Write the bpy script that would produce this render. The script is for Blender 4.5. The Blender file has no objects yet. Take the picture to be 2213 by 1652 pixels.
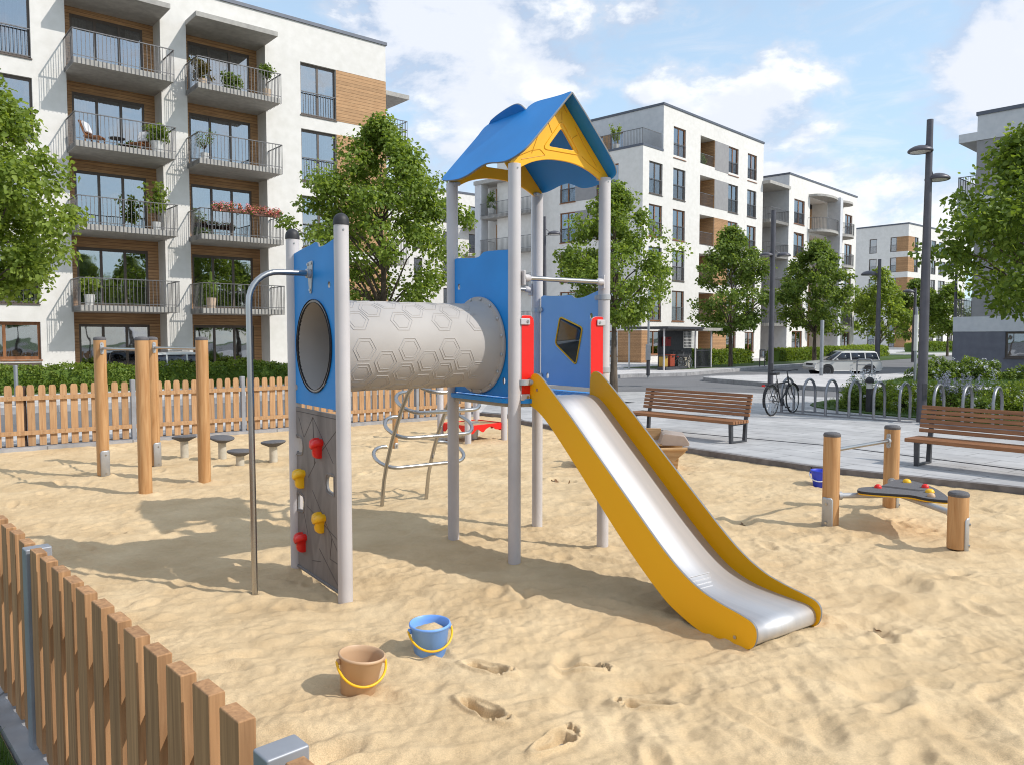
import bpy, bmesh, math, random
import numpy as np
from mathutils import Vector, Matrix, noise as mnoise
from mathutils.geometry import tessellate_polygon
random.seed(7)
R = math.radians
scene = bpy.context.scene
COL = scene.collection

# ------------------------------------------------------------------ camera model (used to take real ground positions from the photo)
FP = 1696.0; PITCH = math.atan(96/1696.0); CXP, CYP = 1106.0, 826.0; CAMZ = 1.8
def ray(x, y):
    u = (x-CXP)/FP; v = (CYP-y)/FP
    return Vector((u, math.cos(PITCH)+v*math.sin(PITCH), -math.sin(PITCH)+v*math.cos(PITCH)))
def G(x, y, z=0.0):
    d = ray(x, y); t = (z-CAMZ)/d.z
    return Vector((d.x*t, d.y*t, z))
def atY(x, Y):            # X for a picture column at a distance Y
    return (x-CXP)/FP*Y

# ------------------------------------------------------------------ tagging
def tag(o, label=None, cat=None, group=None, kind=None):
    if label: o['label'] = label
    if cat: o['category'] = cat
    if group: o['group'] = group
    if kind: o['kind'] = kind
    return o
def thing(name, label, cat, loc=(0,0,0), rz=0.0, group=None):
    o = bpy.data.objects.new(name, None); COL.objects.link(o)
    o.empty_display_size = .2
    o.location = loc; o.rotation_euler = (0, 0, rz)
    return tag(o, label, cat, group)
def obj_from(name, me, parent=None, loc=None, rot=None):
    o = bpy.data.objects.new(name, me); COL.objects.link(o)
    if parent: o.parent = parent
    if loc is not None: o.location = loc
    if rot is not None: o.rotation_euler = rot
    return o
KIDS = {}
def dup(root, loc=None, rz=None, label=None, group=None, scale=None):
    """copy of a thing, its parts and their sub-parts"""
    def cp(o, parent):
        c = o.copy(); COL.objects.link(c); c.parent = parent
        for ch in list(o.children): cp(ch, c)
        return c
    r = cp(root, None)
    if loc is not None: r.location = loc
    if rz is not None: r.rotation_euler = (0, 0, rz)
    if scale is not None: r.scale = (scale,)*3 if not hasattr(scale, '__len__') else scale
    if label: r['label'] = label
    if group: r['group'] = group
    return r

# ------------------------------------------------------------------ mesh builder
class MB:
    def __init__(s): s.v = []; s.f = []; s.M = Matrix.Identity(4)
    def add(s, vs, fs):
        b = len(s.v); M = s.M
        s.v += [tuple(M @ Vector(p)) for p in vs]
        s.f += [tuple(b+i for i in f) for f in fs]
        return s
    def box(s, x0, x1, y0, y1, z0, z1):
        return s.add([(x0,y0,z0),(x1,y0,z0),(x1,y1,z0),(x0,y1,z0),(x0,y0,z1),(x1,y0,z1),(x1,y1,z1),(x0,y1,z1)],
                     [(0,3,2,1),(4,5,6,7),(0,1,5,4),(1,2,6,5),(2,3,7,6),(3,0,4,7)])
    def cbox(s, c, d, rot=None):
        old = s.M; T = Matrix.Translation(c)
        if rot is not None: T = T @ rot.to_4x4()
        s.M = old @ T
        s.box(-d[0]/2, d[0]/2, -d[1]/2, d[1]/2, -d[2]/2, d[2]/2); s.M = old
        return s
    def beam(s, p, q, w, h):                 # box along p-q, w sideways, h up
        p = Vector(p); q = Vector(q); d = q-p; L = d.length; d.normalize()
        up = Vector((0,0,1))
        if abs(d.z) > .95: up = Vector((0,1,0))
        sd = d.cross(up).normalized(); up = sd.cross(d)
        rot = Matrix((d, sd, up)).transposed()
        return s.cbox((p+q)/2, (L, w, h), rot)
    def quad(s, a, b, c, d): return s.add([a,b,c,d], [(0,1,2,3)])
    def tube(s, pts, r, n=10, closed=False, caps=True):
        P = [Vector(p) for p in pts]; N = len(P)
        rr = r if hasattr(r, '__len__') else [r]*N
        vs = []; ref = None
        for i in range(N):
            if closed: t = P[(i+1)%N]-P[i-1]
            elif i == 0: t = P[1]-P[0]
            elif i == N-1: t = P[-1]-P[-2]
            else: t = (P[i+1]-P[i]).normalized()+(P[i]-P[i-1]).normalized()
            if t.length < 1e-9: t = Vector((0,0,1))
            t.normalize()
            if ref is None:
                ref = Vector((0,0,1)) if abs(t.z) < .9 else Vector((1,0,0))
            a = (ref - t*ref.dot(t))
            if a.length < 1e-6: a = t.orthogonal()
            a.normalize(); ref = a; b = t.cross(a)
            for k in range(n):
                an = 2*math.pi*k/n
                vs.append(P[i]+(a*math.cos(an)+b*math.sin(an))*rr[i])
        fs = []
        for i in range(N if closed else N-1):
            j = (i+1) % N
            for k in range(n):
                k2 = (k+1) % n
                fs.append((i*n+k, i*n+k2, j*n+k2, j*n+k))
        if caps and not closed:
            fs.append(tuple(reversed(range(n)))); fs.append(tuple((N-1)*n+k for k in range(n)))
        return s.add(vs, fs)
    def cyl(s, p, q, r, r2=None, n=16): return s.tube([p, q], [r, r if r2 is None else r2], n)
    def lathe(s, prof, n=24, axis='z', c=(0,0,0), cap=False):
        vs = []; fs = []; N = len(prof); c = Vector(c)
        for (r, h) in prof:
            for k in range(n):
                a = 2*math.pi*k/n
                if axis == 'z': p = Vector((r*math.cos(a), r*math.sin(a), h))
                elif axis == 'y': p = Vector((r*math.cos(a), h, r*math.sin(a)))
                else: p = Vector((h, r*math.cos(a), r*math.sin(a)))
                vs.append(c+p)
        for i in range(N-1):
            for k in range(n):
                k2 = (k+1) % n
                fs.append((i*n+k, i*n+k2, (i+1)*n+k2, (i+1)*n+k))
        if cap:
            fs.append(tuple(reversed(range(n)))); fs.append(tuple((N-1)*n+k for k in range(n)))
        return s.add(vs, fs)
    def prism(s, poly, h0, h1, plane='xy'):
        """polygon (2-D) extruded; plane xy->z, xz->y, yz->x"""
        def mp(a, b, h):
            return (a,b,h) if plane == 'xy' else ((a,h,b) if plane == 'xz' else (h,a,b))
        n = len(poly)
        vs = [mp(a,b,h0) for a,b in poly]+[mp(a,b,h1) for a,b in poly]
        tris = tessellate_polygon([[Vector((a,b,0)) for a,b in poly]])
        fs = [tuple(t) for t in tris]+[tuple(n+i for i in reversed(t)) for t in tris]
        fs += [(i, (i+1)%n, n+(i+1)%n, n+i) for i in range(n)]
        return s.add(vs, fs)
    def mesh(s, name, mat=None, smooth=35):
        me = bpy.data.meshes.new(name)
        me.from_pydata(s.v, [], s.f); me.update()
        bm = bmesh.new(); bm.from_mesh(me)
        bmesh.ops.recalc_face_normals(bm, faces=bm.faces)
        bm.to_mesh(me); bm.free()
        if mat: me.materials.append(mat)
        if smooth:
            me.polygons.foreach_set('use_smooth', [True]*len(me.polygons))
            me.set_sharp_from_angle(angle=R(smooth))
        return me
    def build(s, name, mat, parent=None, bevel=0, smooth=35, seg=2):
        o = obj_from(name, s.mesh(name, mat, smooth), parent)
        if bevel:
            m = o.modifiers.new('bevel', 'BEVEL'); m.width = bevel; m.segments = seg
            m.limit_method = 'ANGLE'; m.angle_limit = R(40); m.harden_normals = True
        return o

def raw_mesh(name, V, F, mat, smooth=False):
    """numpy vertices + faces of equal size (fast)"""
    me = bpy.data.meshes.new(name)
    V = np.asarray(V, dtype=np.float32); F = np.asarray(F, dtype=np.int32)
    me.vertices.add(len(V)); me.vertices.foreach_set('co', V.ravel())
    k = F.shape[1]
    me.loops.add(F.size); me.loops.foreach_set('vertex_index', F.ravel())
    me.polygons.add(len(F))
    me.polygons.foreach_set('loop_start', np.arange(0, F.size, k, dtype=np.int32))
    me.polygons.foreach_set('loop_total', np.full(len(F), k, dtype=np.int32))
    if smooth: me.polygons.foreach_set('use_smooth', np.ones(len(F), dtype=bool))
    me.update(calc_edges=True); me.validate()
    if mat: me.materials.append(mat)
    return me

def smooth_poly(pts, n=6, closed=True):
    """Catmull-Rom through the points"""
    P = [Vector((p[0], p[1])) for p in pts]; N = len(P); out = []
    for i in range(N if closed else N-1):
        p0 = P[i-1] if (closed or i > 0) else P[0]
        p1 = P[i]; p2 = P[(i+1) % N]
        p3 = P[(i+2) % N] if (closed or i+2 < N) else P[-1]
        for k in range(n):
            t = k/n
            q = .5*((2*p1)+(p2-p0)*t+(2*p0-5*p1+4*p2-p3)*t*t+(3*p1-p0-3*p2+p3)*t**3)
            out.append((q.x, q.y))
    if not closed: out.append((P[-1].x, P[-1].y))
    return out
def round_poly(pts, r, n=5):
    """polygon with rounded corners"""
    P = [Vector((p[0], p[1])) for p in pts]; N = len(P); out = []
    rr = r if hasattr(r, '__len__') else [r]*N
    for i in range(N):
        a, b, c = P[i-1], P[i], P[(i+1) % N]
        ra = min(rr[i], (a-b).length*.48, (c-b).length*.48)
        if ra < 1e-5: out.append((b.x, b.y)); continue
        s = b+(a-b).normalized()*ra; e = b+(c-b).normalized()*ra
        for k in range(n+1):
            t = k/n
            q = s*(1-t)**2+b*2*t*(1-t)+e*t*t
            out.append((q.x, q.y))
    return out
def circle(cx, cy, r, n=40, ry=None):
    return [(cx+r*math.cos(2*math.pi*k/n), cy+(ry or r)*math.sin(2*math.pi*k/n)) for k in range(n)]
def plate(name, outer, holes, thick, bevel, face_mat, edge_mat, M, parent):
    """flat board with holes; local plane a-b, thickness along c centred on 0; M maps it into the parent"""
    cu = bpy.data.curves.new(name, 'CURVE'); cu.dimensions = '2D'; cu.fill_mode = 'BOTH'
    cu.extrude = max(thick/2-bevel, .0005); cu.bevel_depth = bevel; cu.bevel_resolution = 1; cu.offset = -bevel
    for pts in [outer]+list(holes):
        sp = cu.splines.new('POLY'); sp.points.add(len(pts)-1)
        for q, p in zip(sp.points, pts): q.co = (p[0], p[1], 0, 1)
        sp.use_cyclic_u = True
    tmp = bpy.data.objects.new('tmp', cu)
    me = bpy.data.meshes.new_from_object(tmp)
    bpy.data.objects.remove(tmp); bpy.data.curves.remove(cu)
    me.materials.clear(); me.materials.append(face_mat)
    if edge_mat:
        me.materials.append(edge_mat)
        for p in me.polygons: p.material_index = 1 if abs(p.normal.z) < .6 else 0
    me.transform(M); me.name = name
    if M.determinant() < 0: me.flip_normals()
    me.polygons.foreach_set('use_smooth', [True]*len(me.polygons)); me.set_sharp_from_angle(angle=R(30))
    return obj_from(name, me, parent)
def frame_M(o, a, b):
    a = Vector(a).normalized(); b = Vector(b).normalized(); c = a.cross(b)
    M = Matrix((a, b, c)).transposed().to_4x4(); M.translation = Vector(o)
    return M

# ------------------------------------------------------------------ materials
def lin(c): return c/12.92 if c <= .04045 else ((c+.055)/1.055)**2.4
def rgb(r, g, b): return (lin(r/255), lin(g/255), lin(b/255), 1)
MATS = {}
def nd(nt, t, **kw):
    n = nt.nodes.new(t)
    for k, v in kw.items(): setattr(n, k, v)
    return n
def mat(name, col, col2=None, rough=.6, metal=0.0, scale=6.0, stretch=(1,1,1), detail=4, contrast=(.35,.65),
        bump=0.0, bscale=None, bdist=.01, island=0.0, spec=.5, dirt=0.0, dscale=1.3, rot=0.0, rvar=0.0, objrand=0.0, distort=0.0, coat=0.0):
    m = bpy.data.materials.new(name); m.use_nodes = True; nt = m.node_tree; L = nt.links
    bs = nt.nodes['Principled BSDF']
    bs.inputs['Roughness'].default_value = rough; bs.inputs['Metallic'].default_value = metal
    bs.inputs['Specular IOR Level'].default_value = spec
    if coat: bs.inputs['Coat Weight'].default_value = coat
    tc = nd(nt, 'ShaderNodeTexCoord'); mp = nd(nt, 'ShaderNodeMapping')
    mp.inputs['Scale'].default_value = stretch; mp.inputs['Rotation'].default_value = (0,0,rot)
    L.new(tc.outputs['Object'], mp.inputs['Vector'])
    no = nd(nt, 'ShaderNodeTexNoise'); no.inputs['Scale'].default_value = scale; no.inputs['Detail'].default_value = detail
    no.inputs['Distortion'].default_value = distort
    L.new(mp.outputs[0], no.inputs['Vector'])
    mr = nd(nt, 'ShaderNodeMapRange'); mr.inputs[1].default_value = contrast[0]; mr.inputs[2].default_value = contrast[1]
    L.new(no.outputs[0], mr.inputs[0])
    mx = nd(nt, 'ShaderNodeMix', data_type='RGBA'); mx.inputs[6].default_value = col
    c2 = col2 or tuple(c*.86 for c in col[:3])+(1,)
    mx.inputs[7].default_value = c2
    L.new(mr.outputs[0], mx.inputs[0]); out = mx.outputs[2]
    def mulval(out, fac_socket, lo, hi):
        m1 = nd(nt, 'ShaderNodeMapRange'); m1.inputs[3].default_value = lo; m1.inputs[4].default_value = hi
        L.new(fac_socket, m1.inputs[0])
        hs = nd(nt, 'ShaderNodeHueSaturation'); L.new(m1.outputs[0], hs.inputs['Value']); L.new(out, hs.inputs['Color'])
        return hs.outputs[0]
    if island:
        ge = nd(nt, 'ShaderNodeNewGeometry'); out = mulval(out, ge.outputs['Random Per Island'], 1-island, 1+island)
    if objrand:
        oi = nd(nt, 'ShaderNodeObjectInfo'); out = mulval(out, oi.outputs['Random'], 1-objrand, 1+objrand)
    if dirt:
        n2 = nd(nt, 'ShaderNodeTexNoise'); n2.inputs['Scale'].default_value = dscale; n2.inputs['Detail'].default_value = 5
        L.new(tc.outputs['Object'], n2.inputs['Vector'])
        m2 = nd(nt, 'ShaderNodeMapRange'); m2.inputs[1].default_value = .3; m2.inputs[2].default_value = .7
        L.new(n2.outputs[0], m2.inputs[0]); out = mulval(out, m2.outputs[0], 1-dirt, 1+dirt*.4)
    L.new(out, bs.inputs['Base Color'])
    if rvar:
        m3 = nd(nt, 'ShaderNodeMapRange'); m3.inputs[3].default_value = rough-rvar; m3.inputs[4].default_value = rough+rvar
        L.new(no.outputs[0], m3.inputs[0]); L.new(m3.outputs[0], bs.inputs['Roughness'])
    if bump:
        nb = nd(nt, 'ShaderNodeTexNoise'); nb.inputs['Scale'].default_value = bscale or scale*2; nb.inputs['Detail'].default_value = 5
        L.new(mp.outputs[0], nb.inputs['Vector'])
        bu = nd(nt, 'ShaderNodeBump'); bu.inputs['Strength'].default_value = bump; bu.inputs['Distance'].default_value = bdist
        L.new(nb.outputs[0], bu.inputs['Height']); L.new(bu.outputs[0], bs.inputs['Normal'])
    MATS[name] = m
    return m
def add_lines(m, scale, axis='z', width=.12, dark=.45, depth=.006, rot=0.0):
    """board joints: dark narrow grooves every 1/scale metres along an axis, multiplied into the base colour with bump"""
    nt = m.node_tree; L = nt.links; bs = nt.nodes['Principled BSDF']
    tc = nd(nt, 'ShaderNodeTexCoord'); sx = nd(nt, 'ShaderNodeSeparateXYZ'); L.new(tc.outputs['Object'], sx.inputs[0])
    mu = nd(nt, 'ShaderNodeMath', operation='MULTIPLY'); mu.inputs[1].default_value = scale
    L.new(sx.outputs['XYZ'.index(axis.upper())], mu.inputs[0])
    fr = nd(nt, 'ShaderNodeMath', operation='FRACT'); L.new(mu.outputs[0], fr.inputs[0])
    gt = nd(nt, 'ShaderNodeMapRange'); gt.inputs[1].default_value = width*.6; gt.inputs[2].default_value = width
    L.new(fr.outputs[0], gt.inputs[0])
    fl = nd(nt, 'ShaderNodeMath', operation='FLOOR'); L.new(mu.outputs[0], fl.inputs[0])
    wn = nd(nt, 'ShaderNodeTexWhiteNoise', noise_dimensions='1D'); L.new(fl.outputs[0], wn.inputs['W'])
    va = nd(nt, 'ShaderNodeMapRange'); va.inputs[3].default_value = .86; va.inputs[4].default_value = 1.12
    L.new(wn.outputs['Value'], va.inputs[0])
    m1 = nd(nt, 'ShaderNodeMapRange'); m1.inputs[3].default_value = dark; L.new(gt.outputs[0], m1.inputs[0])
    mm = nd(nt, 'ShaderNodeMath', operation='MULTIPLY'); L.new(m1.outputs[0], mm.inputs[0]); L.new(va.outputs[0], mm.inputs[1])
    src = bs.inputs['Base Color'].links[0].from_socket
    hs = nd(nt, 'ShaderNodeHueSaturation'); L.new(src, hs.inputs['Color']); L.new(mm.outputs[0], hs.inputs['Value'])
    L.new(hs.outputs[0], bs.inputs['Base Color'])
    bu = nd(nt, 'ShaderNodeBump'); bu.inputs['Distance'].default_value = depth; bu.inputs['Strength'].default_value = .8
    L.new(gt.outputs[0], bu.inputs['Height'])
    if bs.inputs['Normal'].links: L.new(bs.inputs['Normal'].links[0].from_socket, bu.inputs['Normal'])
    L.new(bu.outputs[0], bs.inputs['Normal'])
    return m
def add_brick(m, bw, bh, mortar=.012, rot=0.0, dark=.6, var=.12, depth=.004, offset=.5, vertical=None):
    """slabs or bricks: joints and slab-to-slab variation"""
    nt = m.node_tree; L = nt.links; bs = nt.nodes['Principled BSDF']
    tc = nd(nt, 'ShaderNodeTexCoord'); mp = nd(nt, 'ShaderNodeMapping'); mp.inputs['Rotation'].default_value = vertical or (0,0,rot)
    L.new(tc.outputs['Object'], mp.inputs['Vector'])
    br = nd(nt, 'ShaderNodeTexBrick'); br.offset = offset
    br.inputs['Scale'].default_value = 1; br.inputs['Mortar Size'].default_value = mortar; br.inputs['Mortar Smooth'].default_value = .1
    br.inputs['Brick Width'].default_value = bw; br.inputs['Row Height'].default_value = bh; br.inputs['Bias'].default_value = 0
    br.inputs['Color1'].default_value = (1-var,)*3+(1,); br.inputs['Color2'].default_value = (1+var*.5,)*3+(1,); br.inputs['Mortar'].default_value = (dark,)*3+(1,)
    L.new(mp.outputs[0], br.inputs['Vector'])
    src = bs.inputs['Base Color'].links[0].from_socket
    mx = nd(nt, 'ShaderNodeMix', data_type='RGBA', blend_type='MULTIPLY'); mx.inputs[0].default_value = 1
    L.new(src, mx.inputs[6]); L.new(br.outputs['Color'], mx.inputs[7]); L.new(mx.outputs[2], bs.inputs['Base Color'])
    bu = nd(nt, 'ShaderNodeBump', invert=True); bu.inputs['Distance'].default_value = depth; bu.inputs['Strength'].default_value = .7
    L.new(br.outputs['Fac'], bu.inputs['Height'])
    if bs.inputs['Normal'].links: L.new(bs.inputs['Normal'].links[0].from_socket, bu.inputs['Normal'])
    L.new(bu.outputs[0], bs.inputs['Normal'])
    return m
def leaf_mat(name, c1, c2, c3, trans=.35):
    m = bpy.data.materials.new(name); m.use_nodes = True; nt = m.node_tree; L = nt.links
    bs = nt.nodes['Principled BSDF']; bs.inputs['Roughness'].default_value = .5; bs.inputs['Specular IOR Level'].default_value = .35
    ge = nd(nt, 'ShaderNodeNewGeometry'); cr = nd(nt, 'ShaderNodeValToRGB')
    cr.color_ramp.elements[0].color = c1; cr.color_ramp.elements[1].color = c3
    e = cr.color_ramp.elements.new(.5); e.color = c2
    L.new(ge.outputs['Random Per Island'], cr.inputs[0]); L.new(cr.outputs[0], bs.inputs['Base Color'])
    tr = nd(nt, 'ShaderNodeBsdfTranslucent')
    hs = nd(nt, 'ShaderNodeHueSaturation'); hs.inputs['Hue'].default_value = .485; hs.inputs['Value'].default_value = 1.5; hs.inputs['Saturation'].default_value = 1.1
    L.new(cr.outputs[0], hs.inputs['Color']); L.new(hs.outputs[0], tr.inputs['Color'])
    mx = nd(nt, 'ShaderNodeMixShader'); mx.inputs[0].default_value = trans
    L.new(bs.outputs[0], mx.inputs[1]); L.new(tr.outputs[0], mx.inputs[2])
    L.new(mx.outputs[0], nt.nodes['Material Output'].inputs[0])
    return m
def glass_mat(name, tint, base=.3, rough=.02):
    """window pane: mirror-like at grazing view, otherwise see-through with a tint"""
    m = bpy.data.materials.new(name); m.use_nodes = True; nt = m.node_tree; L = nt.links
    nt.nodes.remove(nt.nodes['Principled BSDF'])
    fr = nd(nt, 'ShaderNodeFresnel'); fr.inputs['IOR'].default_value = 1.55
    mr = nd(nt, 'ShaderNodeMapRange'); mr.inputs[3].default_value = base; mr.inputs[4].default_value = 1
    L.new(fr.outputs[0], mr.inputs[0])
    gl = nd(nt, 'ShaderNodeBsdfGlossy'); gl.inputs['Roughness'].default_value = rough; gl.inputs['Color'].default_value = (.92,.95,1,1)
    tc = nd(nt, 'ShaderNodeTexCoord'); no = nd(nt, 'ShaderNodeTexNoise'); no.inputs['Scale'].default_value = .9
    L.new(tc.outputs['Object'], no.inputs['Vector'])
    bu = nd(nt, 'ShaderNodeBump'); bu.inputs['Strength'].default_value = .03; bu.inputs['Distance'].default_value = .2
    L.new(no.outputs[0], bu.inputs['Height']); L.new(bu.outputs[0], gl.inputs['Normal'])
    tp = nd(nt, 'ShaderNodeBsdfTransparent'); tp.inputs['Color'].default_value = tint
    mx = nd(nt, 'ShaderNodeMixShader'); L.new(mr.outputs[0], mx.inputs[0]); L.new(tp.outputs[0], mx.inputs[1]); L.new(gl.outputs[0], mx.inputs[2])
    L.new(mx.outputs[0], nt.nodes['Material Output'].inputs[0])
    return m

M_plaster = mat('white_plaster', rgb(225,221,216), rgb(217,213,207), rough=.9, scale=3, bump=.15, bscale=180, bdist=.004, dirt=.05, dscale=.35)
M_plaster2 = mat('pale_grey_plaster', rgb(206,206,208), rgb(196,197,200), rough=.9, scale=3, bump=.15, bscale=160, bdist=.004, dirt=.05, dscale=.35)
M_greypl = mat('mid_grey_plaster', rgb(150,148,148), rgb(143,141,142), rough=.9, scale=3, dirt=.05)
M_darkpl = mat('dark_grey_plaster', rgb(112,113,122), rgb(104,105,114), rough=.9, scale=3, dirt=.06)
M_clad = add_lines(mat('timber_cladding', rgb(194,152,110), rgb(164,122,84), rough=.65, scale=5, stretch=(.5,1,9), dirt=.1), 8.5, 'z', .13, .35)
M_clad2 = add_lines(mat('light_timber_cladding', rgb(190,150,108), rgb(168,126,86), rough=.7, scale=5, stretch=(.5,1,9), dirt=.08), 7, 'z', .12, .5)
M_brick = add_lines(mat('tan_brick_slips', rgb(182,142,102), rgb(160,120,84), rough=.85, scale=14, dirt=.1), 9, 'z', .14, .62)
M_conc = mat('balcony_concrete', rgb(176,172,166), rgb(160,156,151), rough=.85, scale=5, bump=.1, bscale=60, dirt=.1)
M_frame = mat('window_frame_brown_grey', rgb(92,80,72), rough=.45, scale=8)
M_framew = mat('window_frame_timber', rgb(150,98,58), rgb(120,76,44), rough=.5, scale=6, stretch=(1,1,.2))
M_rail = mat('railing_grey_metal', rgb(112,110,110), rgb(98,96,97), rough=.45, scale=9, metal=.3)
M_cap = mat('roof_edge_metal', rgb(96,100,110), rough=.5, metal=.4)
M_glass = glass_mat('window_glass', (.42,.45,.48,1), .28)
M_glass2 = glass_mat('far_window_glass', (.42,.46,.5,1), .26)
M_curt = mat('curtain_cloth', rgb(224,224,226), rgb(188,190,195), rough=.9, scale=9, stretch=(3,3,.06), contrast=(.3,.7))
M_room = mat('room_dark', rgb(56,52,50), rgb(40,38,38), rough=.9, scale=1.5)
M_asph = mat('asphalt', rgb(124,122,123), rgb(108,107,108), rough=.9, scale=120, contrast=(.3,.7), bump=.4, bscale=160, bdist=.004, dirt=.22, dscale=.35)
M_pave = add_brick(mat('plaza_slabs', rgb(188,186,185), rgb(168,166,166), rough=.85, scale=3.0, detail=8, contrast=(.3,.7), bump=.12, bscale=60, bdist=.003, dirt=.16, dscale=.9), 1.0, .5, .009, R(54.7), .5, .07)
M_pave2 = add_brick(mat('pavement_slabs', rgb(206,202,199), rgb(192,188,186), rough=.88, scale=2.5, detail=7, bump=.1, bscale=50, bdist=.003, dirt=.14, dscale=.5), .6, .6, .012, R(44), .7, .06)
M_kerb = add_brick(mat('kerb_concrete', rgb(172,170,170), rgb(154,152,153), rough=.88, scale=7, detail=7, bump=.2, bscale=70, bdist=.003, dirt=.2, dscale=1.6), 1.0, 30, .008, 0, .5, .05)
M_drain = mat('drain_slot_dark', rgb(74,74,76), rough=.7, metal=.2, scale=20)
M_grass = mat('lawn_ground', rgb(74,98,38), rgb(52,72,24), rough=.95, scale=12, contrast=(.3,.7), dirt=.15)
M_post = mat('pale_grey_post', rgb(198,193,193), rgb(190,185,186), rough=.42, scale=3, metal=0.0, bump=.03, bscale=30, dirt=.1, dscale=2)
M_blue = mat('blue_board', rgb(14,138,216), rgb(12,132,208), rough=.5, scale=2, bump=.05, bscale=220, bdist=.002, dirt=.09, dscale=2.5)
M_blue2 = mat('light_blue_board', rgb(124,176,226), rgb(118,170,220), rough=.42, scale=2, bump=.05, bscale=220, bdist=.002, dirt=.05, dscale=2.5)
M_yel = mat('yellow_board', rgb(250,186,24), rgb(246,178,20), rough=.4, scale=2, bump=.05, bscale=220, bdist=.002, dirt=.05, dscale=2.5)
M_oran = mat('amber_slide_side', rgb(248,183,0), rgb(242,175,0), rough=.5, scale=2, bump=.04, bscale=220, bdist=.002, dirt=.05, dscale=2)
M_red = mat('red_plastic', rgb(228,30,22), rgb(218,26,18), rough=.38, scale=3)
M_yelp = mat('yellow_plastic', rgb(246,190,20), rgb(240,178,16), rough=.38, scale=3)
M_edge = mat('board_grey_edge', rgb(120,120,122), rough=.6, scale=20)
M_comp = mat('grey_climbing_board', rgb(140,132,127), rgb(104,97,93), rough=.75, scale=3.2, detail=9, contrast=(.3,.72), stretch=(1.6,1.6,.7), bump=.12, bscale=30, bdist=.004, distort=1.2)
M_tunnel = mat('tunnel_grey_plastic', rgb(180,174,169), rgb(173,167,162), rough=.75, scale=3, bump=.08, bscale=140, bdist=.002, dirt=.08, dscale=2.2)
M_steel = mat('brushed_steel', rgb(186,184,182), rgb(174,172,171), rough=.28, metal=1.0, scale=3, rvar=.04)
M_slide = mat('slide_sheet_steel', rgb(214,212,212), rgb(204,203,204), rough=.6, metal=1.0, scale=9, stretch=(.1,2,.1), rvar=.05)
M_galv = mat('galvanised_steel', rgb(184,185,187), rgb(172,173,176), rough=.45, metal=.4, scale=5, rvar=.06)
M_hoop = mat('hoop_steel', rgb(150,150,155), rgb(138,138,143), rough=.38, metal=.8, scale=5)
M_groove = mat('groove_shade', rgb(84,78,75), rough=.8)
M_fpost = mat('fence_post_grey', rgb(160,162,168), rgb(148,150,156), rough=.5, metal=.35, scale=6, dirt=.08)
M_fwood = mat('fence_larch', rgb(188,150,110), rgb(162,122,84), rough=.75, scale=5, detail=6, stretch=(7,7,.45), contrast=(.32,.68), bump=.25, bscale=16, bdist=.003, island=.13, distort=.6)
M_fwood2 = mat('fence_larch_weathered', rgb(184,139,97), rgb(142,104,70), rough=.78, scale=5, detail=7, stretch=(9,9,.4), contrast=(.3,.7), bump=.3, bscale=16, bdist=.003, island=.15, distort=.9)
M_pwood = mat('round_post_wood', rgb(196,152,104), rgb(168,120,72), rough=.62, scale=4, detail=6, stretch=(7,7,.5), contrast=(.32,.7), bump=.15, bscale=14, bdist=.002, distort=.8)
M_bwood = mat('bench_hardwood', rgb(160,110,72), rgb(122,80,50), rough=.55, scale=5, detail=6, stretch=(.5,8,8), contrast=(.3,.7), bump=.12, bscale=14, bdist=.002, island=.1, distort=.5)
M_dmetal = mat('dark_powder_coat', rgb(72,72,76), rgb(62,62,66), rough=.5, scale=8, metal=.2)
M_lamp = mat('lamp_grey_coat', rgb(92,90,96), rgb(82,80,86), rough=.45, metal=.3, scale=5)
M_lens = mat('lamp_lens', rgb(214,210,200), rough=.25, scale=5)
M_rub = mat('grey_rubber', rgb(102,100,102), rgb(88,86,88), rough=.85, scale=80, bump=.2, bscale=200, bdist=.003)
M_dark = mat('black_plastic', rgb(44,43,46), rough=.55, scale=8)
M_tyre = mat('tyre_rubber', rgb(36,36,38), rough=.8, scale=20)
M_chrome = mat('bright_metal', rgb(206,206,208), rough=.2, metal=1.0, scale=10)
M_conccol = mat('pale_concrete_stem', rgb(196,188,172), rgb(178,170,154), rough=.85, scale=9, bump=.15, bscale=60)
M_buck1 = mat('tan_bucket_plastic', rgb(198,164,130), rgb(192,158,124), rough=.5, scale=4, bump=.05, bscale=120, bdist=.002)
M_buck2 = mat('blue_bucket_plastic', rgb(122,170,238), rgb(114,162,234), rough=.42, scale=4)
M_buck3 = mat('deep_blue_bucket_plastic', rgb(52,74,206), rough=.45, scale=4)
M_carp = mat('car_paint_white', rgb(206,204,200), rgb(200,198,195), rough=.3, scale=3, coat=.5)
M_carg = mat('car_window_dark', rgb(34,40,50), rough=.06, scale=3, spec=.8)
M_tub = mat('play_boat_wood', rgb(196,158,112), rgb(164,124,80), rough=.65, scale=5, stretch=(.5,6,6), detail=6, bump=.1, island=.1)
M_tubd = mat('play_boat_lid', rgb(176,158,146), rgb(160,142,130), rough=.4, scale=4)
M_bark = mat('tree_bark', rgb(112,98,84), rgb(72,62,52), rough=.9, scale=9, stretch=(1,1,.25), bump=.6, bscale=22, bdist=.02)
M_barkd = mat('shrub_stem', rgb(82,68,52), rgb(58,46,36), rough=.9, scale=12)
M_terr = mat('beige_pot', rgb(206,182,158), rough=.7, scale=6)
M_wpot = mat('white_pot', rgb(214,212,208), rough=.6, scale=6)
M_pink = mat('pink_petals', rgb(224,96,104), rgb(236,150,140), rough=.7, scale=20, island=.3)
M_white = mat('white_petals', rgb(226,226,230), rough=.7, scale=20, island=.1)
M_gpole = mat('sign_pole_grey', rgb(150,152,156), rough=.45, metal=.5, scale=6)
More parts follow.
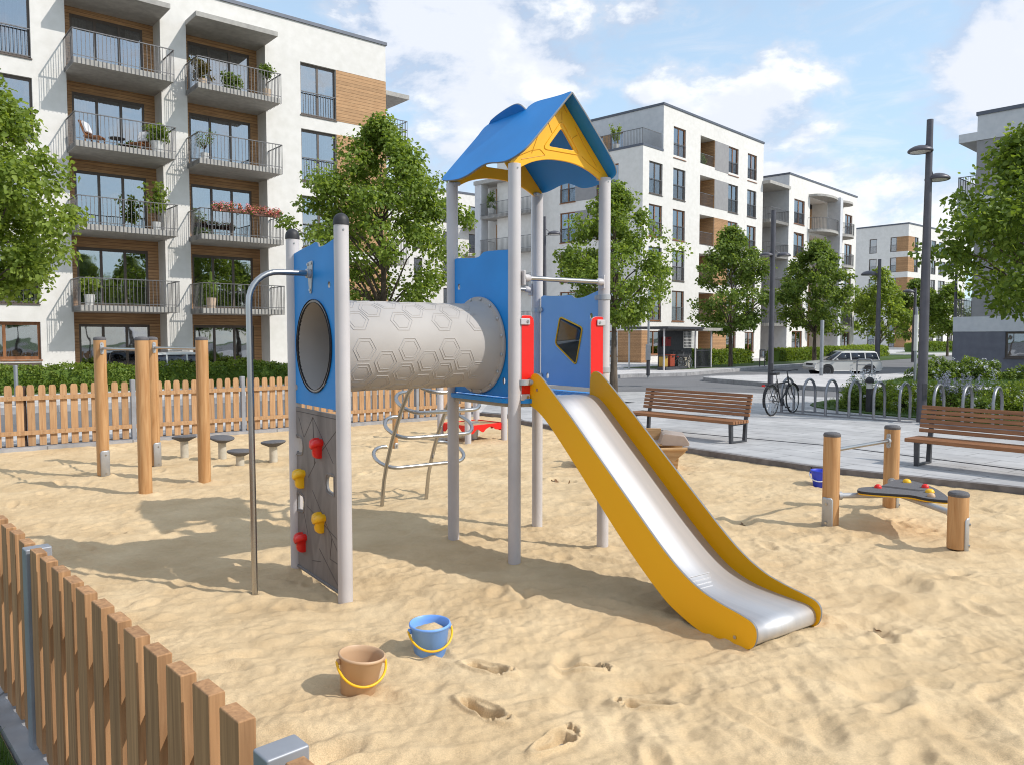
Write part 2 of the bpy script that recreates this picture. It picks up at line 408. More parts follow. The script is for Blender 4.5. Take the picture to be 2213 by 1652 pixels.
M_leafA = leaf_mat('leaf_bright', (.13,.19,.03,1), (.22,.30,.05,1), (.32,.40,.085,1), .5)
M_leafB = leaf_mat('leaf_mid', (.105,.165,.026,1), (.18,.26,.042,1), (.28,.36,.075,1), .5)
M_leafC = leaf_mat('leaf_deep', (.085,.14,.026,1), (.15,.22,.04,1), (.235,.31,.07,1), .48)
M_leafH = leaf_mat('leaf_hedge', (.095,.15,.018,1), (.155,.225,.03,1), (.235,.30,.055,1), .42)
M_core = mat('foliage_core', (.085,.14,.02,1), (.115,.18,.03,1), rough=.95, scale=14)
M_blade = leaf_mat('grass_blade', (.04,.085,.012,1), (.065,.125,.018,1), (.10,.16,.03,1), .3)
# ================================================================== SETTING
SUN_AZ = Vector((.94, -.342, 0)); SUN_EL = R(42)
# ---------------- noise
def _hash(ix, iy, seed):
    h = (ix.astype(np.int64)*374761393 + iy.astype(np.int64)*668265263 + seed*974711) & 0x7fffffff
    h = ((h ^ (h >> 13))*1274126177) & 0x7fffffff
    return ((h ^ (h >> 16)) & 0xffff)/65535.0
def gnoise(x, y, seed=0):
    xi = np.floor(x); yi = np.floor(y); fx = x-xi; fy = y-yi
    u = fx*fx*fx*(fx*(fx*6-15)+10); v = fy*fy*fy*(fy*(fy*6-15)+10)
    def g(ix, iy, dx, dy):
        a = _hash(ix, iy, seed)*2*np.pi
        return np.cos(a)*dx+np.sin(a)*dy
    n00 = g(xi, yi, fx, fy); n10 = g(xi+1, yi, fx-1, fy); n01 = g(xi, yi+1, fx, fy-1); n11 = g(xi+1, yi+1, fx-1, fy-1)
    return (n00*(1-u)+n10*u)*(1-v)+(n01*(1-u)+n11*u)*v
SANDPOLY = [(-9.4,11.27),(-.9,17.98),(.08,17.7),(.23,16.45),(1.5,14.35),(2.75,12.4),(4.09,10.55),(5.93,9.0),(9.5,6.2),(13,3.5),(13,-1.2),(2.1,-1.14)]
def poly_sd(x, y, poly):
    """signed distance, positive inside"""
    d = np.full(x.shape, 1e9); inside = np.zeros(x.shape, bool); n = len(poly)
    for i in range(n):
        x1, y1 = poly[i]; x2, y2 = poly[(i+1) % n]
        ex, ey = x2-x1, y2-y1
        t = np.clip(((x-x1)*ex+(y-y1)*ey)/(ex*ex+ey*ey), 0, 1)
        d = np.minimum(d, np.hypot(x-x1-t*ex, y-y1-t*ey))
        c = ((y1 > y) != (y2 > y))
        with np.errstate(divide='ignore', invalid='ignore'):
            xx = (x2-x1)*(y-y1)/((y2-y1) if y2 != y1 else 1e-9)+x1
        inside ^= (c & (x < xx))
    return np.where(inside, d, -d)
def sstep(a, b, x):
    t = np.clip((x-a)/(b-a), 0, 1); return t*t*(3-2*t)
rs = np.random.RandomState(11)
# footprints: (heel pixel, toe pixel, side)
FOOT = []
for hx, hy, tx, ty, sd in [(1012,1436,1106,1458,1),(1213,1443,1317,1447,-1),(1000,1516,1096,1560,1),(1449,1527,1329,1514,-1),(1163,1622,1243,1572,1)]:
    a = G(hx, hy); b = G(tx, ty); FOOT.append((a.x, a.y, b.x, b.y, sd))
# old, softened dents trodden all over the sand
DENT = []
for i in range(520):
    y = 2.6+13.5*rs.rand()**1.2; x = (rs.rand()*2-1)*(.72*y+.8)
    DENT.append((x, y, rs.rand()*math.pi, .10+.09*rs.rand(), .05+.03*rs.rand(), (.010+.016*rs.rand())*(1 if rs.rand() < .8 else -.8)))
for px_, py_, l, d in [(1600,1125,.22,.035),(1205,1038,.13,.03),(1230,1042,.1,.025),(1880,1352,.2,.03),(1560,1210,.2,.03),(1960,1265,.24,.028),(2080,1560,.22,.03),(1890,1480,.25,.03),(1500,1420,.24,.022),(1700,1560,.26,.026),(2010,1400,.2,.025)]:
    g = G(px_, py_); DENT.append((g.x, g.y, rs.rand()*math.pi, l, l*.6, d))
MOUND = []
for sx_, sy_ in [(-.464,-.464),(.464,-.464),(-.464,.464),(.464,.464),(-.464,-1.885),(.464,-1.885),(0,-2.36)]:
    c_, s_ = math.cos(R(-54.7)), math.sin(R(-54.7)); MOUND.append((.1295+sx_*c_-sy_*s_, 6.7585+sx_*s_+sy_*c_, .06))
for q in [(224,1031),(314.7,1065.4),(335,1009.7),(442.4,1042),(1793,1139),(1923,1100),(2067,1190),(399,990),(481,994),(519,1009),(591,1000)]:
    g = G(*q); MOUND.append((g.x, g.y, .085))
def sand_height(x, y):
    ca, sa = math.cos(R(22)), math.sin(R(22))
    a = x*ca+y*sa; b = -x*sa+y*ca
    wx = gnoise(x*1.1, y*1.1, 3)*.35; wy = gnoise(x*1.1+9, y*1.1, 4)*.35
    h = gnoise(x*.55, y*.55, 1)*.030
    h += gnoise(a*1.5+wx*2, b*3.4+wy*2, 2)*.026
    n = gnoise(a*3.1+wx*3, b*6.2+wy*3, 5)
    h += (np.abs(n)*-1+.25)*.026
    h += gnoise(x*8+wx, y*8, 6)*.0140
    h += gnoise(x*19, y*19, 7)*.0066*(.5+1.2*np.clip(gnoise(x*.9, y*.9, 9)+.4, 0, 1))
    h += gnoise(x*45, y*45, 8)*.0011
    for dx, dy, an, la, lb, dp in DENT:
        m = (np.abs(x-dx) < la*2.4) & (np.abs(y-dy) < la*2.4)
        if not m.any(): continue
        c, s = math.cos(an), math.sin(an)
        u = ((x[m]-dx)*c+(y[m]-dy)*s)/la; v = (-(x[m]-dx)*s+(y[m]-dy)*c)/lb
        q = u*u+v*v
        h[m] += -dp*np.exp(-q*1.3)*1.15+dp*.45*np.exp(-(np.sqrt(q)-1.25)**2*5)
    for x0, y0, x1, y1, sd in FOOT:
        L = math.hypot(x1-x0, y1-y0); c, s = (x1-x0)/L, (y1-y0)/L
        m = (np.abs(x-(x0+x1)/2) < .3) & (np.abs(y-(y0+y1)/2) < .3)
        if not m.any(): continue
        u = ((x[m]-x0)*c+(y[m]-y0)*s)/L; v = (-(x[m]-x0)*s+(y[m]-y0)*c)/L*sd
        mid = -.03*np.sin(np.clip(u, 0, 1)*math.pi)
        w = np.interp(u, [-.02,.05,.16,.4,.62,.76,.84], [.0,.095,.132,.105,.168,.172,.11])
        e = (w-np.abs(v-mid+.012))/.030
        e = np.where((u < -.03) | (u > .85), -3, e)
        foot = 1/(1+np.exp(-np.clip(e*5.5, -30, 30)))
        h[m] = h[m]*(1-.85*np.clip(foot, 0, 1))
        dep = 1.9*foot*(.022+.008*np.exp(-((u-.1)/.12)**2)+.014*np.exp(-((u-.72)/.10)**2))
        for tu, tv, tr in [(.955,.125,.050),(.985,.035,.034),(.955,-.035,.031),(.91,-.095,.028),(.85,-.145,.027)]:
            q = np.hypot(u-tu, v-tv+.02)/tr
            dep = np.maximum(dep, .066*np.clip(1.2-q**2, 0, 1)**.8)
        rim = np.exp(-((np.hypot((u-.46)/.62, (v+.0)/.21)-1.0)/.17)**2)*.021
        h[m] += rim-dep
    for px_, py_, r_ in MOUND:
        m = (np.abs(x-px_) < r_*5) & (np.abs(y-py_) < r_*5)
        if m.any(): h[m] += .022*np.exp(-((np.hypot(x[m]-px_, y[m]-py_)-r_)/(r_*.8))**2)
    sdv = poly_sd(x, y, SANDPOLY)
    k = sstep(0, .5, sdv)
    h = np.clip(h, -.08, .065)
    h = h*(.35+.65*k)+.012*(1-k)
    return np.where(sdv > -.12, h, -.16)
NC = 1100
ys = np.concatenate([np.geomspace(1.1, 3.2, 260, endpoint=False), np.geomspace(3.2, 4.9, 360, endpoint=False), np.geomspace(4.9, 18.3, 560)]); NR = len(ys); ss = np.concatenate([np.linspace(-2.0, -1, 70, endpoint=False), np.linspace(-1, 1, NC), np.linspace(1, 4.6, 160)[1:]]); NC = len(ss)
X = ss[None, :]*(ys[:, None]*.70+.55); Y = np.repeat(ys[:, None], NC, 1)
H = sand_height(X, Y)
V = np.stack([X, Y, H], -1).reshape(-1, 3)
ii = (np.arange(NR-1)[:, None]*NC+np.arange(NC-1)[None, :]).ravel()
F = np.stack([ii, ii+1, ii+NC+1, ii+NC], 1)
keep = (V[F][:, :, 2].min(1) > -.15)
def sandz(x, y): return float(sand_height(np.array([[x]], float), np.array([[y]], float))[0, 0])
def sand_material():
    m = bpy.data.materials.new('playground_sand'); m.use_nodes = True; nt = m.node_tree; L = nt.links
    bs = nt.nodes['Principled BSDF']; bs.inputs['Roughness'].default_value = .95; bs.inputs['Specular IOR Level'].default_value = .2
    tc = nd(nt, 'ShaderNodeTexCoord')
    def nz(scale, detail=5, rough=.6):
        n = nd(nt, 'ShaderNodeTexNoise'); n.inputs['Scale'].default_value = scale; n.inputs['Detail'].default_value = detail; n.inputs['Roughness'].default_value = rough
        L.new(tc.outputs['Object'], n.inputs['Vector']); return n.outputs[0]
    cr = nd(nt, 'ShaderNodeValToRGB'); e = cr.color_ramp.elements
    e[0].position = .3; e[0].color = rgb(192,165,127); e[1].position = .72; e[1].color = rgb(217,192,154)
    L.new(nz(1.6, 7), cr.inputs[0])
    g = nd(nt, 'ShaderNodeMapRange'); g.inputs[1].default_value = .3; g.inputs[2].default_value = .7; g.inputs[3].default_value = .76; g.inputs[4].default_value = 1.18
    L.new(nz(190, 3), g.inputs[0])
    vo = nd(nt, 'ShaderNodeTexVoronoi'); vo.inputs['Scale'].default_value = 26; L.new(tc.outputs['Object'], vo.inputs['Vector'])
    sp = nd(nt, 'ShaderNodeMapRange'); sp.inputs[1].default_value = .02; sp.inputs[2].default_value = .07; sp.inputs[3].default_value = .62; sp.inputs[4].default_value = 1
    L.new(vo.outputs['Distance'], sp.inputs[0])
    n2 = nd(nt, 'ShaderNodeMapRange'); n2.inputs[1].default_value = .52; n2.inputs[2].default_value = .6; L.new(nz(7, 3), n2.inputs[0])
    mxs = nd(nt, 'ShaderNodeMix'); mxs.inputs[2].default_value = 1.0; L.new(n2.outputs[0], mxs.inputs[0]); L.new(sp.outputs[0], mxs.inputs[3])
    mu = nd(nt, 'ShaderNodeMath', operation='MULTIPLY'); L.new(g.outputs[0], mu.inputs[0]); L.new(mxs.outputs[0], mu.inputs[1])
    hs = nd(nt, 'ShaderNodeHueSaturation'); L.new(cr.outputs[0], hs.inputs['Color']); L.new(mu.outputs[0], hs.inputs['Value'])
    L.new(hs.outputs[0], bs.inputs['Base Color'])
    b1 = nd(nt, 'ShaderNodeBump'); b1.inputs['Strength'].default_value = .5; b1.inputs['Distance'].default_value = .012; L.new(nz(34, 6, .65), b1.inputs['Height'])
    b2 = nd(nt, 'ShaderNodeBump'); b2.inputs['Strength'].default_value = .5; b2.inputs['Distance'].default_value = .002; L.new(nz(380, 3), b2.inputs['Height'])
    L.new(b1.outputs[0], b2.inputs['Normal']); L.new(b2.outputs[0], bs.inputs['Normal'])
    return m
M_sand = sand_material()
sand = obj_from('sand', raw_mesh('sand', V, F[keep], M_sand, True)); tag(sand, kind='structure')

# ---------------- paved surfaces
def slab(name, poly, z0, z1, material, kind='structure'):
    b = MB(); b.prism(poly, z0, z1); o = b.build(name, material, smooth=0); return tag(o, kind=kind)
b = MB(); b.box(-400, 400, -60, 900, -.9, -.06); road = b.build('road', M_asph, smooth=0); tag(road, kind='structure')
FD = Vector((.785, .62, 0)).normalized(); FN = Vector((FD.y, -FD.x, 0))          # back fence direction, and its sand-side normal
FO = Vector((-8.04, 12.35, 0))
def fb(t, off=0): p = FO+FD*t-FN*off; return (p.x, p.y)          # off: away from the sand
plaza = [(-.72,18.35),(.1,17.72),(.23,16.45),(1.5,14.35),(2.75,12.4),(4.09,10.55),(5.93,9.0),(9.5,6.2),(13,3.5),(18,-2),(60,-2),(60,8),(30,14),(22,18.2),(15.9,24.2),(13.2,24.0),(10.6,22.6),(9.2,22.9),(8.3,24.0),(7.4,24.8),(6.3,25.15),(3.2,25.2),(1.2,24.2),(-.6,21.0)]
slab('plaza', plaza, -.5, .08, M_pave)
strip = [fb(-4.5,.16), fb(9.5,.16), (-.72,18.36), (-.6,20.99), fb(9.0,1.75), fb(-4.5,1.75)]
slab('pavement', strip, -.5, .076, M_pave2)
BO = Vector((-14.6, 29.6, 0)); BS = Vector((.765, .644, 0)).normalized(); BN = Vector((BS.y, -BS.x, 0))
def lb(s, off=0): p = BO+BS*s+BN*off; return (p.x, p.y)
far = [lb(-22,9.4), lb(13.5,9.4), (3.4,33.2), (4.3,35.4), (5.6,37.0), (8.5,38.4), (13.6,44.9), (20.5,53.1), (32,67.5), (62,101), (160,220), (60,300), (-90,300), (-90,20)]
slab('far_pavement', far, -.5, .09, M_pave2)
island = [(8.45,34.2),(8.55,33.3),(9.2,31.6),(9.76,30.4),(10.6,28.5),(11.6,27.3),(14.1,27.0),(16.5,25.9),(23.0,20.2),(31,16.2),(60,10.5),(200,10.5),(200,190),(62,82),(36,57.5),(23,42.9),(19.2,38.4),(17.1,36.8),(14,36.9),(10.4,35.9),(9.0,35.1)]
slab('island_pavement', island, -.5, .086, M_pave2)
# raised edge of the island (light kerb stones)
def kerb(name, pts, w, z0, z1, closed=False, material=None, kind='structure'):
    b = MB()
    for p, q in zip(pts[:-1], pts[1:]):
        b.beam((p[0],p[1],(z0+z1)/2), (q[0],q[1],(z0+z1)/2), w, z1-z0)
    return tag(b.build(name, material or M_kerb, smooth=0), kind=kind)
kerb('kerb', smooth_poly([(23,42.9),(19.2,38.4),(17.1,36.8),(14,36.9),(10.4,35.9),(9.0,35.1),(8.45,34.2),(8.55,33.3),(9.2,31.6),(9.76,30.4),(10.6,28.5),(11.6,27.3),(14.1,27.0)], 3, False), .22, -.3, .10)
kerb('kerb', [lb(-22,9.4), lb(13.5,9.4), (3.4,33.2), (4.3,35.4), (5.6,37.0), (8.5,38.4), (13.6,44.9), (20.5,53.1), (32,67.5)], .16, -.3, .104)
# edging between sand and plaza: a rounded dark-grey concrete kerb
edge = [(-.80,18.10),(.02,17.52),(.19,16.4),(1.46,14.3),(2.71,12.35),(4.06,10.5),(5.9,8.96),(9.46,6.16),(13,3.46)]
kerb('sand_kerb', edge, .11, -.25, .087, material=mat('dark_kerb', rgb(128,122,120), rgb(104,98,96), rough=.85, scale=8, detail=7, bump=.2, bscale=60, dirt=.2))
kerb('fence_kerb', [fb(-3.5,-.02), fb(9.15,-.02)], .24, -.25, .062)
# drain slot that runs along the plaza
dr = [G(1130,903,.08), G(1475,933.5,.08), G(1780,961,.08), G(2212,1015,.08)]
dv = (dr[3]-dr[1]).normalized(); dr = [(p.x, p.y) for p in [dr[1]-dv*3.9]+dr[1:]+[dr[3]+dv*4]]
kerb('drain_channel', dr, .05, .02, .0865, material=M_drain)
# lawns
def lawn(name, poly, z): return slab(name, poly, -.05, z, M_grass)
LAWN_BED = [(7.55,19.5),(8.6,21.4),(10.2,22.2),(12.5,22.9),(15.4,22.6),(20,17.6),(23,13.6),(18,11),(12.6,12.4),(8.75,16.75)]
lawn('planting_bed_lawn', smooth_poly(LAWN_BED, 4), .11)
LAWN_R = [(13.6,29.4),(15.6,31.9),(18.6,35.8),(22,38.6),(30,38),(38,30),(27,23.6),(18.6,27.3)]
lawn('lawn_by_the_house', smooth_poly(LAWN_R, 4), .112)
LFD = Vector((.68, -.733, 0)).normalized(); LFN = Vector((-.733, -.68, 0)).normalized()   # near fence; LFN points outside (to the camera side)
LFO = Vector((-2.54, 3.86, 0))
def lf(t, off=0): p = LFO+LFD*t+LFN*off; return (p.x, p.y)
lawn('front_lawn', [lf(-9.5,.12), lf(8,.12), lf(8,6), lf(-9.5,6)], .035)
kerb('front_kerb', [lf(-9.6,.0), lf(8,.0)], .22, -.25, .06)
# verge in front of the tall white house across the road (lawn strip under its hedge)
BBO = Vector((8.8,53.5,0)); BBS = Vector((.686,.727,0)).normalized(); BBN = Vector((BBS.y, -BBS.x, 0))
def bb(s, off=0): p = BBO+BBS*s+BBN*off; return (p.x, p.y)
lawn('verge', [bb(-8,4.2), bb(19,4.2), bb(38,4.0), bb(38,8.0), bb(19,8.4), bb(-8,8.0)], .108)
lawn('verge_left', [lb(-20,2.2), lb(11.6,2.2), lb(11.6,4.4), lb(-20,4.4)], .108)
lawn('far_verge', [(44,90),(78,90),(92,112),(60,112)], .112)
b = MB(); b.box(-900, 900, -300, 2500, -3.0, -.95); tag(b.build('ground', M_grass, smooth=0), kind='structure')

# ---------------- grass blades (uncountable)
def grass_blades(name, n, sampler, h, w, seed):
    r = np.random.RandomState(seed); P = sampler(r, n); n = len(P)
    a = r.rand(n)*2*np.pi; hh = h*(.5+r.rand(n)); ln = (r.rand(n)-.5)*1.1*hh; l2 = (r.rand(n)-.5)*1.1*hh
    d = np.stack([np.cos(a)*w/2, np.sin(a)*w/2, np.zeros(n)], 1)
    tip = P+np.stack([ln, l2, hh], 1); mid = P+np.stack([ln*.35, l2*.35, hh*.6], 1)
    Vv = np.stack([P-d, P+d, mid+d*.7, tip, mid-d*.7], 1).reshape(-1, 3)
    k = np.arange(n)*5
    tri = np.concatenate([np.stack([k, k+1, k+2], 1), np.stack([k, k+2, k+4], 1), np.stack([k+4, k+2, k+3], 1)])
    o = obj_from(name, raw_mesh(name, Vv, tri, M_blade))
    return tag(o, 'short green grass blades growing on the lawns round the playground', 'grass', kind='stuff')
def samp_front(r, n):
    t = -7+10.5*r.rand(n); off = .14+1.5*r.rand(n)**1.2
    P = np.array([LFO])+t[:, None]*np.array([LFD])+off[:, None]*np.array([LFN]); P[:, 2] = .034; return P
grass_blades('grass', 26000, samp_front, .06, .006, 5)
def samp_poly(poly, z):
    def f(r, n):
        xs = [p[0] for p in poly]; yv = [p[1] for p in poly]
        x = min(xs)+(max(xs)-min(xs))*r.rand(n*2); y = min(yv)+(max(yv)-min(yv))*r.rand(n*2)
        k = poly_sd(x, y, poly) > .08; x = x[k][:n]; y = y[k][:n]
        return np.stack([x, y, np.full(len(x), z)], 1)
    return f
g2 = grass_blades('grass', 36000, samp_poly(LAWN_BED, .108), .08, .012, 6); g2['label'] = 'short green grass in the planting bed behind the bike racks'
g3 = grass_blades('grass', 26000, samp_poly(LAWN_R, .11), .09, .016, 7); g3['label'] = 'short shaded grass on the lawn in front of the grey house'

# ---------------- sky, sun, camera
w = bpy.data.worlds.new('World'); scene.world = w; w.use_nodes = True; nt = w.node_tree; L = nt.links
for n in list(nt.nodes): nt.nodes.remove(n)
out = nd(nt, 'ShaderNodeOutputWorld'); bg = nd(nt, 'ShaderNodeBackground'); bgc = nd(nt, 'ShaderNodeBackground'); mix = nd(nt, 'ShaderNodeMixShader')
sky = nd(nt, 'ShaderNodeTexSky', sky_type='NISHITA'); sky.sun_disc = False; sky.sun_elevation = SUN_EL
sky.sun_rotation = math.atan2(SUN_AZ.x, SUN_AZ.y); sky.air_density = 1.0; sky.dust_density = 1.4; sky.ozone_density = 1.4; sky.altitude = 100
bg.inputs['Strength'].default_value = .15
tint = nd(nt, 'ShaderNodeMix', data_type='RGBA', blend_type='MULTIPLY'); tint.inputs[0].default_value = 1; tint.inputs[7].default_value = (.86, 1.04, 1.10, 1)
L.new(sky.outputs[0], tint.inputs[6]); L.new(tint.outputs[2], bg.inputs['Color'])
tc = nd(nt, 'ShaderNodeTexCoord'); DIR = tc.outputs['Generated']
def vmath(op, a, b=None):
    n = nd(nt, 'ShaderNodeVectorMath', operation=op)
    for i, s in enumerate((a, b)):
        if s is None: continue
        if hasattr(s, 'node'): L.new(s, n.inputs[i])
        else: n.inputs[i].default_value = s
    return n
def smath(op, a, b=None, clamp=False):
    n = nd(nt, 'ShaderNodeMath', operation=op); n.use_clamp = clamp
    for i, s in enumerate((a, b)):
        if s is None: continue
        if hasattr(s, 'node'): L.new(s, n.inputs[i])
        else: n.inputs[i].default_value = s
    return n.outputs[0]
def snoise(vec, scale, detail, rough=.55, dist=0):
    n = nd(nt, 'ShaderNodeTexNoise'); n.inputs['Scale'].default_value = scale; n.inputs['Detail'].default_value = detail
    n.inputs['Roughness'].default_value = rough; n.inputs['Distortion'].default_value = dist
    L.new(vec, n.inputs['Vector']); return n.outputs[0]
nv = vmath('MULTIPLY', DIR, (1, 1, 1.7)).outputs[0]
fbm = snoise(nv, 6.5, 9, .58, .15)
fbm2 = snoise(vmath('ADD', nv, (SUN_AZ.x*.035, -.012, .075)).outputs[0], 6.5, 6, .55, .15)       # the same field a little nearer the sun: lights the cloud tops
wisp = snoise(vmath('MULTIPLY', DIR, (2.2, 2.2, 9)).outputs[0], 2.4, 7, .6, .9)
def sdir(x, y): return ray(x, y).normalized()
def blob(x, y, rx, ry, k=1.0):
    """soft ellipsoid of cloud around a sky direction (radii in radians along azimuth and elevation)"""
    c = sdir(x, y); az = Vector((c.y, -c.x, 0)).normalized(); up = az.cross(c)
    d = vmath('SUBTRACT', DIR, tuple(c)).outputs[0]
    pa = smath('DIVIDE', vmath('DOT_PRODUCT', d, tuple(az)).outputs['Value'], rx)
    pu = smath('DIVIDE', vmath('DOT_PRODUCT', d, tuple(up)).outputs['Value'], ry)
    q = smath('SQRT', smath('ADD', smath('MULTIPLY', pa, pa), smath('MULTIPLY', pu, pu)))
    front = smath('GREATER_THAN', vmath('DOT_PRODUCT', DIR, tuple(c)).outputs['Value'], 0.0)
    return smath('MULTIPLY', smath('MULTIPLY', smath('SUBTRACT', 1.0, q), k), front)
blobs = [blob(1590,280,.15,.095,1.15), blob(1480,240,.07,.05,.9), blob(1640,370,.17,.06,1.0), blob(1720,300,.08,.06,.9), blob(1690,255,.075,.055,.9), blob(1400,215,.05,.045,.8), blob(1600,330,.16,.05,.8),
         blob(930,100,.22,.13,.95), blob(740,-20,.16,.09,.7), blob(1000,190,.2,.08,.8), blob(1230,150,.10,.07,.7), blob(900,330,.12,.10,.5), blob(1000,420,.10,.07,.4),
         blob(2130,100,.11,.11,1.0), blob(2000,60,.06,.05,.6), blob(2180,210,.16,.06,.8), blob(1980,30,.05,.03,.7), blob(1880,420,.14,.06,.95), blob(2080,430,.16,.07,.85), blob(1760,440,.14,.05,.8), blob(2000,520,.3,.08,.75), blob(1350,60,.06,.05,.45)]
for el, az_, rx, ry in [(24,140,.45,.2),(35,95,.35,.2),(20,60,.35,.13),(16,190,.5,.16),(30,230,.45,.2),(14,285,.4,.12),(40,180,.4,.2),(55,120,.4,.25),(50,20,.35,.2),(22,250,.35,.16),(62,300,.4,.25),(26,320,.22,.12)]:
    c = Vector((math.sin(R(az_))*math.cos(R(el)), math.cos(R(az_))*math.cos(R(el)), math.sin(R(el))))
    # generic clouds round the rest of the sky
    azv = Vector((c.y, -c.x, 0)).normalized(); upv = azv.cross(c); d = vmath('SUBTRACT', DIR, tuple(c)).outputs[0]
    pa = smath('DIVIDE', vmath('DOT_PRODUCT', d, tuple(azv)).outputs['Value'], rx); pu = smath('DIVIDE', vmath('DOT_PRODUCT', d, tuple(upv)).outputs['Value'], ry)
    q = smath('SQRT', smath('ADD', smath('MULTIPLY', pa, pa), smath('MULTIPLY', pu, pu)))
    front = smath('GREATER_THAN', vmath('DOT_PRODUCT', DIR, tuple(c)).outputs['Value'], 0.0)
    blobs.append(smath('MULTIPLY', smath('SUBTRACT', 1.0, q), front))
acc = blobs[0]
for bsock in blobs[1:]: acc = smath('MAXIMUM', acc, bsock)
acc = smath('MAXIMUM', acc, -.8)
def mrange(v, a, b_, c=0., d=1., itp='SMOOTHSTEP'):
    n = nd(nt, 'ShaderNodeMapRange', interpolation_type=itp)
    n.inputs[1].default_value = a; n.inputs[2].default_value = b_; n.inputs[3].default_value = c; n.inputs[4].default_value = d
    L.new(v, n.inputs[0]); return n.outputs[0]
dens_raw = smath('ADD', smath('MULTIPLY', acc, .62), smath('MULTIPLY', smath('SUBTRACT', fbm, .5), 3.0))
dens = mrange(dens_raw, -.12, .50)
dens2 = mrange(smath('ADD', smath('MULTIPLY', acc, .62), smath('MULTIPLY', smath('SUBTRACT', fbm2, .5), 3.0)), -.12, .50)
wd = smath('MULTIPLY', mrange(wisp, .46, .74), .46)
sep = nd(nt, 'ShaderNodeSeparateXYZ'); L.new(DIR, sep.inputs[0])
haze = mrange(sep.outputs[2], .0, .5, .64, .42, 'LINEAR')
cl = smath('MAXIMUM', dens, wd); dens_all = smath('MAXIMUM', cl, haze)
above = smath('GREATER_THAN', sep.outputs[2], -.02); dens_all = smath('MULTIPLY', dens_all, above)
cc = nd(nt, 'ShaderNodeMix', data_type='RGBA'); cc.inputs[6].default_value = (1.0, 1.0, 1.0, 1); cc.inputs[7].default_value = (.72, .76, .84, 1)
L.new(dens2, cc.inputs[0])
hz = nd(nt, 'ShaderNodeMix', data_type='RGBA'); hz.inputs[6].default_value = (.66, .84, 1.0, 1); L.new(cc.outputs[2], hz.inputs[7]); L.new(mrange(cl, 0, .5, 0, 1, 'LINEAR'), hz.inputs[0])
L.new(hz.outputs[2], bgc.inputs['Color']); bgc.inputs['Strength'].default_value = 1.08
L.new(dens_all, mix.inputs[0]); L.new(bg.outputs[0], mix.inputs[1]); L.new(bgc.outputs[0], mix.inputs[2]); L.new(mix.outputs[0], out.inputs[0])
w.cycles.sampling_method = 'MANUAL'; w.cycles.sample_map_resolution = 1024

sl = bpy.data.lights.new('sun', 'SUN'); sl.energy = 3.1; sl.angle = R(.55); sl.color = (1.0, .955, .885)
so = bpy.data.objects.new('sun', sl); COL.objects.link(so)
sd = Vector((SUN_AZ.x*math.cos(SUN_EL), SUN_AZ.y*math.cos(SUN_EL), math.sin(SUN_EL)))
so.rotation_euler = sd.to_track_quat('Z', 'Y').to_euler(); so.location = (20, -10, 30)
cd = bpy.data.cameras.new('camera'); co = bpy.data.objects.new('camera', cd); COL.objects.link(co)
cd.sensor_width = 36; cd.lens = 36*FP/2212.0; cd.clip_end = 3000; cd.clip_start = .05
co.location = (0, 0, CAMZ); co.rotation_euler = (math.pi/2-PITCH, 0, 0); scene.camera = co
vs = scene.view_settings; vs.view_transform = 'Standard'; vs.look = 'None'; vs.exposure = .17; vs.gamma = 1.0; vs.use_curve_mapping = False
scene.cycles.filter_width = 1.05; scene.cycles.max_bounces = 8; scene.cycles.transparent_max_bounces = 12; scene.cycles.caustics_reflective = False; scene.cycles.caustics_refractive = False
try:
    scene.cycles.use_denoising = True
except Exception: pass
# ================================================================== CLIMBING TOWER
TW = thing('climbing_tower', 'play tower with blue gable roof, grey crawl tunnel, climbing wall and amber sided slide', 'play tower', (.1295, 6.7585, 0), R(-54.7))
HS = .464; YW = -1.885
def tpost(x, y, top, dome=True):
    b = MB(); b.lathe([(.001,top),(.03,top),(.049,top-.004),(.050,top-.012),(.050,-.25),(.001,-.25)], 28, c=(x,y,0))
    o = b.build('post', M_post, TW)
    if dome:
        d = MB(); prof = [(.001,.075)]+[(.0535*math.sin(a), .018+.057*math.cos(a)) for a in [R(k) for k in range(10,91,10)]]+[(.0545,.0),(.0545,-.004),(.05,-.006)]
        d.lathe(prof, 28, c=(x,y,top)); d.build('dome_cap', M_dark, o)
    # anchor plate in the sand is hidden; a small lock screw near the head
    s = MB(); s.cyl((x+.049,y-.005,top-.04), (x+.0535,y-.005,top-.04), .006, n=8); s.build('screw', M_steel, o)
    return o
for sx in (-1, 1):
    tpost(sx*HS, YW, 2.555)
    for sy in (-1, 1): tpost(sx*HS, sy*HS, 3.135, False)
# climbing side: blue board with the tunnel mouth
TZ = 1.74; TR = .33
XZ = lambda y: frame_M((0, y, 0), (1,0,0), (0,0,1))
outl = [(-.455,1.305),(.455,1.305),(.455,2.47)]+smooth_poly([(.40,2.475),(.30,2.462),(.20,2.446),(.12,2.440),(.085,2.443),(.075,2.456),(.055,2.474),(.02,2.480),(-.08,2.470),(-.25,2.455),(-.455,2.432)], 5, False)
mouth = plate('mouth_board', outl, [circle(-.03, TZ, TR+.004, 56), circle(.262, 2.165, .022, 16), circle(-.405, 1.425, .022, 16)], .016, .003, M_blue, M_edge, XZ(YW), TW)
rim = MB(); rim.lathe([(TR+.006,-.02),(TR+.006,.006),(TR-.012,.010),(TR-.016,-.02)], 56, 'y', (-.03, YW, TZ)); rim.build('mouth_ring', M_dark, mouth)
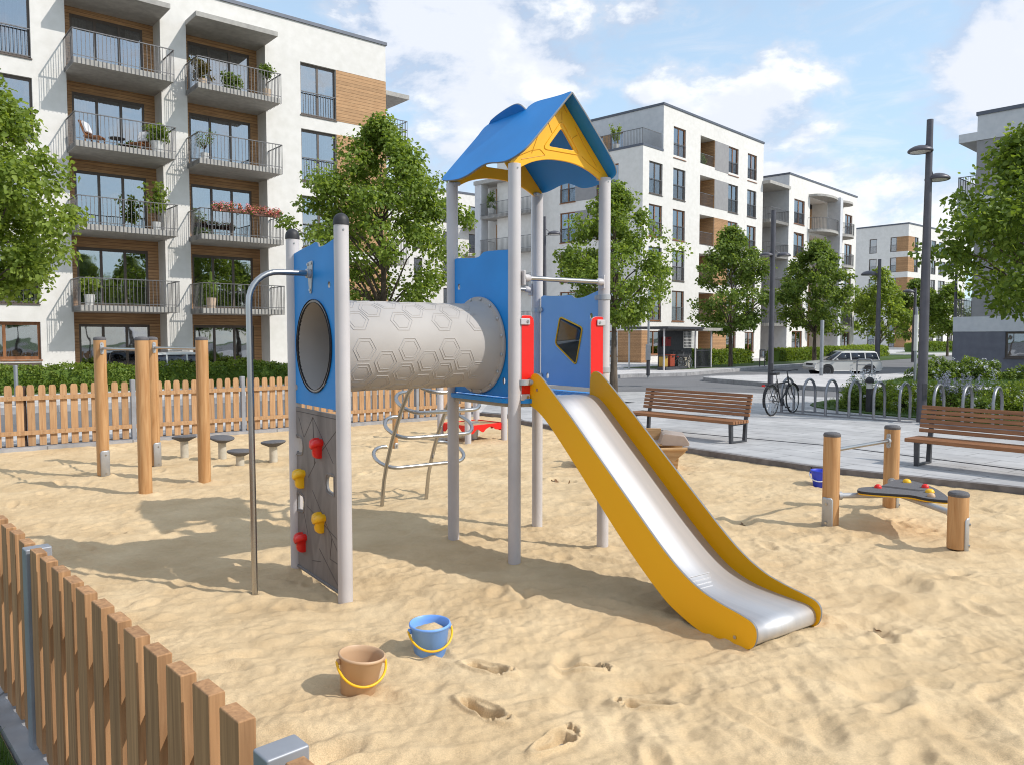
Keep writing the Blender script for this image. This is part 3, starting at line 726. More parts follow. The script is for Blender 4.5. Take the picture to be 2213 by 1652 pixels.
# grey climbing board with hand slots
def dslot(cx, cz, w, h, left=True):
    p = [(cx-w/2,cz-h/2),(cx+w/2-.02,cz-h/2+.01),(cx+w/2,cz),(cx+w/2-.02,cz+h/2-.005),(cx-w/2,cz+h/2)]
    if not left: p = [(2*cx-a, b) for a, b in reversed(p)]
    return round_poly(p, [.012,.03,.05,.035,.012] if left else [.012,.035,.05,.03,.012], 4)
cl = [(-.452,.05),(.452,.05),(.452,1.275),(-.452,1.275)]
slots = [dslot(-.35,.985,.13,.115), dslot(-.34,.545,.13,.115), dslot(.235,.775,.13,.115,False)]
wall = plate('climbing_board', cl, slots, .018, .003, M_comp, M_edge, XZ(YW), TW)
for (cx, cz, lf_) in [(-.35,.985,True),(-.34,.545,True),(.235,.775,False)]:
    f = MB(); pts = [(a, YW-.010, z) for a, z in dslot(cx, cz, .158, .15, lf_)]
    f.tube(pts, .006, 6, closed=True); f.build('slot_rim', M_comp, wall)
gr = MB()
def groove(a, b): gr.beam((a[0], YW-.0095, a[1]), (b[0], YW-.0095, b[1]), .0016, .0045)
for pl in [[(-.45,1.245),(.45,1.245)],[(-.25,1.06),(-.07,1.225),(-.05,.88)],[(-.07,1.225),(.30,.93)],[(.42,1.2),(.10,1.0)],[(-.02,.905),(-.18,.765)],[(-.10,.68),(.36,.32)],[(-.22,.545),(.38,.40)],[(-.3,.52),(-.2,.32)],[(.02,.27),(.36,.08)],[(.26,.40),(.22,.24),(.36,.235)],[(.05,.18),(-.12,.15)],[(-.36,1.2),(-.26,1.06)]]:
    for a, b in zip(pl[:-1], pl[1:]): groove(a, b)
gr.build('scored_line', M_groove, wall, smooth=0)
tr = MB(); tr.box(-.452, .452, YW-.018, YW+.018, .03, .052); tr.build('bottom_edge', M_edge, wall, bevel=.004)
HOLD = [(-.060,.060),(-.060,.030),(-.034,.008),(-.030,-.060),(-.018,-.072),(.018,-.072),(.031,-.060),(.035,.008),(.061,.028),(.062,.056),(.032,.070),(.0,.060),(-.032,.072)]
def hold(cx, cz, material, tilt=0):
    pts = smooth_poly(HOLD, 3); b = MB(); n = len(pts)
    lv = [(1.0,.0),(1.02,.018),(.97,.036),(.82,.050),(.5,.058),(.15,.060)]
    for i, (s, h) in enumerate(lv):
        b.v += [(cx+(a*math.cos(tilt)-z*math.sin(tilt))*s, YW-.009-h*(1.0+.25*(z > 0.01)), cz+(z*math.cos(tilt)+a*math.sin(tilt))*s) for a, z in pts]
    for i in range(len(lv)-1):
        b.f += [(i*n+k, i*n+(k+1) % n, (i+1)*n+(k+1) % n, (i+1)*n+k) for k in range(n)]
    b.f.append(tuple((len(lv)-1)*n+k for k in range(n)))
    o = b.build('climbing_hold', material, wall, smooth=60)
    s = MB(); s.cyl((cx, YW-.066, cz-.005), (cx, YW-.0715, cz-.005), .008, n=10); s.build('bolt', M_steel, None).parent = wall
hold(.062,1.012,M_red); hold(-.300,.738,M_yelp,.05); hold(.088,.475,M_yelp,-.06); hold(-.288,.252,M_red,.03)
# fire pole
pp = [(0,-2.36,-.2),(0,-2.36,.6),(-.01,-2.36,1.4),(-.015,-2.36,2.02)]
for k in range(1, 9):
    a = R(k*11.25); pp.append((-.015-.02*k/8, -2.36+.22*(1-math.cos(a)), 2.04+.22*math.sin(a)))
pp += [(-.05,YW-.1,2.262),(-.06,YW-.012,2.262)]
b = MB(); b.tube(pp, .021, 18); pole = b.build('fire_pole', M_steel, TW)
plate('pole_bracket', round_poly([(-.125,2.345),(-.02,2.355),(-.03,2.26),(-.055,2.12),(-.085,2.12),(-.12,2.26)], .02), [], .008, .002, M_galv, None, XZ(YW-.013), pole)
b = MB(); b.lathe([(.021,0),(.034,.004),(.034,.03),(.021,.034)], 18, 'y', (-.06, YW-.05, 2.262)); b.build('pole_collar', M_galv, pole)
for q in [(-.105,2.33),(-.04,2.335),(-.07,2.145)]:
    b = MB(); b.cyl((q[0],YW-.017,q[1]), (q[0],YW-.024,q[1]), .010, n=10); b.build('bolt', M_steel, pole)
# crawl tunnel
prof = [(TR-.014,YW-.012),(TR-.004,YW-.016),(TR+.004,YW-.008),(TR+.004,-.66),(TR+.010,-.60),(TR+.022,-.545),(TR+.032,-.515),(TR+.036,-.502),(TR+.064,-.499),(TR+.067,-.494),(TR+.067,-.478),(TR+.060,-.474),(TR-.014,-.474),(TR-.014,-1.1),(TR-.014,YW-.012)]
tb = MB(); tb.lathe(prof, 72, 'y', (-.03, 0, TZ))
def hexa(th, y, size=.090):
    for k_, sc in ((0, 1.0), (1, .74)):
        pts = []
        for i in range(6):
            a = R(60*i); cy = size*sc*math.cos(a); cs = size*sc*math.sin(a)
            for j in range(3):
                a2 = R(60*(i+1)); t = j/3
                yy = cy*(1-t)+size*sc*math.cos(a2)*t; s_ = cs*(1-t)+size*sc*math.sin(a2)*t
                an = th+s_/TR
                pts.append((-.03+(TR+.004)*math.cos(an), y+yy, TZ+(TR+.004)*math.sin(an)))
        tb.tube(pts, .0036 if k_ == 0 else .0026, 6, closed=True)
for th, cols in [(-4,(583,848,1100)),(-20,(710,970,1205)),(-36,(580,835,1080,1310)),(-54,(460,710,960,1190)),(15,(0,)),(34,(560,820,1075,1305)),(53,(660,920,1160)),(69,(530,780,1035,1260)),(86,(650,910,1150)),(104,(560,800,1040)),(122,(690,950,1190)),(140,(570,830,1080)),(-72,(600,850,1100)),(-90,(700,960,1200))]:
    for c_ in cols:
        if c_: hexa(R(th), -1.76+(c_-500)*.00135)
tun = tb.build('tunnel', M_tunnel, TW, smooth=40)
for k in range(16):
    a = 2*math.pi*k/16+.2; rr = TR+.050
    b = MB(); b.lathe([(.0125,-.002),(.0125,-.008),(.008,-.013),(.001,-.014)], 12, 'y', (-.03+rr*math.cos(a), -.499, TZ+rr*math.sin(a))); b.build('rivet', M_galv, tun)
# board between tunnel and deck
ab = [(-.415,1.335),(.415,1.335),(.415,2.482)]+smooth_poly([(.38,2.486),(.15,2.498),(.05,2.498),(.02,2.490),(-.02,2.470),(-.08,2.462),(-.2,2.468),(-.33,2.478),(-.40,2.480)], 4, False)+[(-.415,2.47)]
bd = plate('tunnel_board', ab, [circle(-.03, TZ, TR-.03, 48), circle(-.345,2.235,.018,14,.026), circle(.33,1.46,.018,14,.026)], .016, .003, M_blue, M_edge, XZ(-.464), TW)
# deck: anti-slip blue platform
dk = MB(); dkp = round_poly([(-.40,-.53),(.40,-.53),(.53,-.40),(.53,.40),(.40,.53),(-.40,.53),(-.53,.40),(-.53,-.40)], .04, 4)
dk.prism(dkp, 1.292, 1.326); deck = dk.build('deck', M_blue, TW, bevel=.008)
df = MB(); df.prism(round_poly([(-.38,-.50),(.38,-.50),(.50,-.38),(.50,.38),(.38,.50),(-.38,.50),(-.50,.38),(-.50,-.38)], .04, 4), 1.262, 1.2915); df.build('deck_frame', mat('deck_underside', rgb(178,160,136), rough=.7), deck)
tr = MB()
for i in range(-5, 6):
    for j in range(-5, 6):
        tr.box(i*.08-.026, i*.08+.026, j*.085-.016, j*.085+.016, 1.3262, 1.3275)
tr.build('grip_tread', mat('deck_tread', rgb(160,198,232), rough=.6), deck, smooth=0)
# board with bubble window on the far side
cdp = [(-.40,1.372),(.40,1.372),(.40,2.20)]+smooth_poly([(.38,2.195),(.30,2.175),(.20,2.152),(.13,2.148),(.085,2.152),(.05,2.172),(.02,2.180),(-.1,2.178),(-.25,2.182),(-.36,2.192)], 4, False)+[(-.40,2.18)]
dia = round_poly([(-.112,1.985),(.195,1.885),(.110,1.565),(-.178,1.745)], .035, 5)
wb = plate('window_board', cdp, [dia, circle(.31,1.985,.018,14,.026), circle(-.30,1.45,.018,14,.026)], .016, .003, M_blue2, M_edge, XZ(.464), TW)
def shrink(P, s):
    cx = sum(p[0] for p in P)/len(P); cy = sum(p[1] for p in P)/len(P)
    return [(cx+(a-cx)*s, cy+(b_-cy)*s) for a, b_ in P]
b = MB(); b.tube([(a, .453, z) for a, z in shrink(dia, 1.02)], .007, 8, closed=True); b.build('window_trim', M_yelp, wb)
bm_ = MB(); n = len(dia); apex = (.02, .66, 1.80); ring2 = [(a*.55+.02*.45, .60, z*.55+1.80*.45) for a, z in dia]
bm_.v = [(a, .466, z) for a, z in dia]+ring2+[apex]
bm_.f = [(k, (k+1) % n, n+(k+1) % n, n+k) for k in range(n)]+[(n+k, n+(k+1) % n, 2*n) for k in range(n)]
bm_.build('bubble_window', mat('smoked_acrylic', rgb(70,70,66), rgb(90,90,84), rough=.18, scale=6, spec=.9, coat=.6), wb, smooth=60)
def clamp(x, y, z, dx, dy, L_=.075):
    """post clamp that reaches from a post towards a board"""
    b = MB(); p = Vector((x, y, z)); d = Vector((dx, dy, 0)).normalized(); q = p+d*L_
    b.lathe([(.0505,-.022),(.057,-.02),(.057,.02),(.0505,.022)], 20, c=p)
    b.tube([p+d*.045, q], [.024,.017], 10); b.lathe([(.001,-.018),(.022,-.016),(.022,.016),(.001,.018)], 14, 'x' if abs(dy) > abs(dx) else 'y', q)
    return b.build('clamp', M_galv, TW)
for z in (2.06, 1.45):
    clamp(-HS, HS, z, 1, -.1); clamp(HS, HS, z+.08, -1, -.1)
# grab bars
def bar(p, q, r=.019):
    b = MB(); b.tube([p, q], r, 16); o = b.build('grab_bar', M_steel, TW)
    for a, c in ((p, q), (q, p)):
        d = (Vector(c)-Vector(a)).normalized(); a = Vector(a); e = MB()
        e.tube([a-d*.03, a+d*.012, a+d*.034], [.030,.030,.021], 14)
        e.cbox(a-d*.035+Vector((0,0,0)), (.05,.018,.115) if abs(d.y) > .5 else (.018,.05,.115))
        e.build('bar_bracket', M_post, o, bevel=.006)
bar((.505,-.375,2.262), (.505,.375,2.262)); bar((-.505,-.375,2.25), (-.505,.375,2.25))
# red guard boards beside the slide
for ya, yb in ((-.425,-.305),(.285,.42)):
    left = ya < 0
    pts = [(ya,1.30),(yb,1.30),(yb,1.975),(ya,1.975)]
    rd = [.02,.02 if not left else .03,.02 if not left else .07,.07 if not left else .02]
    o = plate('red_guard_board', round_poly(pts, rd, 5), [], .016, .003, M_red, M_post, frame_M((.497,0,0), (0,1,0), (0,0,1)), TW)
    for z in (1.34, 1.925):
        yy = ya+.02 if left else yb-.02
        c_ = MB(); c_.cbox((.512, yy+(.01 if left else -.01), z), (.014,.09,.05)); k_ = c_.build('hinge_clamp', M_post, o, bevel=.012)
        c_ = MB(); c_.cyl((.518,yy+(.03 if left else -.03),z), (.524,yy+(.03 if left else -.03),z), .011, n=12); c_.build('bolt', M_steel, o)
# slide
up = [(.50,1.36),(.508,1.47),(.53,1.512),(.58,1.525),(.64,1.503),(.74,1.43),(1.0,1.225),(1.334,.945),(1.66,.675),(1.93,.455),(2.10,.338),(2.26,.262),(2.42,.222),(2.56,.198),(2.645,.172),(2.672,.118),(2.655,.045),(2.60,.004),(2.52,-.01)]
lo = [(2.41,-.016),(2.30,-.002),(2.198,.022),(2.08,.065),(1.964,.12),(1.80,.235),(1.575,.414),(1.3,.655),(1.084,.85),(.85,1.055),(.70,1.175),(.60,1.235),(.53,1.265),(.503,1.29)]
sp_ = smooth_poly(up+lo, 5)
slide = None
for y in (-.335, .285):
    o = plate('slide_side', sp_, [], .018, .004, M_oran, M_edge, XZ(y), TW)
    slide = slide or o
    for q in [(2.52,.055),(.60,1.40)]:
        s = MB(); s.cyl((q[0], y+(-.0085 if y < 0 else .0085), q[1]), (q[0], y+(-.014 if y < 0 else .014), q[1]), .011, n=12); s.build('bolt', M_steel, o)
bed = smooth_poly([(.43,1.335),(.52,1.333),(.60,1.318),(.68,1.272),(.80,1.175),(1.05,.965),(1.34,.722),(1.62,.488),(1.84,.320),(2.00,.228),(2.16,.178),(2.32,.158),(2.50,.148),(2.58,.142),(2.625,.120),(2.640,.080),(2.632,.042),(2.60,.016),(2.55,.008)], 5, False)
b = MB()
y0, y1 = -.327, .277
for (a, z), (c_, z2) in zip(bed[:-1], bed[1:]):
    b.add([(a,y0,z),(c_,y0,z2),(c_,y1,z2),(a,y1,z)], [(0,1,2,3)])
n_ = len(b.v)
for k, (xx, zz) in enumerate([(1.985,.240),(2.02,.222),(2.055,.208),(2.09,.196)]):
    b.tube([(xx,-.30,zz-.001),(xx,.05-.03*k,zz-.001)], .0035, 6)
me = b.mesh('slide_bed', M_slide, 50)
bmm = bmesh.new(); bmm.from_mesh(me); bmesh.ops.remove_doubles(bmm, verts=bmm.verts, dist=.0005); bmesh.ops.recalc_face_normals(bmm, faces=bmm.faces); bmm.to_mesh(me); bmm.free()
me.polygons.foreach_set('use_smooth', [True]*len(me.polygons))
sb = obj_from('slide_bed', me, TW); sm = sb.modifiers.new('solid', 'SOLIDIFY'); sm.thickness = .004
b = MB(); b.cyl((.45,-.30,1.45), (.45,.25,1.45), .001, n=6)
clamp(.49, -.40, 1.455, 0.6, 1, .09)
# roof
SL = math.atan2(.56, .5)
def roofM(sgn): return frame_M((0,0,3.725), (1,0,0), (0, sgn*math.cos(SL), -math.sin(SL)))
rl = [(-.60,.004),(-.30,.004),(-.03,.002),(-.012,-.03),(.02,-.058),(.06,-.070),(.14,-.064),(.30,-.036),(.46,-.012),(.592,.004),(.604,.10),(.606,.45),(.60,.62),(.572,.70),(.50,.752),(.42,.768),(.30,.752),(.16,.718),(.06,.712),(-.02,.745),(-.09,.795),(-.20,.818),(-.36,.80),(-.52,.765),(-.60,.715),(-.612,.60),(-.608,.2)]
rr_ = [(-.60,.004),(-.595,-.016),(-.52,-.034),(-.40,-.056),(-.22,-.078),(-.10,-.082),(-.045,-.062),(-.02,-.02),(-.012,.002),(.30,.004),(.59,.004),(.604,.2),(.604,.6),(.575,.74),(.50,.79),(.40,.806),(.28,.820),(.18,.826),(.08,.812),(.02,.775),(-.04,.742),(-.10,.738),(-.18,.744),(-.30,.762),(-.42,.772),(-.55,.745),(-.602,.66),(-.606,.3)]
rf = plate('roof_panel', smooth_poly(rl, 4), [], .016, .004, M_blue, M_edge, roofM(-1), TW)
rr_ = smooth_poly(rr_[2:8], 5, False)+[(-.014,.004),(.592,.004)]+smooth_poly([(.604,.2)]+rr_[12:], 4, False)+[(-.612,.1),(-.605,.004)]
plate('roof_panel', rr_, [], .016, .004, M_blue, M_edge, roofM(1), TW)
YZ = lambda x: frame_M((x,0,0), (0,1,0), (0,0,1))
gab = [(0,3.700),(-.50,3.150),(-.47,3.095)]+smooth_poly([(-.43,3.10),(-.3,3.165),(-.15,3.205),(0,3.215),(.15,3.205),(.3,3.165),(.43,3.10)], 4, False)+[(.47,3.095),(.50,3.150)]
tri = round_poly([(0,3.475),(-.135,3.312),(.135,3.312)], [.03,.03,.03], 4)
for x in (.455, -.455):
    g = plate('gable', gab, [tri], .02, .003, M_yel, None, YZ(x), TW)
    sx = 1 if x > 0 else -1
    gb = MB(); gb.tube([(x+sx*.011, a, z) for a, z in round_poly([(0,3.53),(-.19,3.285),(.19,3.285)], [.05,.045,.045], 5)], .006, 6, closed=True)
    gb.build('window_ridge', M_yel, g)
    sc = MB()
    for pl in [[(-.14,3.50),(-.10,3.42)],[(0,3.60),(0,3.535)],[(-.23,3.40),(-.30,3.235)],[(-.43,3.195),(-.30,3.255),(-.22,3.275),(-.20,3.262),(-.17,3.235),(-.40,3.175)],[(.21,3.275),(.29,3.225),(.41,3.165)],[(.14,3.50),(.24,3.36)],[(.24,3.36),(.37,3.215)],[(.05,3.6),(.02,3.645)],[(.16,3.44),(.10,3.40)]]:
        sc.tube([(x+sx*.0102, a, z) for a, z in pl], .0035, 5)
    sc.build('engraved_line', mat('yellow_groove', rgb(214,150,14), rough=.5) if 'yellow_groove' not in MATS else MATS['yellow_groove'], g)
for sx, sy in ((-1,1),(1,1),(-1,-1),(1,-1)):
    c_ = MB(); c_.cbox((sx*.44, sy*.43, 3.125), (.05,.035,.03)); c_.cyl((sx*.44, sy*.40, 3.125), (sx*.44, sy*.47, 3.125), .015, n=10); c_.build('roof_bracket', M_galv, TW, bevel=.005)
# steel loop climber on the far side
LX = lambda z: float(np.interp(z, [-.2,0,.28,.49,.75,1.05,1.25,1.37,1.5,1.62], [-2.14,-2.13,-2.08,-2.0,-1.87,-1.68,-1.52,-1.36,-1.1,-.55]))
for y, sh in ((-.352, 0), (.212, -.05)):
    zs = [-.2,0,.15,.3,.45,.6,.75,.9,1.05,1.15,1.25,1.32,1.38,1.44,1.5,1.54,1.58,1.60]
    b = MB(); b.tube([(LX(z)+sh, y, z) for z in zs]+[(-.50, y, 1.62)], .021, 14); b.build('climber_leg', M_steel, TW)
for z0, ya, yb, dz in ((.435,-.41,.66,.09),(.765,-.36,.66,.095),(1.04,-.32,.64,.095),(1.255,-.22,.6,.085)):
    xc = LX(z0+.06)-.16; rad = .19; pts = []
    for k in range(13):                          # from behind (-x) round the near end to the front (+x)
        an = R(-100+k*(190/12)); pts.append((xc+rad*math.sin(an), ya+rad-rad*math.cos(an), 0))
    for k in range(13):
        an = R(90-k*(190/12)); pts.append((xc+rad*math.sin(an), yb-rad+rad*math.cos(an), 0))
    P3 = [(x, y, z0+dz*(1-(x-xc)/rad)) for x, y, _ in pts]
    b = MB(); b.tube(P3, .0205, 14); b.build('climber_loop', M_steel, TW)
# ================================================================== THINGS IN THE SAND
def round_post(parent, x, y, top, r=.072, plate_dir=None, plate_h=.30, z0=-.02, name='post', dome=True, lift=.0):
    b = MB(); b.lathe([(.001,z0+lift),(r*.98,z0+lift),(r,z0+lift+.02),(r,top-.03),(r*.985,top-.022)], 28, c=(x,y,0), cap=False)
    o = b.build(name, M_pwood, parent)
    c = MB(); c.lathe([(r*1.0,top-.032),(r*1.03,top-.028),(r*1.03,top-.010),(r*.9,top+.004),(r*.5,top+.012),(.001,top+.014)], 28, c=(x,y,0)); c.build('cap', M_rub, o)
    if plate_dir is not None:
        d = Vector((plate_dir[0], plate_dir[1], 0)).normalized(); t = Vector((-d.y, d.x, 0)); p = MB()
        rot = Matrix((t, d, Vector((0,0,1)))).transposed()
        cpos = Vector((x, y, 0))+d*(r+.002)
        a0 = math.atan2(d.y, d.x); n = 8; vs = []; fs = []
        hh = [(-.12,1.0),(plate_h-.02,1.0),(plate_h,.7)]
        for (z, k_) in hh:
            for i in range(n+1):
                a = a0+k_*R(-42+84*i/n); vs.append((x+(r+.006)*math.cos(a), y+(r+.006)*math.sin(a), z))
        for j in range(len(hh)-1):
            for i in range(n): fs.append((j*(n+1)+i, j*(n+1)+i+1, (j+1)*(n+1)+i+1, (j+1)*(n+1)+i))
        p.add(vs, fs); po = p.build('foot_plate', M_galv, o); m = po.modifiers.new('s', 'SOLIDIFY'); m.thickness = .008
        for z in (.06, plate_h-.06):
            s = MB(); q = Vector((x, y, z))+d*(r+.004); s.tube([q, q+d*.012], .012, 10); s.build('bolt', M_steel, o)
    return o
def bar_between(parent, a, b, r=.016, rp=.072, flange=(1,1)):
    a = Vector(a); b = Vector(b); d = (b-a).normalized()
    m = MB(); m.tube([a+d*rp*.9, b-d*rp*.9], r, 14); o = m.build('bar', M_steel, parent)
    for p, s, fl in ((a, 1, flange[0]), (b, -1, flange[1])):
        if not fl: continue
        f = MB(); q = p+d*s*(rp+.003)
        t = Vector((-d.y, d.x, 0)); pts = [(q+t*.021*math.cos(k)+Vector((0,0,.055 if math.sin(k) >= 0 else -.055))+Vector((0,0,.021*math.sin(k)))) for k in np.linspace(0, 2*math.pi, 24, endpoint=False)]
        n = len(pts); f.add([p_-d*s*.006 for p_ in pts]+[p_+d*s*.006 for p_ in pts], [tuple(range(n)), tuple(range(n, 2*n))]+[(i, (i+1) % n, n+(i+1) % n, n+i) for i in range(n)])
        f.tube([q, q+d*s*.035], [r*1.6, r*1.5], 12)
        for z in (.055, -.055): f.tube([q+Vector((0,0,z)), q+Vector((0,0,z))+d*s*.014], .009, 8)
        f.build('bar_flange', M_galv, o)
    return o
# two pull-up bars on the left
GB = 'pull up bars of round timber'
for (pa, pb, lab, foots) in [((224,1031),(314.7,1065.4),'taller looking timber pull up bar standing nearest the fenced corner, in front of the other bar',((.75,-.65),None)),
                      ((335,1009.7),(442.4,1042),'timber pull up bar on the right of the pair, beside the stepping discs',((.8,-.5),None))]:
    A = G(*pa); B = G(*pb); c = (A+B)/2
    t = thing('pull_up_bar', lab, 'pull up bar', (c.x, c.y, 0), 0, GB)
    a = A-c; b_ = B-c
    round_post(t, a.x, a.y, 1.80, .074, foots[0], .36, lift=.06 if foots[0] else 0); round_post(t, b_.x, b_.y, 1.80, .074, None)
    bar_between(t, (a.x, a.y, 1.665), (b_.x, b_.y, 1.665), .017, .074)
bpy.data.objects['pull_up_bar']['label'] = 'timber pull up bar on the left of the pair, nearest the near picket fence'
# thin timber post beyond the climber
g = G(854, 968); t = thing('timber_post', 'slim brown timber post standing alone in the sand before the far fence', 'post', (g.x, g.y, 0))
round_post(t, 0, 0, 1.0, .045, (.6,-.8), .1)
# stepping discs
SD = 'stepping discs in the sand'
for (px_, py_, h, tilt, az, lab) in [(399,990,.335,.16,2.4,'grey stepping disc behind the front pull up post, leftmost of the four'),(480.7,994.6,.345,.22,-.6,'tilted grey stepping disc just right of the last pull up post'),(519,1009,.235,.02,0,'lowest grey stepping disc, nearest of the four'),(591,1000,.315,.10,2.8,'grey stepping disc close behind the steel fire pole, rightmost of the four')]:
    g = G(px_, py_); t = thing('stepping_disc', lab, 'stepping disc', (g.x, g.y, 0), az, SD)
    b = MB(); b.lathe([(.001,-.15),(.058,-.15),(.056,h-.05),(.001,h-.05)], 24); b.build('stem', M_conccol, t)
    b = MB(); b.lathe([(.001,h-.07),(.07,h-.068),(.085,h-.06),(.165,h-.022),(.176,h-.008),(.172,h+.006),(.15,h+.013),(.001,h+.017)], 36)
    o = b.build('disc_top', M_rub, t, smooth=50); o.rotation_euler = (0, tilt*.5, 0); o.location.x = -tilt*.5*h
# balance triangle
P1, P2, P3 = G(1793,1139), G(1923,1100), G(2067,1190)
c = (P1+P2+P3)/3; t = thing('balance_triangle', 'three timber posts carrying a grey triangular balance board with red and yellow knobs', 'balance board', (c.x, c.y, 0))
a, b_, d = P1-c, P2-c, P3-c
round_post(t, a.x, a.y, .905, .076, (-.75,-.65), .30, lift=.05); round_post(t, b_.x, b_.y, .885, .076, (.85,-.5), .28, lift=.03); round_post(t, d.x, d.y, .505, .080, (.8,-.6), .30, lift=.05)
bar_between(t, (a.x,a.y,.74), (b_.x,b_.y,.735), .019, .076, (0,1))
ZD = .365
def bz(x, y): q = G((2109+x*.7382)*.73733, (938+y*.7384)*.73733, ZD+.012)-c; return (q.x, q.y)
tri_s = smooth_poly([bz(*q) for q in [(546,668),(562,661),(640,654),(680,636),(698,630),(730,630),(790,641),(850,662),(893,688),(909,704),(903,712),(820,704),(760,692),(690,687),(600,681),(552,675)]], 4)
cn = [Vector(bz(560,668)+(0,)), Vector(bz(698,634)+(0,)), Vector(bz(900,706)+(0,))]; ctr = (cn[0]+cn[1]+cn[2])/3
Mtop = Matrix.Translation((0,0,ZD)); dk = plate('balance_board', tri_s, [], .024, .004, M_rub, M_dark, Mtop, t)
plate('yellow_underlayer', shrink(tri_s, .985), [], .012, .003, M_yelp, M_yelp, Matrix.Translation((0,0,ZD-.0185)), dk)
sc = MB()
for k in (-.035, 0, .035): sc.beam((ctr.x-.12+k, ctr.y+.15+k*.3, ZD+.0125), (ctr.x+.16+k, ctr.y-.10+k*.3, ZD+.0125), .006, .003)
sc.build('scored_line', M_dark, dk, smooth=0)
for p, (vx, vy, z) in zip((a, b_, d), [(0,0,0)]*3):
    dirv = (ctr-p); dirv.z = 0; L_ = dirv.length; dv_ = dirv.normalized(); m = MB()
    m.tube([Vector((p.x,p.y,ZD-.055))+dv_*.06, Vector((p.x,p.y,ZD-.045))+dv_*(L_*.97)], .027, 14); m.tube([Vector((p.x,p.y,ZD-.055))+dv_*.07, Vector((p.x,p.y,ZD-.055))+dv_*.10], .040, 14); m.build('support_tube', M_galv, t)
def knob(px_, py_, material, s=.042):
    q = G(px_, py_, ZD+.014)-c; b = MB(); b.lathe([(s,0),(s*.97,.012),(s*.75,.026),(s*.4,.034),(.001,.036)], 20, c=(q.x, q.y, ZD+.012)); b.build('knob', material, dk, smooth=60)
z5p = lambda x, y: ((2300+x/3.117)*.73733, (1200+y/3.117)*.73733)
for x, y, m_ in [(848,708,M_red),(1112,658,M_yelp),(1280,706,M_red),(1322,750,M_yelp),(1335,788,MATS['tan_bucket_plastic'])]: knob(*z5p(x, y), m_, .034 if m_ is not M_yelp else .040)
# buckets
def bucket(name, lab, px_, py_, material, rt, rb, h, tilt=0, taz=0, handle_az=0, fill=False, handle=True, hmat=None):
    g = G(px_, py_); z = sandz(g.x, g.y); g = G(px_, py_, z)
    t = thing(name, lab, 'bucket', (g.x, g.y, z-.012), 0, 'sand buckets')
    t.rotation_euler = (tilt*math.cos(taz), tilt*math.sin(taz), 0)
    b = MB(); b.lathe([(.001,.001),(rb-.006,.0),(rb,.006),(rb+(rt-rb)*.95,h-.018),(rt+.000,h-.017),(rt+.006,h-.013),(rt+.008,h-.006),(rt+.006,h),(rt+.001,h+.002),(rt-.005,h-.003),(rb+(rt-rb)*.9-.004,h-.03),(rb-.003,.010),(.001,.008)], 48)
    b.build('shell', material, t, smooth=50)
    if handle:
        pts = []
        for k in range(25):                      # bail hanging down in front of the shell
            a = math.pi*k/24; lx = (rt+.014)*math.cos(a); out_ = -(rt+.004)*math.sin(a)**.85; drop = h-.035-.088*math.sin(a)
            pts.append((lx*math.cos(handle_az)-out_*math.sin(handle_az), lx*math.sin(handle_az)+out_*math.cos(handle_az), drop))
        hb = MB(); hb.tube(pts, [.0065]*25, 10); hb.build('handle', hmat or M_yelp, t, smooth=60)
        for s in (1, -1):
            e = MB(); e.lathe([(.012,-.012),(.014,0),(.012,.012),(.001,.013)], 10, c=(s*(rt+.004)*math.cos(handle_az), s*(rt+.004)*math.sin(handle_az), h-.036)); e.build('handle_lug', material, t)
    if fill:
        f = MB(); f.lathe([(rb+(rt-rb)*.78-.004,h-.052),(.075,h-.038),(.05,h-.022),(.02,h-.014),(.001,h-.013)], 40); fo = f.build('sand_fill', M_sand, t, smooth=70)
        for v in fo.data.vertices: v.co.z += .008*mnoise.noise(v.co*22); v.co.x += .002*mnoise.noise(v.co*40)
    return t
bucket('sand_bucket', 'empty tan sand bucket with yellow handle, nearest the photographer', 772, 1493, M_buck1, .112, .086, .210, R(7), R(100), R(24))
bucket('sand_bucket', 'light blue sand bucket with yellow handle, full of sand', 929, 1408, M_buck2, .112, .090, .190, R(2), 0, R(20), True)
bucket('sand_bucket', 'deep blue bucket with thin wire handle behind the tallest balance post', 1772, 1052, M_buck3, .112, .078, .225, 0, 0, R(-30), False, True, M_white)
# low play table with red skirt under four grey posts
A, B, C = G(951.6,950), G(1011,958.7), G(1089,948.5); D = A+C-B; c = (A+C)/2
t = thing('play_table', 'low sand play table with wavy red skirt between four pale grey posts', 'play table', (c.x, c.y, 0))
for p in (A, B, C, D):
    b = MB(); q = p-c; b.lathe([(.001,1.2),(.045,1.195),(.056,1.16),(.056,-.15),(.001,-.15)], 24, c=(q.x, q.y, 0)); b.build('post', M_post, t)
pc = [p-c for p in (A, B, C, D)]
b = MB(); b.prism([(p.x*.93, p.y*.93) for p in pc], .265, .295); b.build('table_top', M_tub, t, bevel=.006)
for p, q in zip(pc, pc[1:]+pc[:1]):
    p = p*.97; q = q*.97; L_ = (q-p).length; dv_ = (q-p).normalized()
    pts = [(.05,.31),(L_-.05,.31),(L_-.05,.20)]+smooth_poly([(L_-.07,.195),(L_*.78,.20),(L_*.66,.26),(L_*.5,.225),(L_*.42,.175),(L_*.34,.20),(L_*.25,.235),(.12,.17),(.06,.165)], 4, False)
    plate('red_skirt', pts, [], .016, .003, M_red, None, frame_M(p, dv_, (0,0,1)), t)
b = MB(); b.lathe([(.09,.02),(.11,.18),(.13,.32)], 20); b.build('centre_stem', M_galv, t)
b = MB(); b.cbox((pc[0].x+.12, pc[0].y-.12, .045), (.34,.06,.02)); b.build('foot_step', M_galv, t)
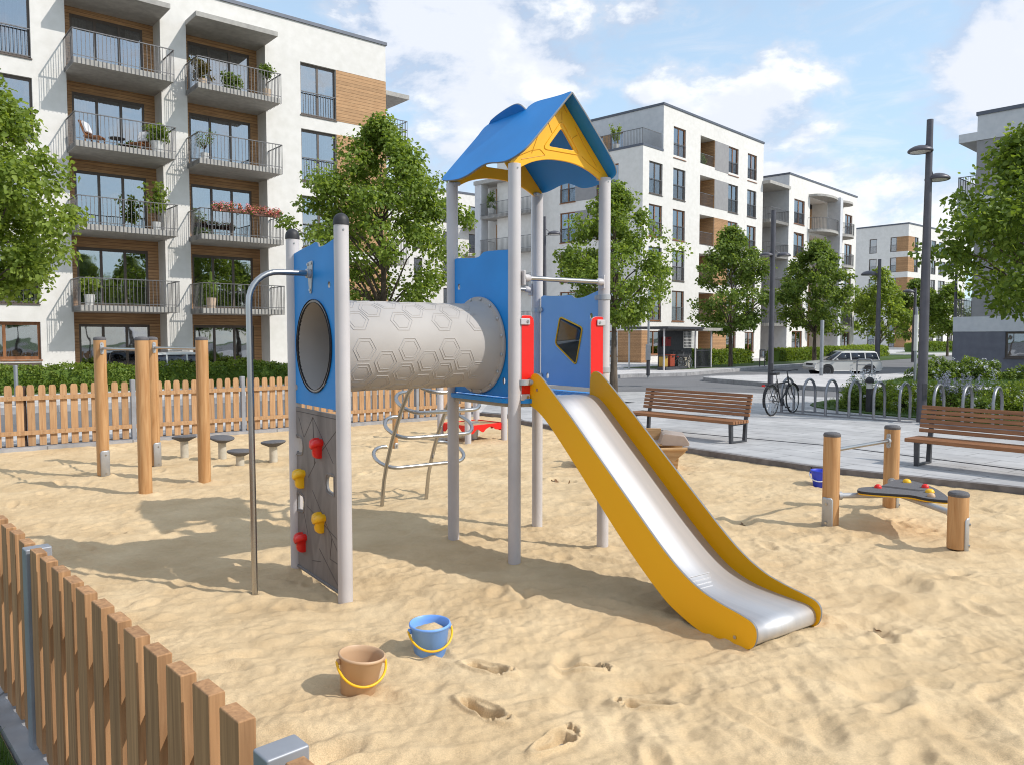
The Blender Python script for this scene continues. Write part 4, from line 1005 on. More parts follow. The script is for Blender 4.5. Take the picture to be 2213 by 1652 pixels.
# wooden play boat behind the slide
A, B = G(1250,1004), G(1460,1009); c = (A+B)/2; dv_ = (B-A).normalized(); L_ = (B-A).length
t = thing('play_boat', 'small wooden play boat with boxy cabin, half hidden behind the slide', 'play boat', (c.x, c.y, 0), math.atan2(dv_.y, dv_.x))
for x in (-L_/2+.04, L_/2-.06):
    b = MB(); b.prism([(x-.07,-.05),(x+.07,-.05),(x+.09,.16),(x-.09,.16)], -.16, .16, 'xz'); b.build('leg_block', M_tub, t, bevel=.008)
hp_unused = [(-L_/2-.12,.30),(-L_/2-.02,.17),(L_/2-.02,.13),(L_/2+.10,.24),(L_/2+.13,.29)]
for y in (-.30, .27):
    b = MB(); b.prism([(-L_/2-.07,.26),(-L_/2-.02,.15),(L_/2-.04,.13),(L_/2+.10,.25),(L_/2+.12,.29)], y, y+.03, 'xz'); b.build('hull_side', M_tub, t, bevel=.006)
b = MB(); b.box(-L_/2-.05, L_/2-.02, -.27, .27, .15, .18); b.build('hull_floor', M_tub, t)
for y in (-.33, .31):
    b = MB(); b.tube([(-L_/2-.07,y,.27),(0,y,.275),(L_/2+.13,y,.31)], .022, 10); b.build('gunwale', M_tub, t)
b = MB(); b.prism([(L_/2-.42,.33),(L_/2+.16,.33),(L_/2+.17,.37),(L_/2+.10,.47),(L_/2-.16,.50),(L_/2-.20,.48),(L_/2-.24,.36),(L_/2-.42,.36)], -.22, .24, 'xz'); b.build('cabin_lid', M_tubd, t, bevel=.012)
b = MB(); b.box(L_/2-.75, L_/2-.2, .20, .24, .33, .52); b.box(L_/2-.75, L_/2-.2, -.22, -.19, .33, .36); b.build('cabin_board', M_tub, t, bevel=.005)
# ------------------------------------------------------------------ picket fences
s1_, s2_ = .775, 3.005
def picket_fence(name, lab, O, D, N_in, segs, h, gap0, material, top_round, pw=.102, pt=.026, pitch=.158, rails=(.26,.78), post_top=.03, posts=True, base=.07, rail_side=1):
    """O + D*s along the fence; N_in points to the side the rails are on; segs: list of (s0, s1) bays; posts at their ends"""
    t = thing(name, lab, 'fence', (O.x, O.y, 0), math.atan2(D.y, D.x))
    sgn = 1 if (D.x*N_in.y-D.y*N_in.x) > 0 else -1          # local y sign of the rail side
    rnd = random.Random(3)
    for (s0, s1, n) in segs:
        b = MB(); mg = .05 if top_round else (.10 if abs(s1-s2_) < .01 else .02); ml = .05 if top_round else (.055 if abs(s0-s2_) < .01 else .02); stp = (s1-s0-mg-ml)/n
        for i in range(n):
            x = s0+ml+stp*(i+.5); w_ = pw*(.96+.08*rnd.random()); hh = h+rnd.uniform(-.006, .006); tl = rnd.uniform(-.004, .004)
            if top_round: pr = [(x-w_/2,base),(x+w_/2,base),(x+w_/2+tl,hh-.05),(x+w_/2*.82+tl,hh-.012),(x+w_/2*.55+tl,hh),(x-w_/2*.55+tl,hh),(x-w_/2*.82+tl,hh-.012),(x-w_/2+tl,hh-.05)]
            else: pr = [(x-w_/2,base),(x+w_/2,base),(x+w_/2+tl,hh),(x-w_/2+tl,hh)]
            yj = rnd.uniform(-.002, .002); b.prism(pr, -sgn*pt+yj if sgn > 0 else yj, yj if sgn > 0 else pt+yj, 'xz')
        b.build('picket_panel', material, t, bevel=.004 if not top_round else .003)
        for z in rails:
            r = MB(); y = sgn*.020
            r.box(s0+.03, s1-.03, min(.002*sgn, sgn*.040), max(.002*sgn, sgn*.040), z*h-.035, z*h+.035); ro = r.build('rail', material, t, bevel=.004)
            s_ = MB()
            for i in range(n):
                x = s0+ml+stp*(i+.5)
                for dz in (-.014, .014): s_.tube([(x+dz*.8, sgn*.040, z*h+dz), (x+dz*.8, sgn*.0425, z*h+dz)], .0045, 6)
            s_.build('screw_heads', M_steel, ro)
    ends = sorted(set([s for sg in segs for s in sg[:2]]))
    if posts:
        for s in ends:
            p = MB(); p.box(s-.035, s+.035, -.055*1 if sgn > 0 else -.045, .045 if sgn > 0 else .055, -.1, h+post_top); p.build('post', M_fpost, t, bevel=.006)
    return t
segB = [(-3.8,-1.9,12),(-1.9,1.9,24)]+[(1.9*k, 1.9*(k+1), 12) for k in range(1, 4)]+[(7.6, 9.1, 9)]
picket_fence('picket_fence', 'long larch picket fence behind the sand, with steel posts and rounded picket tops', FO, FD, FN, segB, 1.05, 0, M_fwood, True, pw=.102, rails=(.27,.80), pitch=.158)
segF = [(-9.0+2.2*k-.52, -9.0+2.2*(k+1)-.52, 13) for k in range(0, 3)]
s1_, s2_ = .775, 3.005
segL = [(s1_-2.215*3, s1_-2.215*2, 12),(s1_-2.215*2, s1_-2.215, 12),(s1_-2.215, s1_, 12),(s1_, s2_, 12),(s2_, s2_+2.215, 12)]
picket_fence('picket_fence', 'near larch picket fence with square picket tops, cutting across the lower left corner', LFO, LFD, -LFN, segL, .93, 0, M_fwood2, False, pw=.105, pt=.042, rails=(.26,.76), post_top=-.012, base=.085)
# dark square timber post behind the far fence
t = thing('fence_stake', 'dark weathered timber stake standing right behind the far picket fence', 'stake', fb(.28,.09)+(0,), math.atan2(FD.y, FD.x))
b = MB(); b.box(-.05,.05,-.045,.045,-.1,1.03); b.build('stake_body', mat('dark_stake', rgb(92,72,60), rgb(60,48,42), rough=.8, scale=8, stretch=(4,4,.3), bump=.2), t, bevel=.006)
# ================================================================== BUILDINGS
MC = {}
def cached(key, fn):
    if key not in MC: MC[key] = fn()
    return MC[key]
def add_window(par, x, z, w, h, dep, Mf, panes=2, rail=True, frame=None, glass=None, curt='both', fw=.07, sill=True, rail_h=1.0, detail=True, rail_lo=0.0):
    """window part: frame mesh > panes, curtains, railing. Mf maps face space (x along, y inwards, z up) to the building"""
    rnd = random.Random(int(x*97+z*31+w*13)); frame = frame or M_frame; glass = glass or M_glass
    def fr():
        b = MB(); b.box(0, fw, 0, .07, 0, h); b.box(w-fw, w, 0, .07, 0, h); b.box(fw, w-fw, 0, .07, 0, fw); b.box(fw, w-fw, 0, .07, h-fw, h)
        for i in range(1, panes):
            c = w*i/panes; b.box(c-fw*.6, c+fw*.6, -.004, .066, fw, h-fw)
        if detail:
            for i in range(panes):
                a = w*i/panes+fw*.62; c = w*(i+1)/panes-fw*.62
                for (p, q, r_, s) in [(a,c,fw,fw+.035),(a,c,h-fw-.035,h-fw)]: b.box(p, q, .012, .05, r_, s)
        if sill: b.box(-.03, w+.03, -.16, .0, -.045, -.002)
        return b.mesh('window', frame)
    o = obj_from('window', cached(('f',round(w,2),round(h,2),panes,frame.name,fw,sill,detail), fr), par)
    o.matrix_local = Mf @ Matrix.Translation((x, dep, z))
    pw = w/panes
    def pn():
        b = MB(); b.box(0, pw-fw*1.2, 0, .008, 0, h-2*fw); return b.mesh('pane', glass)
    for i in range(panes):
        p = obj_from('pane', cached(('p',round(pw,2),round(h,2),glass.name,fw), pn), o, (pw*i+fw*.6, .03, fw))
    if curt:
        def cu():
            b = MB(); n = 14; cw = pw*.62
            vs = []; 
            for k in range(n+1):
                vs += [(cw*k/n, .025*math.sin(k*2.2), 0), (cw*k/n, .025*math.sin(k*2.2), h-.06)]
            b.add(vs, [(2*k, 2*k+2, 2*k+3, 2*k+1) for k in range(n)]); return b.mesh('curtain', M_curt)
        m = cached(('c',round(pw,2),round(h,2)), cu)
        sides = {'both': (0, panes-1), 'left': (0,), 'right': (panes-1,), 'all': tuple(range(panes))}[curt]
        for i in sides:
            if rnd.random() < .15: continue
            obj_from('curtain', m, o, (pw*i+(.05 if i == 0 else pw*.32), .16+.02*rnd.random(), .03))
    if rail:
        def rl():
            b = MB(); b.box(.0, w, -.03, .01, rail_h-.02, rail_h+.015); b.box(0, w, -.022, 0, .05, .08)
            nb = max(4, int(w/.115))
            for k in range(nb+1):
                xx = .012+(w-.024)*k/nb; b.box(xx-.008, xx+.008, -.018, -.002, .05, rail_h-.02)
            return b.mesh('railing', M_rail, 0)
        obj_from('railing', cached(('r',round(w,2),rail_h), rl), o, (0, -dep+.03 if dep > .08 else -.04, 0))
    return o
def wall_face(par, name, Mf, s0, s1, z0, z1, openings, material, back=.35):
    """outer wall skin with real openings; openings: (a, b, c, d, depth)"""
    xs = sorted(set([s0, s1]+[v for o in openings for v in o[:2]])); zs = sorted(set([z0, z1]+[v for o in openings for v in o[2:4]]))
    xs = [x for x in xs if s0 <= x <= s1]; zs = [z for z in zs if z0 <= z <= z1]
    b = MB()
    for i in range(len(xs)-1):
        zz = 0
        for j in range(len(zs)-1):
            cx = (xs[i]+xs[i+1])/2; cz = (zs[j]+zs[j+1])/2
            if any(o[0] < cx < o[1] and o[2] < cz < o[3] for o in openings): continue
            b.quad((xs[i],0,zs[j]), (xs[i+1],0,zs[j]), (xs[i+1],0,zs[j+1]), (xs[i],0,zs[j+1]))
    for o in openings:
        a, c, d, e, dep = o[:5]
        b.quad((a,0,d),(a,dep,d),(a,dep,e),(a,0,e)); b.quad((c,0,d),(c,0,e),(c,dep,e),(c,dep,d))
        b.quad((a,0,e),(a,dep,e),(c,dep,e),(c,0,e)); b.quad((a,0,d),(c,0,d),(c,dep,d),(a,dep,d))
    me = b.mesh(name, material, 0); me.transform(Mf)
    bm = bmesh.new(); bm.from_mesh(me); bmesh.ops.remove_doubles(bm, verts=bm.verts, dist=.0008); bm.to_mesh(me); bm.free()
    return obj_from(name, me, par)
def part_box(par, name, material, x0, x1, y0, y1, z0, z1, Mf=None, bevel=0):
    b = MB(); b.box(x0,x1,y0,y1,z0,z1); me = b.mesh(name, material, 0)
    if Mf is not None: me.transform(Mf)
    o = obj_from(name, me, par)
    return o
I4 = Matrix.Identity(4)
def balcony(par, x0, x1, z, prot, Mf, th=.2, rail_h=.97, gapbar=.13, slabmat=None, sides=(1,1), y0=0.0):
    """slab part > railing sub-part; bars run down over the slab edge"""
    sl_ = part_box(par, 'balcony', slabmat or M_conc, x0, x1, -prot, y0, z, z+th, Mf)
    b = MB(); t = .024; top = z+th+rail_h; yo = -prot-.03
    b.box(x0-.03, x1+.03, yo-.012, yo+.028, top-.03, top)
    lo = z-.01
    n = int((x1-x0)/gapbar)
    for k in range(n+1):
        xx = x0-.02+(x1-x0+.04)*k/n; b.box(xx-.009, xx+.009, yo, yo+.014, lo, top-.03)
    m = int(prot/gapbar)
    for sx, ok in ((x0-.03, sides[0]), (x1+.03, sides[1])):
        if not ok: continue
        b.box(sx-.02, sx+.02, yo+.028, -.02, top-.03, top)
        for k in range(1, m+1):
            yy = yo+(prot)*k/m; b.box(sx-.007, sx+.007, yy-.009, yy+.009, lo, top-.03)
    b.box(x0-.02, x1+.02, yo+.002, yo+.012, z+th+.06, z+th+.085)
    me = b.mesh('railing', M_rail, 0); me.transform(Mf); obj_from('railing', me, sl_)
    return sl_
def roof_cap(par, poly, z, h=.12, over=.05, mat_=None):
    b = MB(); b.prism(poly, z, z+h); o = b.build('roof', mat_ or M_cap, par, smooth=0); return o

# ------------------------------------------------------------------ house with balconies on the left
LBD = thing('apartment_building', 'white apartment block on the left with two columns of railed balconies over timber walls', 'apartment block', (BO.x, BO.y, 0), math.atan2(BS.y, BS.x), 'white apartment blocks round the square')
ROOF = 15.22; SLB = [2.74, 5.57, 8.41, 11.22]; FLR = [.10]+[z+.2 for z in SLB]
op = []
recs = [(-1.66, 1.56), (2.52, 5.70)]
for r in recs: op.append((r[0], r[1], .05, 14.0, .92))
for z in FLR[1:]:
    op.append((7.25, 8.92, z-.05 if z > 3 else z, z+2.17, .16))
    op.append((-4.75, -2.73, z+.05, z+2.2, .16))
op.append((-4.9, -2.72, 1.03, 2.36, .16)); op.append((7.25, 8.92, .1, 2.3, .16))
wall_face(LBD, 'wall', I4, -9.0, 11.46, 0, ROOF, op, M_plaster)
Mend = Matrix.Translation((11.46, 0, 0)) @ Matrix.Rotation(R(90), 4, 'Z')
part_box(LBD, 'wall', M_plaster, -9.0, 11.459, 1.3, 12, 0, ROOF-.01); part_box(LBD, 'wall', M_plaster, 11.2, 11.461, .0005, 1.3, 0, ROOF-.005)
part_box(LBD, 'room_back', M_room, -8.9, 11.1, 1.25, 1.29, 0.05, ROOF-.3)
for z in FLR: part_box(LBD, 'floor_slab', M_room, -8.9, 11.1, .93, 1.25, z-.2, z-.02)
roof_cap(LBD, [(-9.1,-.06),(11.52,-.06),(11.52,12.1),(-9.1,12.1)], ROOF, .14)
wdth = [(-1.33, 1.17), (2.86, 5.38)]
for r, wd in zip(recs, wdth):
    for i, z in enumerate(FLR):
        top = 14.0 if i == 4 else SLB[i]
        h = 2.24 if i else 2.22
        # timber cladding of the recess, with the hole for the window
        fm = Matrix.Translation((0, .90, 0))
        wall_face(LBD, 'timber_wall', fm, r[0], r[1], (z if i == 0 else SLB[i-1]+.2), top, [(wd[0], wd[1], z+.02, z+h, .03)], M_clad)
        add_window(LBD, wd[0], z+.02, wd[1]-wd[0], h-.02, .92, I4, 3, False, M_frame, M_glass, 'both' if (i+int(wd[0])) % 2 else 'left', .075, False)
    for z in SLB: balcony(LBD, r[0]-.03, r[1]+.03, z, 1.38, I4, y0=.89)
    part_box(LBD, 'canopy', M_conc, r[0]-.02, r[1]+.02, -1.25, .9, 13.90, 14.08)
for z in FLR[1:]:
    add_window(LBD, 7.25, z-.05 if z > 3 else z, 1.67, 2.22 if z > 3 else 2.17, .12, I4, 2, True, M_frame, M_glass, 'both')
    add_window(LBD, -4.75, z+.05, 2.02, 2.15, .12, I4, 2, True, M_frame, M_glass, 'both')
    pz = z-.05
    part_box(LBD, 'timber_panel', M_clad2, 8.921, 11.456, -.012, .05, pz, z+2.17)
add_window(LBD, -4.9, 1.03, 2.18, 1.33, .12, I4, 2, False, M_framew, M_glass, 'both', .08)
add_window(LBD, 7.25, .1, 1.67, 2.2, .12, I4, 2, False, M_framew, M_glass, 'both', .08)
part_box(LBD, 'dark_plinth_window', M_frame, -4.9, -2.72, -.01, .03, .3, .92)
# balconies on the far end wall
for z in (2.74, 5.57, 8.41): balcony(LBD, .6, 2.4, z+2.6, 1.5, Mend)
part_box(LBD, 'canopy', M_conc, .5, 2.6, -1.6, .02, 13.2, 13.4, Mend)
balcony(LBD, .6, 2.6, 10.6, 1.5, Mend)

# ------------------------------------------------------------------ white corner house across the road
BB_ = thing('apartment_building', 'white corner apartment block in the middle with a roof terrace on its left', 'apartment block', (BBO.x, BBO.y, 0), math.atan2(BBS.y, BBS.x), 'white apartment blocks round the square')
RB = 17.9; SL4 = 14.7; FH = 2.885
MLf = Matrix.Rotation(R(-90), 4, 'Z')                    # left-hand side face: x runs from far to near corner
tops = [16.70-FH*k for k in range(6)]
op = []
for k in range(6):
    t = tops[k]; b0 = t-2.18 if k < 5 else .62
    op.append((3.79, 5.43, b0, t, .14)); op.append((11.78, 13.39, b0, t, .14)); op.append((14.95, 16.55, b0, t, .14))
    op.append((7.49, 9.65, t-2.2 if k < 5 else .12, t+.03, 1.3))
    if k: op.append((.76, 2.41, b0, t, .14))
wall_face(BB_, 'wall', I4, 0, 17.73, 0, SL4, [o for o in op if o[3] < SL4], M_plaster)
wall_face(BB_, 'wall', I4, 2.49, 17.73, SL4, RB, [o for o in op if o[2] > SL4-.5], M_plaster)
for k in range(6):
    t = tops[k]; b0 = t-2.18 if k < 5 else .62; h = t-b0
    for x, w_ in ((3.79,1.64),(11.78,1.61),(14.95,1.6))+(((.76,1.65),) if k else ()):
        add_window(BB_, x, b0, w_, h, .10, I4, 2, k < 5, M_framew if k % 2 == 0 or k == 5 else M_frame, M_glass2, 'both', .08, True, 1.02, False)
    z = t-2.2 if k < 5 else .12
    fm = Matrix.Translation((0, 1.29, 0))
    part_box(BB_, 'timber_wall', M_clad, 7.49, 9.65, 1.285, 1.30, z, t+.03); part_box(BB_, 'timber_wall', M_clad, 9.62, 9.64, .02, 1.28, z, t+.02)
    add_window(BB_, 7.6, z+.02, 1.6, 1.98, 1.24, I4, 1, False, M_frame, M_glass2, None, .08, False, 1, False)
    if k < 5:
        def rl():
            b = MB(); w_ = 2.16; b.box(0, w_, 0, .04, .97, 1.0); b.box(0, w_, .01, .03, .04, .07)
            for q in range(17): b.box(.02+q*.1325-.009, .02+q*.1325+.009, .01, .026, .05, .97)
            return b.mesh('railing', M_rail, 0)
        obj_from('railing', cached('loggia_rail', rl), BB_, (7.49, .06, z))
    part_box(BB_, 'wall_panel', (M_greypl if k < 2 else M_brick), 9.655, 11.775, -.014, .05, t-2.16 if k < 5 else .1, t+.02)
part_box(BB_, 'brick_base', M_brick, .003, .76, -.012, .05, .1, 2.3)
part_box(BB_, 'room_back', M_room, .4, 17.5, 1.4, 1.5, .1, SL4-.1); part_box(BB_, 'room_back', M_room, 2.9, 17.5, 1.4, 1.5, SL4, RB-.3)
# left face
opl = []
for k in range(1, 6):
    t = tops[k]; opl.append((-7.24, -5.80, t-2.18 if k < 5 else .5, t, .14)); opl.append((-3.9, -2.0, t-2.18 if k < 5 else .5, t, .14))
wall_face(BB_, 'wall', MLf, -9.0, 0, 0, SL4, opl, M_plaster)
for k in range(1, 6):
    t = tops[k]; b0 = t-2.18 if k < 5 else .5
    add_window(BB_, -7.24, b0, 1.44, t-b0, .10, MLf, 2, k < 5, M_framew, M_glass2, 'both', .08, True, 1.02, False)
    add_window(BB_, -3.9, b0, 1.9, t-b0, .10, MLf, 2, k < 5, M_framew, M_glass2, 'both', .08, True, 1.02, False)
    part_box(BB_, 'wall_panel', M_greypl if k < 5 else M_brick, -5.795, -3.905, -.014, .05, b0, t, MLf)
part_box(BB_, 'brick_base', M_brick, -1.95, -.004, -.012, .05, .1, 2.3, MLf)
part_box(BB_, 'room_back', M_room, -8.8, -.4, 1.38, 1.48, .1, SL4-.1, MLf)
part_box(BB_, 'wall', M_plaster, .3, 17.727, 9.0, 14, .0, RB-.02)            # rear
part_box(BB_, 'wall', M_plaster, 17.4, 17.729, .0005, 9, 0, RB-.01)
part_box(BB_, 'terrace_floor', M_cap, -.03, 2.49, -.03, 9.0, SL4, SL4+.16)
part_box(BB_, 'terrace_floor', M_cap, 2.49, 5.2, 3.2, 9.0, SL4, SL4+.16) if False else None
MT = Matrix.Translation((2.49, 0, 0)) @ MLf
opt = [(-4.6,-3.4,SL4+.2,16.66,.14),(-7.3,-5.2,SL4+.2,16.66,.14)]
wall_face(BB_, 'wall', MT, -9.0, 0, SL4, RB, opt, M_plaster2)
for a in opt: add_window(BB_, a[0], a[2], a[1]-a[0], a[3]-a[2], .10, MT, 2, False, M_framew, M_glass2, 'left', .08, True, 1, False)
part_box(BB_, 'timber_wall', M_clad2, -5.195, -4.605, -.014, .05, SL4+.2, 16.66, MT)
b = MB()
b.box(.03, 2.3, .04, .07, SL4+1.16, SL4+1.2); b.box(.03, .06, .07, 8.9, SL4+1.16, SL4+1.2)
for k in range(20): b.box(.04+k*.118-.009, .04+k*.118+.009, .045, .065, SL4+.16, SL4+1.16)
for k in range(72): b.box(.035, .055, .1+k*.122-.009, .1+k*.122+.009, SL4+.16, SL4+1.16)
b.build('terrace_railing', M_rail, BB_, smooth=0)
roof_cap(BB_, [(2.43,-.06),(17.79,-.06),(17.79,14.05),(2.43,14.05)], RB, .15)
# set-back balcony wing on the left of the corner house
part_box(BB_, 'wing_wall', M_plaster2, -1.0, 7.0, 9.0, 9.2, 0, 14.2)
MW = Matrix.Translation((1.2, 0, 0)) @ MLf
part_box(BB_, 'wall', M_plaster, 1.2, 6.0, 9.2, 17.5, 0, 14.2)
for k in range(1, 6):
    z = tops[k]-2.55 if k < 5 else -.2
    if k < 5:
        balcony(BB_, -15.2, -9.05, z, 1.6, MW, .22, 1.0, .13)
    part_box(BB_, 'timber_wall', M_clad2, -15.0, -11.4, -.02, .02, z+.25, tops[k]+.05, MW)
    add_window(BB_, -13.6, z+.26, 1.0, 2.15, -.04, MW, 1, False, M_frame, M_glass2, None, .08, False, 1, False)
    add_window(BB_, -11.2, z+.26, 1.6, 2.15, -.04, MW, 2, False, M_frame, M_glass2, 'left', .08, False, 1, False)
part_box(BB_, 'pillar', M_plaster2, -15.9, -15.15, -1.55, -.8, 0, 14.1, MW)
part_box(BB_, 'canopy', M_conc, -15.95, -9.0, -1.65, .1, 14.05, 14.35, MW)

# ------------------------------------------------------------------ neighbouring house with rounded balconies
FO_ = Vector((24.4,69.3,0))
FB = thing('apartment_building', 'lower white apartment block right of the corner house, with two stacks of curved balconies', 'apartment block', (FO_.x, FO_.y, 0), math.atan2(BBS.y, BBS.x), 'white apartment blocks round the square')
RF = 15.95; t5 = [14.0-2.9*k for k in range(5)]; op = []
for k in range(5):
    t = t5[k]; b0 = t-2.15 if k < 4 else .6
    op += [(.56,2.78,b0,t,.14),(12.35,14.28,b0,t,.14),(3.9,7.9,t-2.35 if k < 4 else .12,t+.5 if k == 0 else t+.05,1.5),(8.7,11.6,t-2.35 if k < 4 else .12,t+.5 if k == 0 else t+.05,1.5)]
wall_face(FB, 'wall', I4, -.5, 15.4, 0, RF, op, M_plaster)
for k in range(5):
    t = t5[k]; b0 = t-2.15 if k < 4 else .6
    add_window(FB, .56, b0, 2.22, t-b0, .1, I4, 2, k < 4, M_framew, M_glass2, 'both', .09, True, 1.02, False)
    add_window(FB, 12.35, b0, 1.93, t-b0, .1, I4, 2, k < 4, M_framew, M_glass2, 'both', .09, True, 1.02, False)
    z = t-2.35 if k < 4 else .12
    for x0, x1 in ((3.9,7.9),(8.7,11.6)):
        part_box(FB, 'timber_wall', M_clad2, x0, x1, 1.49, 1.5, z, t+.05)
        add_window(FB, x0+.5, z+.05, 1.3, 2.1, 1.44, I4, 1, False, M_framew, M_glass2, None, .09, False, 1, False)
        if k < 4:
            def cb(x0=x0, x1=x1):
                pass
            xm = (x0+x1)/2; hw = (x1-x0)/2+.35
            poly = [(x0-.35,.0)]+[(xm-hw*math.cos(a), -1.5*math.sin(a)**.6) for a in np.linspace(.15, math.pi-.15, 15)]+[(x1+.35,.0)]
            pb = MB(); pb.prism(poly, z-.28, z-.02); sl_ = pb.build('balcony', M_conc, FB, smooth=0)
            rb = MB()
            for (p, q) in zip(poly[:-1], poly[1:]): rb.beam((p[0],p[1],z+.98), (q[0],q[1],z+.98), .04, .04)
            for a in np.linspace(.12, math.pi-.12, 34): rb.box(xm-hw*math.cos(a)-.012, xm-hw*math.cos(a)+.012, -1.5*math.sin(a)**.6-.01, -1.5*math.sin(a)**.6+.01, z-.1, z+.97)
            rb.build('railing', M_rail, sl_, smooth=0)
        else: pass
    if k == 0:
        for x0, x1 in ((3.9,7.9),(8.7,11.6)):
            xm = (x0+x1)/2; hw = (x1-x0)/2+.3
            poly = [(x0-.3,.0)]+[(xm-hw*math.cos(a), -1.35*math.sin(a)**.6) for a in np.linspace(.15, math.pi-.15, 15)]+[(x1+.3,.0)]
            pb = MB(); pb.prism(poly, t+.55, t+.75); pb.build('canopy', M_conc, FB, smooth=0)
part_box(FB, 'fin_wall', M_plaster2, 8.0, 8.6, -1.2, -.001, 0, 14.9)
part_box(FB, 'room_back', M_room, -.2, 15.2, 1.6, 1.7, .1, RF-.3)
part_box(FB, 'wall', M_plaster2, -.502, 15.398, 1.75, 13, 0, RF-.01); part_box(FB, 'wall', M_plaster2, -.503, -.2, .001, 1.75, 0, RF-.005); part_box(FB, 'wall', M_plaster, 15.2, 15.401, .001, 1.75, 0, RF-.006)
roof_cap(FB, [(-.56,-.06),(15.46,-.06),(15.46,13.05),(-.56,13.05)], RF, .15)
# recess with balconies between the two houses
part_box(FB, 'wall', M_plaster2, -6.6, -.51, 3.0, 4.0, 0, 15.0)
for k in range(5):
    t = t5[k]; z = t-2.4 if k < 4 else -.3
    if k < 4: balcony(FB, -4.1, -.55, z-.1, 2.0, Matrix.Translation((0, 2.0, 0)), .25, 1.0, .14, y0=.98)
    part_box(FB, 'timber_wall', M_clad2, -4.0, -2.6, 2.97, 2.995, z+.15, t+.1)
    add_window(FB, -2.5, z+.15, 1.5, 2.2, 2.94, I4, 2, False, M_framew, M_glass2, 'left', .09, False, 1, False)
part_box(FB, 'canopy', M_conc, -4.6, -.6, -.2, 3.0, 14.6, 14.85)
for k in range(4): balcony(FB, 1.0, 3.4, t5[k]-2.5, 1.5, Matrix.Translation((15.4,0,0)) @ Matrix.Rotation(R(90), 4, 'Z'), .22, 1.0, .2)

# ------------------------------------------------------------------ farther house on the right of the street
HO = Vector((57.1,113.,0)); HS_ = Vector((.76,.65,0)).normalized()
HB = thing('apartment_building', 'most distant white apartment block, down the street on the right, with tan brick corner bands', 'apartment block', (HO.x, HO.y, 0), math.atan2(HS_.y, HS_.x), 'white apartment blocks round the square')
th = [16.2-2.9*k for k in range(5)]+[2.3]; op = []; opl = []
for k in range(6):
    t = th[k]; b0 = t-2.1 if k < 5 else .4
    op += [(.85,2.14,b0,t,.15),(3.86,4.6,b0,t,.15),(6.75,8.4,b0,t,.15),(9.41,12.0,b0,t,.15),(14.0,15.6,b0,t,.15)]
    opl += [(-5.55,-4.45,b0,t,.15),(-2.52,-1.62,b0,t,.15)]
wall_face(HB, 'wall', I4, -1.2, 20, 0, 17.9, op, M_plaster); MH = Matrix.Translation((-1.2,0,0)) @ Matrix.Rotation(R(-90), 4, 'Z')
wall_face(HB, 'wall', MH, -13, 0, 0, 17.9, opl, M_plaster)
for k in range(6):
    t = th[k]; b0 = t-2.1 if k < 5 else .4
    for a in op[k*5:k*5+5]: add_window(HB, a[0], b0, a[1]-a[0], t-b0, .1, I4, 1 if a[1]-a[0] < 1 else 2, k < 5, M_frame, M_glass2, 'both', .1, False, 1.0, False)
    for a in opl[k*2:k*2+2]: add_window(HB, a[0], b0, a[1]-a[0], t-b0, .1, MH, 1, k < 5, M_frame, M_glass2, 'both', .1, False, 1.0, False)
    part_box(HB, 'brick_band', M_brick, -1.215, .84, -.016, .05, b0, t); part_box(HB, 'brick_band', M_brick, -1.61, .0, -.016, .05, b0, t, MH)
    part_box(HB, 'wall_panel', M_greypl, 4.61, 6.74, -.016, .05, b0, t)
part_box(HB, 'room_back', M_room, -.8, 19.5, 1.0, 1.1, .1, 17.6); part_box(HB, 'room_back', M_room, -12.5, -.4, 1.0, 1.1, .1, 17.6, MH)
part_box(HB, 'wall', M_plaster, .2, 19.99, 12.5, 14, 0, 17.88)
roof_cap(HB, [(-1.27,-.07),(20.1,-.07),(20.1,14.1),(-1.27,14.1)], 17.9, .2)

# ------------------------------------------------------------------ white house seen through the tower legs
EO = Vector((-5.2,80.,0)); ES = Vector((.78,.62,0)).normalized()
EB = thing('apartment_building', 'white apartment block far behind the crawl tunnel, seen between tree and tower post', 'apartment block', (EO.x, EO.y, 0), math.atan2(ES.y, ES.x), 'white apartment blocks round the square')
te = [15.15-2.8*k for k in range(5)]+[1.9]; op = []
for k in range(5): op += [(x, x+.95, te[k]-1.95, te[k], .15) for x in (-9.5,-5.5,-2.1,1.03)]
wall_face(EB, 'wall', I4, -12, 9, 0, 16.3, op, M_plaster)
for a in op: add_window(EB, a[0], a[2], a[1]-a[0], a[3]-a[2], .1, I4, 1, False, M_frame, M_glass2, 'left', .09, False, 1, False)
for k in range(4): balcony(EB, .2, 3.2, te[k]-2.35, 1.0, I4, .2, .9, .2)
part_box(EB, 'room_back', M_room, -11.8, 8.8, .8, .9, .1, 16.1); part_box(EB, 'wall', M_plaster, -12, 9, 10, 11, 0, 16.28)
part_box(EB, 'wall', M_plaster2, 8.8, 9.001, .001, 10, 0, 16.29); part_box(EB, 'wall', M_plaster2, -12.001, -11.8, .001, 10, 0, 16.29)
roof_cap(EB, [(-12.07,-.07),(9.07,-.07),(9.07,11.05),(-12.07,11.05)], 16.3, .18)

